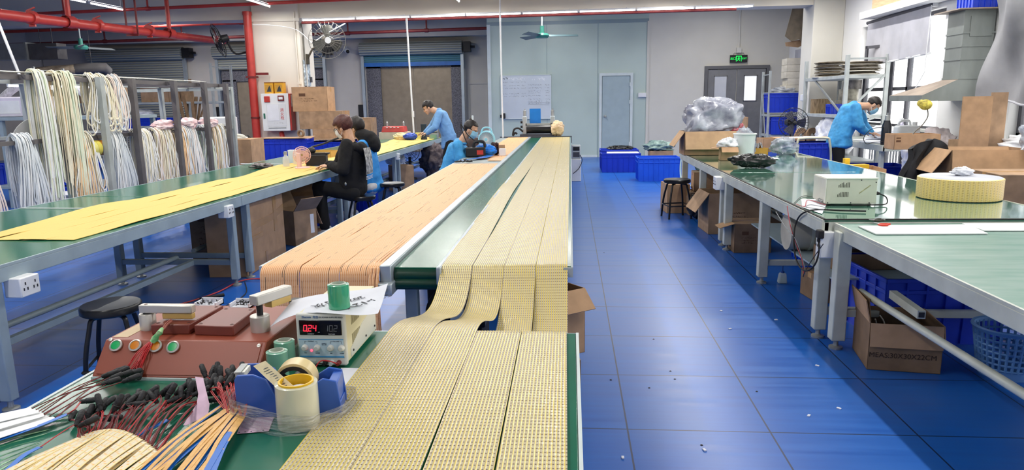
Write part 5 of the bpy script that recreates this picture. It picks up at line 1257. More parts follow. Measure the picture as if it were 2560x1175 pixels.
for i, (x, z, w_, h_, cc) in enumerate(((-12.0, 1.62, .6, .42, 'c'), (-11.2, 1.62, .5, .4, 'c'), (-9.9, 1.62, .7, .45, 'c'), (-9.1, .3, .6, .5, 'c'), (-9.4, 1.62, .3, .35, 'c'))): carton(['brown carton on the top shelf of the dim rack, leftmost', 'brown carton second on the top shelf of the dim rack', 'wide brown carton on the top shelf of the dim rack', 'brown carton on the bottom shelf of the dim rack', 'narrow carton at the right end of the dim top shelf'][i], (x, 16.7, z), w_, .6, h_, 0, cc, m_card2, group='cartons on the dim rack')
for i, x in enumerate((-11.0, -10.35, -9.6)): crate('blue crate on the middle shelf of the dim rack, ' + ['leftmost', 'under a white bag', 'rightmost'][i], (x, 16.6, .95), .55, .45, .3, 0, m_crate, 'crates on the dim rack')
blob('film_bag', 'white bag on a blue crate of the dim far rack', 'bag', (-10.35, 16.6, 1.22), (.25, .2, .12), m_bagw, 8)
t = T('scrap_lumber', 'brown timber offcuts leaning beside the dim far rack', 'timber', (AY(470, 300, 15.9).x, 15.9, 0))
for k in range(7): P('batten', MB().bar((U(-.3, .3), U(-.1, .2), 0), (-.5+.12*k, .5, 1.9+U(-.3, .3)), .07, .03), m_card3, t)
t = T('rag_heap', 'dark bags and rags heaped behind the strip rack', 'rags', (-7.3, 13.6, 0))
for k, (x, y, r_) in enumerate(((-.5, 0, .45), (.2, .1, .42), (.9, .1, .4))): blob('', '', '', (x, y, 0), (r_, r_*.8, .42), m_hood, seed=30+k, parent=t, part='rag')
t = T('air_cooler', 'white evaporative air cooler beside the red riser', 'air cooler', (-7.45, 14.6, 0))
P('cooler_case', MB().bb((-.3, -.25, .05), (.3, .25, 1.28)), m_white, t, bevel=.03); P('grille', MB().bb((-.2, -.262, .5), (.24, -.25, 1.05)), m_dark, t); mb = MB()
for k in range(6): mb.bb((-.2+.085*k, -.27, .5), (-.19+.085*k, -.26, 1.05))
for k in range(5): mb.bb((-.2, -.27, .55+.11*k), (.24, -.26, .56+.11*k))
P('grille_bar', mb, m_frame, t); 
for x in (-.25, .25): P('caster', MB().lathe([(0, -.02), (.04, -.02), (.04, .02), (0, .02)], 12, (x, -.2, .04), (1, 0, 0)), m_rub, t)

# boxes between rack and column
c0 = G(570, 440, .0)
carton('large tan carton with a white hose coil on it behind the left tables', (-5.75, 11.4, 0), 1.1, .6, .96, RD(4), 'c', m_card, tape=False, fm=m_card)
t = T('hose_coil', 'coil of white flat hose on the large tan carton', 'hose', (-5.72, 11.35, .97)); mb = MB()
for k in range(5): mb.tube([(cos(a)*(.38-.02*k)+U(-.01, .01), sin(a)*(.17-.012*k), .012+.014*k+.006*sin(3*a+k)) for a in [2*pi*j/30 for j in range(30)]], .013, 6, closed=True, flat=.6)
mb.tube(spline([(.2, -.16, .05), (.3, -.3, .0), (.25, -.35, -.1), (.2, -.33, .0), (.24, -.3, .02), (.27, -.33, -.4)], 6), .012, 6); P('coil', mb, m_tub, t)
carton('small brown carton on the floor at the end of the strip rack', (-5.6, 10.4, 0), .3, .3, .35, 0, 'c', m_card2); carton('dark brown carton stacked high behind the strip rack end', (-6.4, 12.2, 0), .5, .5, 1.0, 0, 'c', m_card3); crate('blue crate standing on end past the last tape bundle', (-6.0, 11.0, 0), .4, .5, .72, 0, m_crate)
for k in range(2): crate(['lower blue crate of the stack before the fire cabinet', 'upper blue crate of the stack before the fire cabinet'][k], (-5.72, 13.9, .42*k), .95, .62, .42, RD(8), m_crate, 'crates before the fire cabinet', ribs=9)
t = T('cardboard_sheet', 'bent cardboard sheet covering the blue crates by the fire cabinet', 'cardboard', (-5.72, 13.9, .845)); P('sheet', MB().grid(lambda u, v: V((-.5+1.0*u, -.33+.66*v, .012+.02*sin(u*5)*sin(v*4))), 12, 8), m_card2, t, solid=.006, smooth=2)
t = T('tape_roll', 'brown tape roll standing on the cardboard by the fire cabinet', 'tape roll', (-5.4, 13.9, .935)); P('wound_tape', MB().lathe([(.045, -.03), (.07, -.03), (.07, .03), (.045, .03), (.045, -.03)], 24, (0, 0, 0), (.3, 1, 0)), m_card3, t)
# stack right of the column
crate('blue crate under the cartons right of the cream column', (-5.1, 15.0, 0), 1.0, .6, .72, 0, m_crate, 'crates right of the column', ribs=9)
P_ = MB().bb((-.55, -.35, 0), (.5, .35, .02)); tag(P('cardboard_sheet', P_, m_card2, loc=(-5.1, 15.0, .76)), 'flat cardboard layer between blue crate and cartons by the column', 'cardboard')
carton('big closed carton printed on its face, topmost of the stack by the column', (-5.6, 15.3, 1.36), .78, .5, .52, 0, 'c', m_card, print_=fprint(3, rows=2)); carton('middle carton of the stack by the column', (-5.38, 15.3, .98), .95, .55, .38, 0, 'c', m_card2); carton('small carton at the bottom of the stack by the column', (-5.28, 15.1, .78), .5, .4, .2, 0, 'c', m_card2); carton('low carton behind the hooded worker, right of the stack', (-4.7, 15.5, .78), .7, .5, .42, 0, 'c', m_card2); crate('blue crate below the low carton behind the hooded worker', (-4.7, 15.5, 0), .7, .5, .76, 0, m_crate, 'crates right of the column')

# under the left tables and conveyor
def tallp(t, w, d, h):
    mb = MB(); mb.grid(lambda u, v: V((-w*.48+w*.97*u, -d/2-.003, h*(.58+.13*u)+h*.1*(v-.5)+.012*sin(u*7))), 10, 2); mb.bb((w*.22, -d/2-.004, h*.42), (w*.3, -d/2-.001, h*.93)); mb.bb((-.05, -d/2-.004, .02), (0, -d/2-.001, h*.2)); mb.bb((-w*.4, -d/2-.004, h*.44), (-w*.08, -d/2-.001, h*.5)); P('tape_strip', mb, m_tape, t, solid=.001)
carton('tall taped carton standing under the left table edge', (-3.075, 6.4, 0), 1.06, .34, .66, RD(94), '', m_card, print_=tallp)
carton('dark printed carton behind the leg pair of the left tables', (-3.53, 6.78, .0), .44, .42, .62, 0, '', m_card3, print_=fprint(5, rows=4))
carton('half-open carton with a white label under the left table', (-3.02, 7.45, 0), .3, .34, .38, RD(58), 'nse', m_card2, (-1.0, -.8, 1.2, 1), fl=.2, print_=lambda t, w, d, h: P('shipping_label', MB().bb((w*.2, -d/2-.002, h*.3), (w*.36, -d/2-.0005, h*.85)), m_paper, t))
carton('flat open carton lid lying behind the half-open box', (-3.35, 8.4, .32), .6, .45, .1, RD(20), 'n', m_card, (-.9, 1, 1, 1), fl=.4)
crate('blue crate below that flat lid under the left table', (-3.35, 8.45, 0), .55, .42, .3, RD(20), m_crate); crate('small blue crate beneath the blue-smocked seated worker', (-2.95, 9.8, 0), .3, .28, .34, 0, m_crate, ribs=5); crate('blue crate at the wall side under the left tables', (-3.2, 10.6, 0), .36, .4, .6, 0, m_crate)
carton('brown carton on the floor under the far left table', (-2.95, 12.1, 0), .34, .34, .44, RD(35), 'c', m_card2, tape=False)
blob('work_bag', 'white bag on the shelf under the far left table', 'bag', (-3.3, 13.2, .3), (.17, .15, .13), m_bagw, 17); blob('work_bag', 'grey and pink bags of parts under the far left table', 'bag', (-2.75, 14.2, 0), (.3, .25, .35), mat('grey_rags', (120, 108, 108), .8, var=.3, vs=14, c2=(60, 50, 56)), 18); 
t = T('desk_fan', 'dark round fan standing under the far left table', 'fan', (-3.2, 13.9, .55)); mb = MB(); mb.M = Matrix.Rotation(RD(80), 4, 'X'); cage(mb, .2, .1, 16); P('guard', mb, m_blackm, t); P('fan_base', MB().lathe([(0, -.55), (.14, -.55), (.13, -.52), (.03, -.5), (.03, -.1), (0, -.1)], 18), m_black, t)
carton('open carton with a cardboard flap poking out beside the conveyor', (-.16, 3.68, .16), .34, .34, .36, RD(38), 's', m_card, (1, .8, 1, 1), fl=.13)
carton('lower closed carton on the floor under the conveyor end', (-.14, 3.66, 0), .34, .32, .155, RD(10), 'c', m_card2)
t = T('floor_cable', 'red twin cable trailing across the floor by the left table legs', 'cable', (-2.6, 4.8, .008)); o = V(t.location)
P('cable_run', MB().tube(spline([G(430, 765, .01)-o, G(480, 752, .01)-o, G(545, 730, .01)-o, G(600, 703, .015)-o, G(650, 697, .01)-o, G(700, 705, .02)-o, G(740, 735, .02)-o], 6), .006, 6), m_wire, t); P('cable_joint', MB().rod(G(500, 748, .012)-o, G(560, 737, .012)-o, .014), m_rub, t); P('cable_run', MB().tube(spline([G(612, 705, .006)-o, G(616, 730, .006)-o, G(590, 752, .006)-o, G(540, 775, .006)-o], 5), .004, 6), m_rub, t)
# ---------------------------------------------------------------- right-hand tables: things on top
ZT = .767
t = T('bench_meter', 'beige metal instrument case with vent slots on the glass-topped table', 'instrument', (1.905, 4.93, ZT), RD(-2))
P('case', MB().bb((-.165, -.0, .012), (.165, .26, .185)), mat('beige_case', (206, 206, 190), .5, var=.03), t, bevel=.004)
mb = MB()
for x0, z0, hs in ((-.085, .125, (.5, .7, .9, 1, .6, .9, 1, 1)), (-.09, .06, (.5, .7, .9, 1, 1, 1, 1, 1))):
    for k, h in enumerate(hs): mb.bb((x0+.0095*k, -.0015, z0), (x0+.0095*k+.004, .001, z0+.035*h))
P('vent_slots', mb, mat('slot_shadow', (70, 70, 62), .7, var=0), t)
P('cover_lip', MB().bb((-.17, -.006, .182), (.17, .266, .19)).bb((-.172, -.004, .02), (-.165, .264, .185)), mat('pale_case', (222, 222, 212), .5, var=.02), t, bevel=.002); 
mb = MB()
for x, z in ((-.15, .02), (.0, .02), (.12, .02), (.06, .175), (.155, .16)): mb.lathe([(.004, 0), (.004, .002), (0, .002)], 8, (x, 0, z), (0, -1, 0))
P('screw', mb, m_ink, t); P('scratch', MB().bar((.05, -.001, .085), (.12, -.001, .14), .006, .001, (0, 1, 0)), mat('scratch_mark', (176, 172, 130), .6, var=.2, vs=80), t)
mb = MB()
for x in (-.13, .13):
    for y in (.03, .22): mb.lathe([(0, 0), (.012, 0), (.012, .012), (0, .012)], 10, (x, y, 0))
P('rubber_foot', mb, m_rub, t); P('terminal', MB().rod((-.165, .03, .03), (-.19, .03, .03), .008).rod((-.165, .06, .03), (-.19, .06, .03), .008).rod((-.165, .1, .03), (-.185, .1, .03), .01), m_steel, t)
P('mains_plug', MB().tube([(.165, .08, .075), (.2, .08, .075), (.215, .08, .073)], [.014, .013, .008], 10), m_rub, t); P('mains_lead', MB().tube(spline([(.21, .08, .073), (.25, .06, .05), (.24, .02, .012), (.16, -.01, .008), (0, -.02, .008)], 6), .0045, 7), m_rub, t)
t = T('mains_cable', 'black power cord looping off the right table to a black plug', 'cable', (1.6, 4.6, ZT)); o = V(t.location)
P('cord', MB().tube(spline([G(2165, 528, ZT+.008)-o, G(2100, 526, ZT+.008)-o, G(2045, 524, ZT+.006)-o, G(2013, 530, ZT+.004)-o, AX(1994, 548, 1.51)-o, AX(1985, 585, 1.49)-o, AX(1988, 640, 1.48)-o, AX(2002, 670, 1.47)-o, AX(2020, 676, 1.47)-o, AX(2038, 660, 1.48)-o, AX(2047, 630, 1.49)-o, AX(2046, 600, 1.5)-o], 6), .0055, 8), m_rub, t)
P('plug', MB().box(AX(2050, 585, 1.5)-o, (.035, .055, .05)).rod(AX(2047, 605, 1.5)-o, AX(2048, 590, 1.5)-o, .011), m_rub, t, bevel=.006)
t = T('test_leads', 'thin tangled test leads hanging over the right table edge', 'wires', (1.6, 4.9, ZT)); o = V(t.location)
m_lead = [mat('grey_lead', (120, 124, 128), .5, var=0), mat('red_lead', (176, 60, 70), .5, var=0), mat('black_lead', (50, 50, 52), .5, var=0)]
for k, (c, pts) in enumerate(((2, [(2065, 504), (2030, 492), (2005, 491), (1985, 508)]), (1, [(2064, 512), (2020, 500), (2012, 516), (1990, 510)]), (0, [(2065, 519), (2028, 512), (2016, 518), (2060, 524)]))):
    P('lead', MB().tube(spline([G(u, v, ZT+.004+.004*k)-o for u, v in pts], 6), .0025, 6), m_lead[c], t)
for k, (c, pts) in enumerate(((1, [(1968, 515), (1975, 560), (1990, 610), (2005, 650), (2010, 690)]), (0, [(1940, 530), (1965, 570), (1990, 600), (2010, 660), (2012, 688)]), (2, [(2058, 610), (2030, 650), (2012, 680), (2008, 692)]))):
    P('lead', MB().tube(spline([AX(u, v, 1.5-.01*k)-o for u, v in pts], 6), .003, 6), m_lead[c], t)
t = T('paper_sheet', 'white sheet under the tangled leads on the right table', 'paper', G(2040, 512, ZT)); o = V(t.location); P('sheet', MB().poly([G(2003, 498, ZT+.0015)-o, G(2005, 518, ZT+.0015)-o, G(2055, 535, ZT+.0015)-o, G(2072, 498, ZT+.0015)-o], .0008, (0, 0, 1)), m_paper, t)
t = T('tape_reel', 'large flat reel wound with yellow LED tape on the right table', 'reel', (2.8, 5.31, ZT))
P('wound_tape', MB().lathe([(.15, .004), (.268, .004), (.27, .012), (.27, .148), (.262, .152), (.15, .152)], 72), strip_mat('reel_tape', (238, 206, 150), (240, 204, 130), (150, 110, 60), pu=.03, pv=.0115, lw=.75, gloss=.4), t)
me = t.children[0].data; ul = me.uv_layers.new(name='UVMap')
for l in me.loops:
    c = me.vertices[l.vertex_index].co; ul.data[l.index].uv = ((atan2(c.y, c.x)+pi)*.27, c.z)
m_gf = mat('grey_reel_face', (186, 190, 200), .5, var=.04, vs=3)
P('reel_face', MB().lathe([(0, .146), (.262, .15), (.255, .156), (.1, .157), (0, .157)], 64), m_gf, t); P('base_flange', MB().lathe([(0, 0), (.262, 0), (.268, .005), (0, .006)], 64), m_dark, t)
blob('tissue', 'crumpled white tissue lying on top of the yellow tape reel', 'tissue', (2.83, 5.34, ZT+.156), (.07, .045, .03), m_bagw, 21, .5)
t = T('plastic_sheet', 'white panel lying across the far end of the worn near table', 'panel', G(2280, 575, .752)); o = V(t.location); mwp = mat('white_panel', (226, 228, 228), .3, var=.02)
P('panel', MB().poly([G(2145, 567, .7525)-o, G(2190, 587, .7525)-o, G(2470, 586, .7525)-o, G(2420, 563, .7525)-o], .006, (0, 0, 1)), mwp, t)
t = T('plastic_sheet', 'longer white strip panel behind the first on the near right table', 'panel', G(2490, 568, .752)); o = V(t.location)
P('panel', MB().poly([G(2405, 560, .7525)-o, G(2460, 578, .7525)-o, G(2800, 578, .7525)-o, G(2760, 558, .7525)-o], .005, (0, 0, 1)), mwp, t)
def pliers(label, p0, p1, col):
    t = T('pliers', label, 'pliers', p0); o = V(p0); a = V((0, 0, .008)); b = V(p1)-o+a; d = b.normalized(); s = V((-d.y, d.x, 0))
    hm = mat('handle', col, .4, var=.04)
    for k in (-1, 1): P('handle', MB().tube(spline([b*.35+s*.004*k, b*.6+s*.022*k, b*.85+s*.024*k, b+s*.016*k], 4), .006, 8), hm, t)
    P('jaw', MB().poly([b*.38+s*.01, b*.38-s*.01, a-s*.002, a+s*.002], .006, (0, 0, 1)), m_steel, t)
pliers('pliers with red handles on the white panel', G(2183, 561, .759), G(2222, 565, .759), (206, 60, 40)); pliers('pliers with black and yellow handles by the panel edge', G(2172, 553, ZT), G(2207, 552, ZT), (50, 46, 36))
# far end of the right tables
carton('large open carton with flaps holding grey plastic bags on the far right table', (1.86, 9.72, ZT), .72, .45, .31, 0, 'sw', m_card, (1, 1.28, 1, .95), fl=.24, fm=mat('pale_cardboard', (200, 164, 128), .85, var=.04, vs=9))
m_bagd = mat('grey_plastic_bag', (206, 210, 222), .16, var=.5, vs=7, bump=.9, bs=7, alpha=.88, c2=(122, 124, 144), spec=.8)
blob('plastic_bag', 'grey crumpled plastic bags bulging from the large open carton', 'bag', (1.92, 9.74, ZT+.25), (.36, .22, .25), m_bagd, 5, .42, flat=.2, box=.7)
blob('plastic_bag', 'red-tinted plastic bag at the right end of the open carton', 'bag', (2.2, 9.68, ZT+.2), (.1, .15, .13), mat('red_tinted_bag', (214, 70, 74), .25, var=.25, vs=14, bump=1.4, bs=16, c2=(150, 120, 130)), 6, .4, flat=.3)
carton('small open carton with a white bag inside on the far right table', (1.9, 8.72, ZT), .2, .18, .16, RD(-4), 'sw', m_card, (1, .6, 1, .15), fl=.1)
blob('plastic_bag', 'white bag filling the small open carton', 'bag', (1.9, 8.72, ZT+.12), (.12, .09, .08), m_bagw, 7, .45, flat=.2)
t = T('plastic_bin', 'tall translucent white bin on the far right table', 'bin', (2.1, 8.78, ZT))
P('bin_body', MB().lathe([(.0, 0), (.1, 0), (.105, .004), (.128, .3), (.134, .305), (.134, .315), (.124, .315), (.1, .012), (0, .012)], 36), m_milk, t); P('rim', MB().lathe([(.125, .3), (.14, .302), (.14, .312), (.125, .315)], 36), m_milk, t)
blob('plastic_bag', 'clear bag standing behind the translucent bin', 'bag', (2.17, 9.1, ZT), (.14, .1, .17), m_bag, 9, .4)
carton('small yellow-brown carton of metal pieces behind the bin', (2.42, 9.35, ZT), .2, .16, .1, 0, '', mat('ochre_card', (186, 140, 60), .8, var=.06)); 
t = T('metal_parts', 'silver metal pieces sticking out of the yellow-brown carton', 'parts', (2.38, 9.35, ZT+.06)); mb = MB()
for k in range(12): a = V((U(-.08, .1), U(-.05, .05), 0)); mb.bar(a, a+V((U(-.04, .02), U(-.02, .02), .07+U(0, .05))), .018, .006)
P('piece', mb, m_chrome, t); t['kind'] = 'stuff'
blob('plastic_bag', 'dark crumpled bags on the far corner of the right table', 'bag', (2.78, 9.5, ZT), (.17, .14, .11), m_bag, 11, .45)
t = T('paper_sheet', 'white papers lying beside the translucent bin', 'paper', (2.42, 8.95, ZT)); P('sheet', MB().box((0, 0, .003), (.2, .28, .004), RD(8)).box((.02, -.12, .007), (.16, .2, .003), RD(-14)), m_paper, t)
blob('plastic_bag', 'black crumpled bin bag lying on the right table', 'bag', (1.94, 7.72, ZT), (.235, .11, .075), m_bagk, 12, .32)
t = T('tape_scrap', 'tiny white scrap on the glass-topped table', 'scrap', G(1943, 391, ZT)); P('scrap', MB().box((0, 0, .003), (.03, .02, .005)), m_paper, t)
t = T('tape_scrap', 'tiny white scrap further along the glass-topped table', 'scrap', G(2145, 450, ZT)); P('scrap', MB().box((0, 0, .003), (.025, .015, .005)), m_paper, t)

# ---------------------------------------------------------------- below the right tables
carton('closed printed carton with one raised flap, nearest under the right table', (1.78, 7.12, 0), .36, .34, .29, RD(2), 'c', m_card3, print_=fprint(11, rows=3), fm=m_card2); 
q = MB(); q.M = Matrix.Translation((1.6, 7.05, .29)) @ Matrix.Rotation(RD(2), 4, 'Z') @ Matrix.Rotation(-.3, 4, 'Y'); q.bb((-.15, -.1, -.003), (0, .1, .003)); tag(P('cardboard_sheet', q, m_card), 'loose cardboard flap resting on the printed carton under the table', 'cardboard')
carton('open carton with its flap hanging towards the aisle under the right table', (1.83, 8.2, 0), .6, .5, .46, RD(3), 'we', m_card2, (1, 1, 1.15, .95), fl=.26, print_=fprint(12, rows=2))
carton('big carton at the back under the far right table', (1.78, 9.45, 0), .48, .4, .3, RD(3), 'c', m_card2); carton('carton beside the stool under the far right table', (1.42, 9.68, 0), .3, .45, .38, RD(4), 'c', m_card); carton('taped carton stacked on the big one under the far right table', (1.85, 9.5, .31), .46, .36, .24, RD(-4), 'c', m_card)
carton('brown carton farther under the glass-topped table', (2.3, 8.85, 0), .5, .42, .42, RD(2), 'c', m_card2)
blob('plastic_bag', 'dark rubbish bag under the far right table by the stool', 'bag', (1.62, 9.0, 0), (.13, .12, .17), m_bagk, 13, .35)
t = T('plastic_tub', 'white round tub under the glass-topped table', 'tub', (2.1, 6.1, .342)); P('tub_body', MB().lathe([(0, 0), (.16, 0), (.19, .26), (.2, .27), (.18, .27), (.15, .01), (0, .01)], 34), m_milk, t); P('tub_mark', MB().lathe([(.0, -.16), (.05, -.16), (.05, -.155)], 16, (.1, 0, .13), (0, 1, 0)), m_crate, t)
t = T('cable_drum', 'beige plastic drum lying under the glass-topped table', 'drum', (1.82, 5.5, .342)); P('drum_body', MB().tube([(-.16, 0, .14), (.16, 0, .14)], .14, 24), mat('beige_drum', (190, 184, 168), .5, var=.06), t); P('strap', MB().lathe([(.142, -.01), (.146, -.01), (.146, .01), (.142, .01)], 24, (.0, 0, .14), (1, 0, 0)), m_frame_w, t)
t = T('table_shelf', 'pale shelf plate hung below the glass-topped table', 'shelf', (2.2, 5.6, .34)); P('plate', MB().bb((-.5, -1.0, -.012), (.7, 1.1, .0)), m_frame, t)
crate('pale blue crate behind the tub under the glass-topped table', (2.35, 6.55, .0), .5, .4, .36, 0, m_crate2)
blob('plastic_bag', 'clear bag of parts below the joint of the right tables', 'bag', (2.0, 5.0, .45), (.26, .2, .12), m_bag, 15, .4); carton('flat brown carton with torn bag on the crossbar of the right table', (2.0, 5.0, .342), .46, .36, .11, RD(4), '', m_card3); carton('small carton with a white paper on the floor beyond the crossbar', (1.98, 5.35, 0), .36, .3, .2, RD(6), 'c', m_card3)
t = T('bottle', 'small square clear bottle standing on the floor by the right table leg', 'bottle', G(1955, 708)); P('bottle_body', MB().box((0, 0, .045), (.075, .06, .09), top=.72), mat('clear_bottle', (206, 216, 220), .08, var=0, alpha=.55), t, bevel=.012); P('liquid', MB().box((0, 0, .028), (.062, .05, .045), top=.85), mat('pale_liquid', (150, 190, 186), .2, var=0, alpha=.7), t); P('nozzle', MB().lathe([(0, .088), (.014, .088), (.014, .1), (.004, .105), (.003, .16), (0, .162)], 14), mat('dark_blue_nozzle', (40, 70, 140), .4, var=0), t)
crate('large blue crate on the floor beneath the near right table', (2.23, 4.66, .0), .72, .74, .42, RD(4), m_crate, ribs=6)
def meas(t, w, d, h): txt('lettering', 'MEAS:30X30X22CM', .04, mat('dark_box_lettering', (58, 40, 30), .8, var=0), t, (-.01, -d/2-.002, h*.33), (pi/2, 0, 0))
carton('open carton marked MEAS on the floor under the near right table', (1.86, 4.02, 0), .37, .36, .27, RD(-9), 'swe', m_card3, (1, 1.42, 1.45, -1.35), fl=.13, print_=meas, fm=m_card)
t = T('cable_scraps', 'grey cable ends curling inside the MEAS carton', 'cables', (1.82, 4.0, .12))
for k, p in enumerate(([(-.04, 0, 0), (-.08, 0, .1), (-.1, -.02, .14)], [(-.02, .02, 0), (-.03, .02, .1), (-.06, .02, .15)], [(-.02, 0, .02), (.05, 0, .06), (.08, .01, .07)])): P('cable', MB().tube(spline(p, 6), .004, 6), m_wall, t)
t = T('cardboard_sheet', 'tall thin cardboard side standing behind the MEAS carton', 'cardboard', (1.72, 4.12, 0)); P('sheet', MB().box((0, 0, .19), (.006, .2, .38), 0, RD(4), RD(-9)), m_card2, t)
t = T('waste_basket', 'blue plastic basket with a perforated side under the near right table', 'basket', (2.36, 3.84, 0)); mbk = mat('grey_blue_basket', (106, 154, 206), .4, var=.03)
R0, R1, HH = .125, .165, .27; nb = 30; mb = MB()
for k in range(nb):
    a = 2*pi*k/nb; mb.tube([(cos(a)*(R0+(R1-R0)*z), sin(a)*(R0+(R1-R0)*z), HH*z) for z in (.18, .5, .97)], .0072, 5)
for z in (.2, .32, .44, .56, .68, .8): r_ = R0+(R1-R0)*z; mb.tube([(cos(2*pi*k/40)*r_, sin(2*pi*k/40)*r_, HH*z) for k in range(40)], .0068, 5, closed=True)
P('lattice', mb, mbk, t); P('base', MB().lathe([(0, 0), (R0, 0), (R0+.009, HH*.2), (R0+.005, HH*.2), (R0-.005, .006), (0, .006)], 40), mbk, t); P('rim', MB().lathe([(R1-.006, HH*.93), (R1+.004, HH*.93), (R1+.014, HH), (R1+.01, HH+.008), (R1-.004, HH+.004), (R1-.006, HH*.93)], 44), mbk, t)

# ---------------------------------------------------------------- back of the aisle
crate('dark blue crate with a bag on it in front of the pale door', (1.06, 15.75, 0), .8, .55, .44, 0, m_crate, ribs=7); crate('dark blue crate with white sheets, before the first at the pale door', (1.06, 15.2, 0), .8, .5, .4, 0, m_crate, ribs=7)
t = T('sheet_stack', 'white sheets lying in the front dark blue crate', 'sheets', (1.08, 15.2, .36)); P('sheets', MB().bb((-.3, -.2, 0), (.36, .2, .045)), m_paper, t)
blob('plastic_bag', 'dark folded bag on the rear dark blue crate', 'bag', (1.1, 15.75, .4), (.28, .2, .06), m_bagk, 41, .3)
crate('brighter blue crate beside the pair at the pale door, nearer the right tables', (1.64, 13.5, 0), .76, .55, .44, 0, m_crate2, ribs=8)
carton('brown carton of bagged goods behind the blue crates', (1.98, 15.8, 0), .5, .4, .4, 0, '', m_card2); blob('plastic_bag', 'green-white bagged goods on the brown carton by the crates', 'bag', (1.94, 15.8, .36), (.3, .2, .12), mat('green_white_bag', (150, 176, 170), .3, var=.4, vs=9, bump=1, bs=14, c2=(66, 92, 98)), 42, .5)
blob('woven_sack', 'tall green woven sack against the grey wall', 'sack', (2.55, 13.6, 0), (.24, .22, .56), m_bagg, 43, .14); carton('tall closed carton standing behind the open carton by the green sack', (2.95, 13.4, 0), .5, .45, 1.16, 0, 'c', m_card2)
t = T('hose', 'thin pale hose curving down beside the bright blue crate', 'hose', (1.98, 12.2, .6)); P('hose_run', MB().tube(spline([(.3, 0, .15), (.05, 0, .14), (-.1, 0, -.1), (-.1, -.1, -.45), (.0, -.6, -.5), (.12, -1.4, -.58)], 6), .012, 7), mat('pale_green_hose', (186, 214, 206), .4, var=0), t)
t = T('white_unit', 'small white control unit with a display standing beside the conveyor', 'control unit', (.1, 13.4, 0)); P('unit_case', MB().bb((-.09, -.08, 0), (.1, .12, .42)), m_white, t, bevel=.01, top=0) if 0 else P('unit_case', MB().bb((-.09, -.08, 0), (.1, .12, .42)), m_white, t, bevel=.01); q = P('control_head', MB().bb((-.08, -.06, .42), (.09, .08, .68)), mat('grey_head', (180, 184, 184), .4, var=0), t, bevel=.01); P('display', MB().bb((-.05, -.066, .58), (.07, -.06, .65)), m_black, q); P('keys', MB().bb((-.05, -.066, .46), (.07, -.06, .55)), m_dark, q); P('lead', MB().tube(spline([(.08, -.06, .5), (.12, -.1, .4), (.06, -.1, .25), (-.05, -.09, .15)], 6), .006, 6), m_rub, t)

# ---------------------------------------------------------------- right wall: racks, bench, hood
t = shelf_unit('storage rack of blue crates in the corner by the grey double door', (4.98, 17.2, 0), .86, .6, (.12, .66, 1.12, 1.62), 2.1, 0, m_rkl)
crate('blue crate on the upper shelf of the corner rack', (4.93, 17.1, 1.16), .74, .5, .44, 0, m_crate, 'crates on the corner rack'); crate('blue crate on the lower shelf of the corner rack, behind the standing fan', (4.95, 17.1, .66), .66, .5, .4, 0, m_crate, 'crates on the corner rack')
blob('plastic_bag', 'clear bags on the upper blue crate of the corner rack', 'bag', (4.93, 17.1, 1.56), (.34, .2, .09), m_bag, 51, .4)
for k in range(5): carton(['bottom', 'second', 'third', 'fourth', 'top'][k]+' flat white box of the stack on the corner rack', (5.2+U(-.02, .02), 17.2, 1.63+.15*k), .5, .45, .145, U(-.05, .05), 'c', mat('off_white_board', (206, 200, 186), .8, var=.06), tape=False, cat='box', group='flat white boxes on the corner rack', name='flat_box')
t = T('cardboard_sheet', 'torn brown cardboard sheet propped above the corner rack', 'cardboard', (5.2, 16.75, 2.55)); P('sheet', MB().poly([(-.42, 0, .3), (-.22, .05, 1.15), (.38, .2, 1.15), (.38, .15, .38), (.1, .08, .2), (.02, .02, .08), (-.1, 0, .22), (-.28, -.02, .18)], .012, (0, -1, 0)), mat('grey_brown_card', (136, 124, 108), .85, var=.08), t)
P('sheet', MB().poly([(-.4, .02, .16), (.38, .15, .3), (.38, .17, .24), (-.1, .06, .05), (-.38, .03, .08)], .01, (0, -1, 0)), m_card2, t)
t = T('roll_blind', 'plain grey blind hung beside the right column in the corner', 'blind', (5.56, 17.6, 1.3)); P('cloth', MB().bb((-.01, -.7, 0), (.0, .9, 1.35)), m_blind, t)
t = T('standing_fan', 'black standing fan before the corner rack', 'fan', (4.1, 13.6, 0)); fz = AY(1938, 308, 13.4).z; mb = MB(); mb.M = Matrix.Translation((0, -.1, fz)) @ Matrix.Rotation(RD(85), 4, 'X'); cage(mb, .27, .14, 30); P('guard', mb, m_blackm, t); mb = MB(); mb.M = Matrix.Translation((0, -.1, fz)) @ Matrix.Rotation(RD(85), 4, 'X'); blades(mb, .23); P('blade', mb, mat('smoky_blade', (50, 52, 74), .3, var=0), t, solid=.004); P('motor', MB().rod((0, 0, fz), (0, .2, fz), .08, 16), m_black, t); P('hub_cap', MB().ell((0, -.16, fz), (.04, .03, .04)), m_black, t); P('pole', MB().rod((0, .05, .03), (0, .05, fz), .02).lathe([(0, 0), (.2, 0), (.19, .03), (.03, .05)], 24), m_black, t)
XLr = 4.85; Yn = AX(2117, 190, XLr).y; Yf = AX(2015, 200, XLr).y
t = T('storage_rack', 'steel rack of reels and paper rolls along the right wall', 'storage rack', (XLr, Yn, 0)); dY = Yf-Yn; zs = (AX(2117, 187, XLr).z, AX(2117, 288, XLr).z, .35)
for x in (0, .68):
    for y in (0, dY): P('post', MB().bb((x-.035, y-.03, 0), (x+.03, y+.03, 2.22)), m_rkl, t, bevel=.003)
for z in zs: P('shelf', MB().bb((-.02, 0, z-.06), (.7, dY, z)), m_rkl, t, bevel=.003)
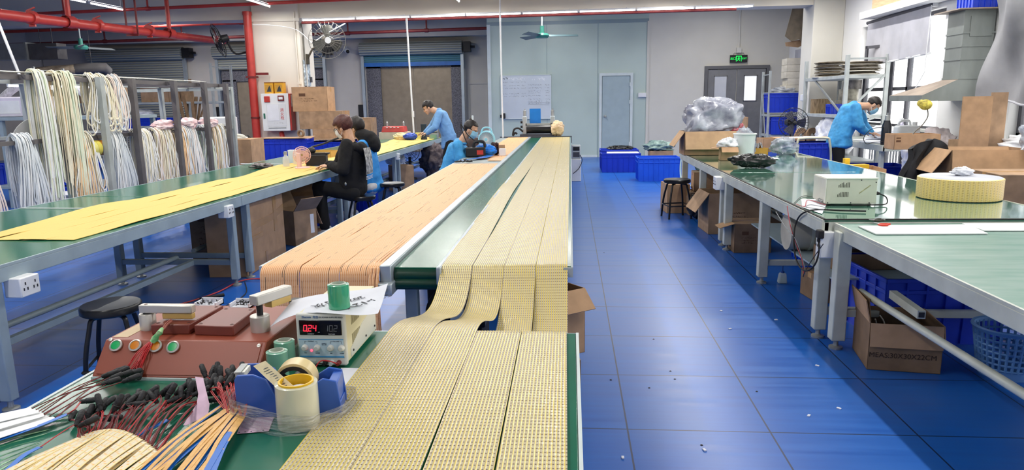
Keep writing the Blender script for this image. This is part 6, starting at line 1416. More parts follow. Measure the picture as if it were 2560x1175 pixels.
P('brace', MB().bar((0, .1, zs[1]), (.0, dY*.75, zs[0]-.05), .03), m_steel, t); P('brace', MB().bar((0, 0, zs[1]-.0), (.66, 0, zs[0]), .035), m_rkl, t); P('tie_bar', MB().bar((0, 0, 2.15), (.66, 0, 2.15), .03), m_rkl, t); P('tie_bar', MB().bar((0, 0, zs[1]-.25), (.66, 0, zs[1]+.0), .03), m_rkl, t)
m_disc = mat('brown_disc', (150, 138, 118), .7, var=.12, vs=12, c2=(84, 74, 62))
for nm, x, y, n_, r_ in (('taller stack of flat brown discs on the top shelf of the wall rack', .28, dY*.72, 15, .32), ('lower stack of flat brown discs by the front post of the wall rack', .36, .32, 12, .33)):
    for k in range(n_):
        q = MB().lathe([(.04, 0), (r_, 0), (r_, .006), (.04, .006)], 32) if 1 else 0
        q.lathe([(.04, .006), (r_*.8, .006), (r_*.8, .019), (.04, .019)], 24)
        tag(P('flat_reel', q, m_disc if k % 3 else m_wall, loc=(XLr+x+U(-.05, .05), Yn+y+U(-.06, .06), zs[0]+.0195*k), rot=(0, 0, U(0, 3))), ('flat brown disc reel in the ' + nm.split(' of ')[0]+' on the wall rack'), 'reel', nm)
def roll(label, x, y, z, r, h, m, cat='roll'):
    q = T('paper_roll', label, cat, (XLr+x, Yn+y, z)); P('wound_sheet', MB().lathe([(r*.3, 0), (r, 0), (r, h), (r*.3, h), (r*.3, 0)], 28), m, q); P('core', MB().lathe([(r*.22, .0), (r*.3, 0), (r*.3, h+.004), (r*.22, h+.004)], 20), m_card3, q)
m_rl = mat('fibrous_brown_roll', (150, 128, 98), .8, var=.2, vs=9, stretch=(4, 4, .8), c2=(96, 78, 56)); m_rl2 = mat('wrapped_roll', (150, 146, 132), .4, var=.2, vs=8)
roll('large brown fibrous roll on the middle shelf of the wall rack', .2, dY*.82, zs[1], .2, .28, m_rl); roll('wrapped roll beside the small blue crate on the wall rack', .36, dY*.4, zs[1], .2, .26, m_rl2); roll('dirty white roll stacked on the wrapped one', .36, dY*.38, zs[1]+.26, .17, .2, m_rl2); roll('grey roll topmost on the middle shelf of the wall rack', .42, dY*.34, zs[1]+.46, .13, .16, mat('grey_roll', (140, 134, 130), .7, var=.2, vs=9))
crate('small blue crate on the middle shelf of the wall rack', (XLr+.12, Yn+dY*.36, zs[1]), .24, .24, .19, 0, m_crate, ribs=4)
blob('plastic_bag', 'white sacks on the bottom shelf of the wall rack', 'bag', (XLr+.25, Yn+dY*.5, .35), (.3, .5, .42), m_bagw, 53, .3)
for k, y in enumerate((.2, -.02)): 
    q = T('card_spool', ['brown horseshoe spool leaning below the corner rack', 'brown spool behind the horseshoe one by the corner rack'][k], 'spool', (4.75+.22*k, 15.1, .45)); P('spool_plate', MB().lathe([(.06, -.02), (.17, -.02), (.17, .02), (.06, .02), (.06, -.02)], 26, (0, 0, .26), (.5, -1, .1)).bb((-.15, -.03, 0), (.15, .03, .22)), m_card2 if k == 0 else m_card3, q)
t = T('junction_box', 'small white trunking box on the right column', 'box', (4.98, 15.8, 1.42)); P('case', MB().bb((-.05, -.2, 0), (.0, .1, .14)), m_white, t, bevel=.01)

# blind over window one
XB = 5.52; bt0, bt1, bb1, bb0 = AX(2172, 60, XB), AX(2330, 14, XB), AX(2326, 133, XB), AX(2163, 166, XB)
t = T('roll_blind', 'light grey roller blind half drawn over the window behind the bench', 'blind', bt0); o = V(t.location)
P('cloth', MB().grid(lambda u, v: bt0.lerp(bt1, u).lerp(bb0.lerp(bb1, u), v)-o+V((-.012-.02*sin(u*19+v*2)*v*(1-u*.5)-.012*sin(u*43)*v, 0, 0)), 60, 14), m_blind, t, solid=.003, smooth=2)
P('roller_tube', MB().tube([bt0-o+V((0, .05, .02)), bt1-o+V((0, -.05, .02))], .03, 12), m_dark, t); P('hem_bar', MB().tube([bb0-o, bb1-o], .016, 8), m_white, t); P('bracket', MB().box(bt1-o+V((.02, -.06, .03)), (.07, .05, .1)), m_white, t)
P('pull_cord', MB().tube([bt1-o+V((-.03, -.05, 0)), bt1-o+V((-.05, -.06, -1.0)), bt1-o+V((-.03, .25, -1.25))], .007, 6), m_white, t)
t = T('ledge_panel', 'plywood panel on a white ledge above the roller blind', 'panel', (XR-.22, 11.6, 3.0)); P('ledge', MB().bb((-.1, -1.0, -.12), (.2, 2.3, .0)), m_wallw, t); P('plywood', MB().bb((-.05, .0, .0), (.1, 1.9, .5)), mat('plywood', (206, 178, 140), .7, var=.06, vs=5, stretch=(1, 1, 6)), t)
# fume hood
HX, HYn = 4.73, AX(2303, 262, 4.73).y; HYf = AX(2222, 260, 4.73).y; DX = AX(2385, 100, 5.18).x; DYn = HYn; DYf = HYn+.42; hz0 = 1.42; hz1 = 1.5; hz2 = AY(2385, 198, DYn).z; DZ = AY(2390, 25, DYn).z
t = T('fume_hood', 'galvanised fume hood with a square duct over the window bench', 'fume hood', (HX, HYn, hz0)); o = V(t.location)
def Q(*p): return V(p)-o
lo = [Q(HX, HYn, hz1), Q(XR-.03, HYn, hz1), Q(XR-.03, HYf, hz1), Q(HX, HYf, hz1)]; up = [Q(DX, DYn, hz2), Q(XR-.03, DYn, hz2), Q(XR-.03, DYf, hz2), Q(DX, DYf, hz2)]
m_hood_ = mat('dull_galvanised', (132, 138, 136), .5, .25, var=.08, vs=3, stretch=(1, 1, .4)); m_dust = mat('dusty_galvanised', (152, 138, 126), .65, .2, var=.08, vs=4)
mb = MB(); mb._a(lo+up, [(0, 1, 5, 4), (1, 2, 6, 5), (2, 3, 7, 6)]); P('canopy', mb, m_hood_, t); mb = MB()._a(lo+up, [(3, 0, 4, 7)]); P('canopy_slope', mb, m_dust, t)
mb = MB(); b0 = [p-V((0, 0, hz1-hz0)) for p in lo]; mb._a(b0+lo, [(0, 1, 5, 4), (1, 2, 6, 5), (2, 3, 7, 6), (3, 0, 4, 7)]); P('lip', mb, m_hood_, t, solid=.006)
du = [p+V((0, 0, DZ-hz2)) for p in up]; mb = MB()._a(up+du, [(0, 1, 5, 4), (1, 2, 6, 5), (2, 3, 7, 6), (3, 0, 4, 7), (4, 5, 6, 7)]); P('duct', mb, m_hood_, t)
for f in (.0, .28, .47, .66): z = hz2+(DZ-hz2)*f-o.z; P('duct_seam', MB().bb((DX-.008-o.x, DYn-.008-o.y, z), (XR-.02-o.x, DYf+.008-o.y, z+.022)), m_hood_, t)
P('inspection_panel', MB().bb((DX+.08-o.x, DYn-.01-o.y, hz2+.62*(DZ-hz2)-o.z), (XR-.06-o.x, DYn-o.y, DZ-.08-o.z)), m_hood_, t); P('top_plate', MB().bb((DX-.12-o.x, DYn-.1-o.y, DZ-o.z), (XR-.01-o.x, DYf+.15-o.y, DZ+.015-o.z)), m_dust, t)
crate('blue crate with a pink paper standing on top of the hood duct', ((DX+XR)/2+.03, HYn+.2, DZ+.02), .3, .4, .35, 0, m_crate, ribs=4)
t = T('lamp_head', 'yellow padded head of a work lamp hanging at the hood corner', 'lamp', AX(2314, 262, HX-.03)); o2 = V(t.location); P('lamp_pad', MB().ell((0, 0, 0), (.085, .06, .07)).ell((-.05, .02, .02), (.05, .05, .05)), mat('yellow_padding', (226, 204, 90), .6, var=.25, vs=14, bump=.6, bs=18), t); P('lamp_cord', MB().tube(spline([(.03, 0, -.06), (.04, 0, -.16), (-.02, .02, -.28), (-.1, .05, -.38), (-.1, .05, -.5)], 6), .008, 6), m_fgrey, t)
# hanging grey curtain
t = T('grey_curtain', 'silver grey sheet hanging in slack folds at the right picture edge', 'curtain', (5.2, 8.6, 1.4))
y0c, y1c = AX(2447, 200, 5.12).y, 6.6; ztop = 3.4
def cur(u, v):
    y = y0c+(y1c-y0c)*u; z = ztop+(AX(2450+110*min(u*3.2, 1), 243+19*min(u*3.2, 1), 5.3).z-ztop)*v
    d = .09*sin(u*9-v*5+1)*(.3+.7*v)+.06*sin(u*17+v*9)+.12*math.exp(-((u*2.2-.35-v*.35)**2)*14)*(1-v*.4)
    return V((5.3-.12-d*.9-5.2, y-8.6, z-1.4))
P('cloth', MB().grid(cur, 60, 50), m_cloth, t, solid=.004, smooth=2); P('hem', MB().tube([cur(k/20, 1)+V((-.004, 0, 0)) for k in range(21)], .014, 7), m_blind, t)
# window benches
table('window_bench', 'grey bench at the window where the standing worker bends', 4.46, 5.5, 10.55, 13.2, .8, mat('grey_bench_top', (150, 156, 152), .3, var=.06), m_frame_w, [(x, y) for x in (4.52, 5.4) for y in (10.7, 13.0)], mid=False)
table('window_bench', 'grey bench under the fume hood bearing cartons', 4.8, 5.52, 8.3, 10.5, .8, mat('grey_bench_top', (150, 156, 152), .3, var=.06), m_frame_w, [(x, y) for x in (4.86, 5.42) for y in (8.5, 9.4, 10.4)], mid=False)
def at(u, v, z): return tuple(G(u, v, z))
carton('low brown carton with a hand hole on the window bench', at(2278, 372, .8), .58, .3, .2, RD(0), '', m_card, print_=lambda t, w, d, h: P('hand_hole', MB().bb((-w*.46, -d/2-.002, h*.5), (-w*.36, -d/2+.001, h*.62)).bb((-w*.46, -d/2-.002, h*.72), (-w*.36, -d/2+.001, h*.8)), m_inkb, t)); carton('smaller brown carton behind the one with a hand hole', (5.25, 9.9, .8), .3, .3, .11, 0, '', m_card2)
t = T('jerrycan', 'white plastic jerrycan on the window bench', 'jerrycan', (5.02, 11.1, .8)); P('can_body', MB().bb((-.16, -.1, 0), (.16, .1, .26)), m_milk, t, bevel=.035, bseg=3); P('handle', MB().tube(spline([(-.13, 0, .24), (-.1, 0, .32), (.02, 0, .33), (.05, 0, .25)], 5), .018, 8), m_milk, t); P('cap', MB().lathe([(0, 0), (.035, 0), (.035, .06), (0, .06)], 18, (.11, 0, .25)), m_white, t); P('label', MB().bb((-.1, -.103, .04), (.06, -.1, .12)), m_wall, t)
t = T('water_bottle', 'clear bottle behind the jerrycan against the window', 'bottle', (5.2, 11.7, .8)); P('bottle_body', MB().lathe([(0, 0), (.06, 0), (.06, .2), (.03, .27), (.03, .31), (0, .31)], 20), mat('lilac_clear', (206, 200, 226), .1, var=0, alpha=.6), t); P('bottle_cap', MB().lathe([(0, .31), (.033, .31), (.033, .35), (0, .35)], 16), m_white, t)
t = T('flask', 'black flask standing by the worker at the window bench', 'flask', (4.58, 10.75, .8)); P('flask_body', MB().lathe([(0, 0), (.065, 0), (.068, .02), (.066, .27), (.045, .33), (.045, .35), (0, .35)], 24), mat('black_flask', (34, 36, 42), .3, var=0), t); P('flask_cap', MB().lathe([(0, .35), (.035, .35), (.03, .42), (.012, .43), (.012, .46), (0, .46)], 18), m_steel, t)
t = T('strap', 'black strap curling beside the flask', 'strap', (4.5, 10.72, .81)); P('strap_band', MB().tube(spline([(.06, 0, .04), (-.1, -.02, .03), (-.2, 0, .01), (-.24, 0, .1), (-.14, 0, .22), (.02, 0, .24)], 6), .012, 6, flat=.4), m_rub, t)
t = T('paper_heap', 'white papers and bags spread on the window bench', 'papers', (4.85, 11.7, .8)); P('sheets', MB().box((0, 0, .01), (.5, .5, .012), .2).box((.1, .2, .03), (.4, .4, .012), -.3).box((-.2, -.5, .01), (.3, .4, .012), .4), m_paper, t); blob('', '', '', (.15, .1, .03), (.25, .35, .1), m_bagw, 61, .4, t, part='bag')
blob('plastic_bag', 'pinkish white bags hanging over the end of the hood bench', 'bag', at(2340, 392, .62), (.26, .22, .2), mat('pink_white_bag', (228, 216, 218), .4, var=.08, vs=8, bump=1, bs=14), 62, .4)
t = T('cardboard_sheet', 'tall brown cardboard sheet standing on the hood bench by the curtain', 'cardboard', G(2440, 393, .8)); P('sheet', MB().box((-.02, .05, .34), (.32, .02, .68)), m_card, t); P('sheet', MB().box((.24, .1, .36), (.2, .02, .72), RD(12)), m_card2, t); P('tape_strip', MB().bb((-.15, .035, .1), (-.05, .04, .115)).bb((.0, .035, .05), (.13, .04, .07)), m_tape, t)
t = T('panel_sheet', 'white board standing beside the brown cardboard under the hood', 'board', (5.45, 10.2, .8)); P('board', MB().box((.05, -.2, .35), (.03, 1.1, .7)), m_wallw, t)
# trolley and crates before the bench
carton('cardboard topped box beside the trolley', (3.2, 11.75, 0), .3, .42, .86, 0, '', m_card); crate('tall blue crate on the trolley, under a cardboard lid', (3.7, 11.3, .42), .72, .5, .4, 0, m_crate, ribs=8); crate('lower blue crate on the trolley', (3.7, 11.3, .12), .72, .5, .3, 0, m_crate, ribs=8)
t = T('cardboard_sheet', 'cardboard lid with white papers over the trolley crates', 'cardboard', (3.62, 11.5, .865)); P('sheet', MB().bb((-.4, -.3, 0), (.45, .3, .012)), m_card, t); P('papers', MB().box((-.05, -.05, .018), (.3, .24, .008), .3).box((.2, .08, .018), (.25, .24, .008), -.2), m_paper, t)
t = T('hand_trolley', 'hand trolley with a bent cream handle before the blue crates', 'trolley', (3.7, 10.95, 0)); a = AY(1990, 392, 10.9); b = AY(1995, 352, 10.9); c = AY(2065, 345, 10.9); d = AY(2077, 398, 10.9); o = V(t.location)
P('handle', MB().tube(spline([V((a.x, a.y, .1))-o, a-o, b-o, AY(2008, 346, 10.9)-o, c-o, AY(2074, 354, 10.9)-o, d-o, V((d.x, d.y, .1))-o], 6), .017, 9), mat('cream_tube', (206, 204, 176), .4, .2, var=.05), t); P('wrapping', MB().tube([a-o+V((0, 0, -.05)), a-o+V((0, 0, .18))], [.03, .04], 8), mat('white_wrapping', (214, 212, 200), .8, var=.2, vs=40, bump=1, bs=50), t); P('platform', MB().bb((-.42, -.05, .08), (.42, .7, .11)), m_fgrey, t)
for x in (-.35, .35):
    for y in (.02, .6): P('wheel', MB().lathe([(0, -.02), (.045, -.02), (.045, .02), (0, .02)], 14, (x, y, .045), (1, 0, 0)), m_rub, t)
# boxes on the floor behind the right table
carton('low open carton with yellow pieces on the floor behind the right table', (3.3, 8.6, .38), .62, .5, .3, RD(-6), 's', m_card, (1, 1.4, 1, 1), fl=.2); carton('carton beneath the low open one behind the right table', (3.32, 8.62, 0), .66, .54, .37, RD(-4), 'c', m_card2)
t = T('yellow_pieces', 'yellow plastic pieces in the low open carton', 'parts', (3.36, 8.7, .64)); P('piece', MB().box((.06, .1, .03), (.3, .1, .05), .2).box((0, .22, .07), (.06, .06, .1), .1), mat('yellow_plastic', (230, 192, 50), .4, var=.04), t)
carton('open carton of white plates behind the glass-topped table', (4.0, 8.1, .3), .5, .45, .28, RD(-4), '', m_card); t = T('plate_stack', 'white and pink plates standing in that open carton', 'plates', (4.0, 8.1, .5)); P('plates', MB().box((0, 0, .08), (.44, .36, .1), .05, .1).box((-.08, -.1, .12), (.1, .3, .14), .1, -.2), m_paper, t)
carton('lower carton under the carton of white plates', (4.02, 8.15, 0), .6, .5, .295, 0, 'c', m_card2); carton('flat brown carton edge before the low open one', (3.38, 7.75, .3), .46, .4, .18, RD(-8), 'c', m_card); carton('brown carton supporting the flat one', (3.38, 7.77, 0), .46, .4, .295, RD(-8), 'c', m_card2)
crate('wide shallow blue crate under the window bench', (4.85, 11.7, .2), .9, .7, .22, 0, m_crate); crate('second shallow blue crate under the hood bench', (5.15, 10.2, .2), .55, .8, .22, 0, m_crate); blob('plastic_bag', 'white bag with dark pieces behind the black jacket', 'bag', at(2298, 440, .4), (.24, .2, .26), m_bagw, 63, .3)
t = T('plastic_bucket', 'pale bucket under the bench end beside the worker', 'bucket', (4.45, 12.6, .25)); P('bucket_body', MB().lathe([(0, 0), (.15, 0), (.2, .36), (.19, .36), (.14, .01), (0, .01)], 26), mat('lilac_bucket', (190, 194, 216), .4, var=0), t)
t = T('bin_liner', 'lilac bin standing behind the black jacket', 'bin', (4.6, 8.9, .0)); P('bin_body', MB().box((0, 0, .35), (.4, .4, .7), top=1.1), mat('lilac_bin', (140, 146, 200), .4, var=.04), t, bevel=.03)
carton('big open carton with a hanging flap beyond the right table', (4.02, 7.3, .52), .72, .52, .46, RD(-6), 'swn', m_card2, (2.2, 1.38, 1, .95), fl=.27, fm=m_card); carton('large taped carton at the right edge behind the reel', (4.12, 6.55, 0), .9, .55, .82, RD(-4), 'c', m_card3, fm=m_card2); carton('carton under the big open one beyond the right table', (4.02, 7.35, 0), .75, .54, .51, RD(-4), 'c', m_card3)
t = T('black_jacket', 'black jacket draped over the big open carton corner', 'jacket', (3.62, 7.74, .4)); P('jacket_cloth', MB().grid(lambda u, v: V((-.16+.38*u*(1-.25*v)-.12*v+.03*sin(v*9+u*4), -.2+.1*sin(u*5)*.3-.05*v+.03*sin(u*14), .56*(1-v)**.8+.10*sin(u*3.1)*(1-v)-.12*v)), 18, 18), mat('black_jacket_cloth', (34, 34, 38), .8, var=.2, vs=10, bump=.4, bs=14), t, solid=.05, smooth=2, sub=1)
blob('film_bag', 'clear film bag over cartons at the right picture edge', 'bag', (4.42, 7.0, .86), (.2, .22, .2), m_bag, 64, .4)
blob('white_cloth', 'white cloth heaped along the window sill bench', 'cloth', (5.1, 8.0, .82), (.35, .6, .12), m_bagw, 66, .4)

# ---------------------------------------------------------------- floor scraps
for k, (u, v) in enumerate(((2043, 915), (2097, 1022), (2022, 1040), (1803, 778), (1825, 823), (1557, 1145), (1940, 800), (1761, 1126))):
    t = T('floor_scrap', 'small white scrap lying on the blue floor', 'scrap', G(u, v), U(0, 3), 'white scraps on the floor'); P('scrap', MB().box((0, 0, .003), (.02, .011, .005)), m_paper, t)
for k, (u, v) in enumerate(((1527, 950), (1634, 848), (1676, 928), (1687, 948), (1754, 1113), (1892, 979), (1623, 970), (1510, 632))):
    t = T('floor_speck', 'tiny dark speck on the blue floor', 'speck', G(u, v), U(0, 3), 'dark specks on the floor'); P('speck', MB().lathe([(0, 0), (.007, 0), (.004, .003), (0, .003)], 8), m_rub, t)

# ---------------------------------------------------------------- on the conveyor beyond the gap
ZC_ = .752
t = T('desk_fan', 'pale blue round desk fan on the orange sheets by the masked worker', 'fan', (-1.27, 10.75, ZC_), RD(-8)); mpb = mat('pale_blue_fan', (150, 212, 230), .35, var=.02)
mb = MB(); mb.M = Matrix.Translation((0, 0, .19)) @ Matrix.Rotation(RD(90), 4, 'X')
for k in range(44):
    a = 2*pi*k/44; mb.tube([(cos(a)*.025, sin(a)*.025, .05), (cos(a)*.08, sin(a)*.08, .048), (cos(a)*.115, sin(a)*.115, .03)], .002, 4)
P('grille', mb, m_white, t); mb = MB(); mb.M = Matrix.Translation((0, 0, .19)) @ Matrix.Rotation(RD(90), 4, 'X'); mb.lathe([(.112, .035), (.13, .03), (.135, 0), (.12, -.05), (.04, -.08), (0, -.08)], 36); P('fan_shell', mb, mpb, t); mb = MB(); mb.M = Matrix.Translation((0, 0, .19)) @ Matrix.Rotation(RD(90), 4, 'X'); mb.lathe([(0, .055), (.026, .053), (.028, .045)], 20); P('hub', mb, mpb, t)
P('fan_base', MB().lathe([(0, 0), (.1, 0), (.1, .02), (.06, .04), (.03, .06), (0, .06)], 28), mpb, t); P('carry_handle', MB().tube(spline([(-.09, 0, .28), (-.06, 0, .35), (0, 0, .37), (.06, 0, .35), (.09, 0, .28)], 6), .012, 8), mpb, t)
t = T('tool_case', 'black soldering case with a red label held by the masked worker', 'tool case', tuple(G(1188, 391, ZC_)), RD(4)); P('case', MB().bb((-.13, -.08, 0), (.15, .08, .13)), m_black, t, bevel=.015); P('handle', MB().tube(spline([(-.02, 0, .12), (0, 0, .2), (.12, 0, .2), (.14, 0, .12)], 5), .02, 8), m_black, t); P('red_label', MB().bb((.03, -.083, .03), (.12, -.08, .09)), m_red, t); P('lead', MB().tube(spline([(-.08, 0, .12), (-.16, .05, .3), (-.2, .1, .45), (-.1, .05, .3), (.05, 0, .18)], 6), .007, 6), m_rub, t)
blob('tape_bundle', 'bright blue taped bundle of strips beside the blue fan', 'tape bundle', (-1.2, 9.95, ZC_), (.15, .11, .08), mat('bright_blue_tape', (24, 124, 222), .35, var=.08, vs=14, bump=.4, bs=12), 71, .3); t = T('blue_tapes', 'flat bright blue tapes spread on the gap of the conveyor board', 'led tapes', (-1.2, 9.35, ZC_)); mb = MB()
for k in range(7): mb.ribbon([(-.25+.02*k, -.3+.03*k, .004+.001*k), (-.05+.02*k, .1, .012), (.06+.012*k, .42, .02)], .03, (1, -.4, 0), .002)
P('tape_length', mb, m_tb, t)
t = T('plug_cluster', 'black plugs and red wires lying at the gap edge of the conveyor', 'plugs', (-1.36, 8.86, ZC_)); mb = MB()
for k in range(14): a = V((U(-.13, .16), U(-.06, .06), .01)); plug(mb, a, (U(-1, 1), U(-.3, 1), U(0, .4)), .05, .008)
P('plug', mb, m_plug, t); t['kind'] = 'stuff'
blob('wire_ball', 'dark red and black knot of wires beside the small carton on the conveyor', 'wires', (-1.08, 10.15, ZC_), (.07, .07, .085), mat('dark_red_wires', (70, 24, 30), .5, var=.5, vs=30, c2=(24, 18, 20)), 73, .5)
carton('small brown carton standing on the orange sheets', (-.98, 10.1, ZC_), .09, .09, .14, RD(5), 'c', m_card, tape=False); t = T('white_block', 'small white block in front of the small brown carton', 'block', (-.96, 9.96, ZC_)); P('block', MB().bb((-.045, -.03, 0), (.045, .03, .1)), m_paper, t, bevel=.004)
t = T('paper_twist', 'brown twist of paper standing behind the small carton', 'paper', (-1.1, 10.5, ZC_)); P('twist', MB().lathe([(0, 0), (.025, 0), (.015, .05), (.045, .11), (.03, .12), (0, .1)], 9), m_card2, t)
# end-of-line press
t = T('strip_press', 'silver and black strip press with a blue sheet at the conveyor end', 'machine', (-.68, 15.3, .765))
P('press_base', MB().bb((-.4, -.1, 0), (.4, .3, .04)), m_dark, t)
for x in (-.3, .3):
    P('upright', MB().bb((x-.05, 0, .04), (x+.05, .12, .42)), m_alu, t, bevel=.01); P('air_cylinder', MB().lathe([(0, .42), (.035, .42), (.035, .54), (.015, .55), (.015, .58), (0, .58)], 16, (x, .05, 0)), m_steel, t); P('knob', MB().rod((x-.09 if x < 0 else x+.05, .02, .3), (x-.05 if x < 0 else x+.1, .02, .3), .03).rod((x-.09 if x < 0 else x+.05, .02, .2), (x-.05 if x < 0 else x+.1, .02, .2), .025), m_black, t)
P('roller', MB().rod((-.26, -.02, .14), (.28, -.02, .14), .085, 22), m_blackm, t); P('cross_beam', MB().bb((-.28, .0, .22), (.28, .08, .27)), m_steel, t); P('blue_sheet', MB().bb((-.2, .13, .24), (.04, .14, .58)), mat('blue_sheet', (20, 120, 206), .4, var=.03), t); P('hose', MB().tube(spline([(-.34, -.05, .1), (-.42, -.08, .17), (-.52, -.1, .15), (-.55, -.1, .02), (-.5, -.1, .08), (-.46, -.1, .05)], 6), .02, 8), m_rub, t)
blob('cloth_wad', 'peach cloth wad leaning on the strip press', 'cloth', (-.28, 15.2, .765), (.14, .1, .16), mat('peach_cloth', (222, 196, 160), .7, var=.1, vs=8), 75, .35)

# ---------------------------------------------------------------- on the left tables
LZ = .752
t = T('desk_fan', 'small pink desk fan on the yellow sheets by the black-clad worker', 'fan', tuple(G(757, 421, LZ))); mpk2 = mat('pink_plastic', (232, 196, 190), .4, var=.03); mb = MB(); mb.M = Matrix.Translation((0, 0, .16)) @ Matrix.Rotation(RD(95), 4, 'X') @ Matrix.Rotation(RD(20), 4, 'Y'); cage(mb, .1, .06, 30, (.3, .55, .8, 1), .003); P('guard', mb, mpk2, t); mb = MB(); mb.M = Matrix.Translation((0, 0, .16)) @ Matrix.Rotation(RD(95), 4, 'X') @ Matrix.Rotation(RD(20), 4, 'Y'); blades(mb, .085); P('blade', mb, mpk2, t, solid=.003); P('fan_base', MB().lathe([(0, 0), (.09, 0), (.085, .02), (0, .025)], 26).box((-.02, -.05, .1), (.045, .05, .18)), mpk2, t, bevel=.008)
t = T('spray_bottle', 'clear plastic bottle on the yellow sheets beside the pink fan', 'bottle', tuple(G(716, 418, LZ))); P('bottle_body', MB().lathe([(0, 0), (.04, 0), (.042, .08), (.035, .12), (.02, .14), (.02, .16), (0, .16)], 20), mat('clear_grey_bottle', (214, 220, 224), .1, var=0, alpha=.6), t); P('bottle_cap', MB().lathe([(0, .16), (.024, .16), (.022, .19), (0, .195)], 14), m_steel, t)
t = T('white_carton', 'white small box behind the clear bottle', 'box', tuple(G(733, 408, LZ))); P('box_body', MB().bb((-.05, -.03, 0), (.05, .05, .17)), m_white, t, bevel=.004); P('box_lid', MB().bb((-.051, -.031, .15), (.051, .051, .172)), m_paper, t)
t = T('tape_cup', 'ivory cup beside the pink fan', 'cup', tuple(G(741, 412, LZ))); P('cup_body', MB().lathe([(0, 0), (.035, 0), (.042, .11), (.038, .11), (.03, .006), (0, .006)], 20), mat('ivory_cup', (222, 216, 200), .4, var=0), t)
t = T('soldering_station', 'black soldering stand before the black-clad worker', 'tool stand', tuple(G(792, 415, LZ)), RD(8)); P('stand_case', MB().bb((-.12, -.05, 0), (.13, .07, .14)), m_black, t, bevel=.01); P('stand_top', MB().bb((-.13, .0, .14), (.15, .1, .16)), m_black, t); P('copper_edge', MB().bb((-.125, -.055, .03), (-.115, -.02, .12)), mat('copper_orange', (196, 96, 60), .4, var=0), t); P('lamp_arm', MB().tube(spline([(-.05, .06, .15), (-.08, .1, .22), (.05, .2, .26), (.25, .3, .33), (.3, .3, .28)], 6), .012, 8).ell((-.07, .05, .19), (.06, .05, .04)), m_black, t); P('pad', MB().bb((-.28, -.16, 0), (.2, -.05, .006)), m_frame, t)  # the stand has a copper-coloured strip on its left face
blob('rag', 'dark patterned rag on the green table near the yellow sheets', 'rag', tuple(G(655, 421, LZ)), (.13, .07, .03), mat('dark_rag', (50, 44, 48), .7, var=.6, vs=30, c2=(160, 150, 150)), 81, .5); 
t = T('white_rod', 'thin white rod lying across the bare green table', 'rod', tuple(G(130, 521, LZ))); o = V(t.location); P('rod_bar', MB().bar(G(52, 520, LZ+.004)-o, G(210, 521, LZ+.004)-o, .012, .006), m_white, t)
t = T('white_rod', 'thin white rod lying on the table behind the clear bottle', 'rod', tuple(G(640, 410, LZ))); o = V(t.location); P('rod_bar', MB().bar(G(602, 409, LZ+.004)-o, G(705, 410, LZ+.004)-o, .012, .006), m_white, t)
carton('open ochre carton behind the soldering stand', tuple(G(800, 392, LZ)), .5, .3, .09, RD(-8), '', mat('ochre_card', (186, 150, 80), .8, var=.06)); t = T('meter', 'small ivory meter on the yellow sheets by the lamp arm', 'meter', tuple(G(828, 392, LZ))); P('meter_case', MB().bb((-.06, -.03, 0), (.06, .05, .05)), m_white, t, bevel=.01); P('meter_face', MB().bb((-.04, -.033, .01), (.04, -.03, .04)), m_dark, t)
# far end with the standing man
t = T('test_console', 'red test console on the far left table before the lift door', 'console', (-3.78, 15.1, .9)); P('housing', MB().box((0, 0, .06), (.5, .36, .12), top=.9), m_red, t, bevel=.01); 
for x in (-.16, .2): P('clamp', MB().lathe([(0, .12), (.022, .12), (.022, .2), (.012, .21), (0, .24)], 12, (x, 0, 0)), m_steel, t)
mb = MB()
for k in range(4): mb.bb((-.14+.08*k, -.19, .09), (-.1+.08*k, -.17, .1))
P('button', mb, m_white, t); P('stand', MB().bb((-.3, -.2, -.15), (.3, .2, 0)), mat('beige_stand', (196, 180, 164), .6, var=.04), t)
t = T('heat_gun', 'dark upright heat gun by the standing man', 'heat gun', (-3.02, 14.5, LZ)); P('gun_body', MB().tube([(0, 0, .05), (0, 0, .32)], [.05, .062], 14), mat('navy_gun', (34, 50, 62), .4, var=0), t); P('gun_base', MB().lathe([(0, 0), (.07, 0), (.06, .05), (0, .06)], 18), m_black, t)
blob('tape_roll', 'blue taped roll beside the dark heat gun', 'tape roll', (-3.28, 14.4, LZ), (.14, .1, .075), mat('blue_roll', (40, 76, 176), .4, var=.1, vs=12), 83, .25); blob('paper_wad', 'cream cloth wad at the far end of the yellow sheets', 'cloth', (-3.5, 14.5, LZ), (.16, .1, .07), mat('cream_cloth', (232, 220, 176), .7, var=.06), 84, .4); carton('small yellow-green box behind the heat gun', (-3.2, 14.9, LZ), .16, .1, .13, 0, 'c', mat('yellow_green_box', (206, 208, 120), .5, var=.03), tape=False)
t = T('grinder', 'small grey machine with wires between heat gun and worker', 'machine', (-2.9, 14.9, LZ)); P('machine_body', MB().bb((-.08, -.06, 0), (.1, .08, .12)).rod((-.1, 0, .17), (.1, 0, .17), .05, 14), m_steel, t, bevel=.005); P('bracket', MB().bb((-.05, -.09, .0), (.08, -.06, .09)), mat('green_bracket', (120, 160, 140), .4, var=0), t)
t = T('floor_motor', 'grey motor with a white cylinder under the far left table', 'motor', (-2.75, 15.05, .18)); P('motor_body', MB().rod((-.2, 0, .34), (.16, 0, .34), .075, 16).bb((-.14, -.06, 0), (.1, .06, .25)), m_steel, t); P('pipe_end', MB().rod((.16, 0, .34), (.3, 0, .34), .05, 14), m_white, t)
t = T('valve_stand', 'pale jig with a black cylinder behind the standing man', 'machine', (-2.1, 15.25, .76)); P('jig_frame', MB().bb((-.06, -.04, .12), (.06, .04, .34)).rod((0, 0, .34), (0, 0, .46), .02), m_trimw, t, bevel=.008); P('cylinder', MB().rod((-.2, 0, .12), (.02, 0, .1), .075, 16), m_black, t); P('jig_base', MB().bb((-.15, -.1, -.02), (.15, .1, .04)), m_frame, t)
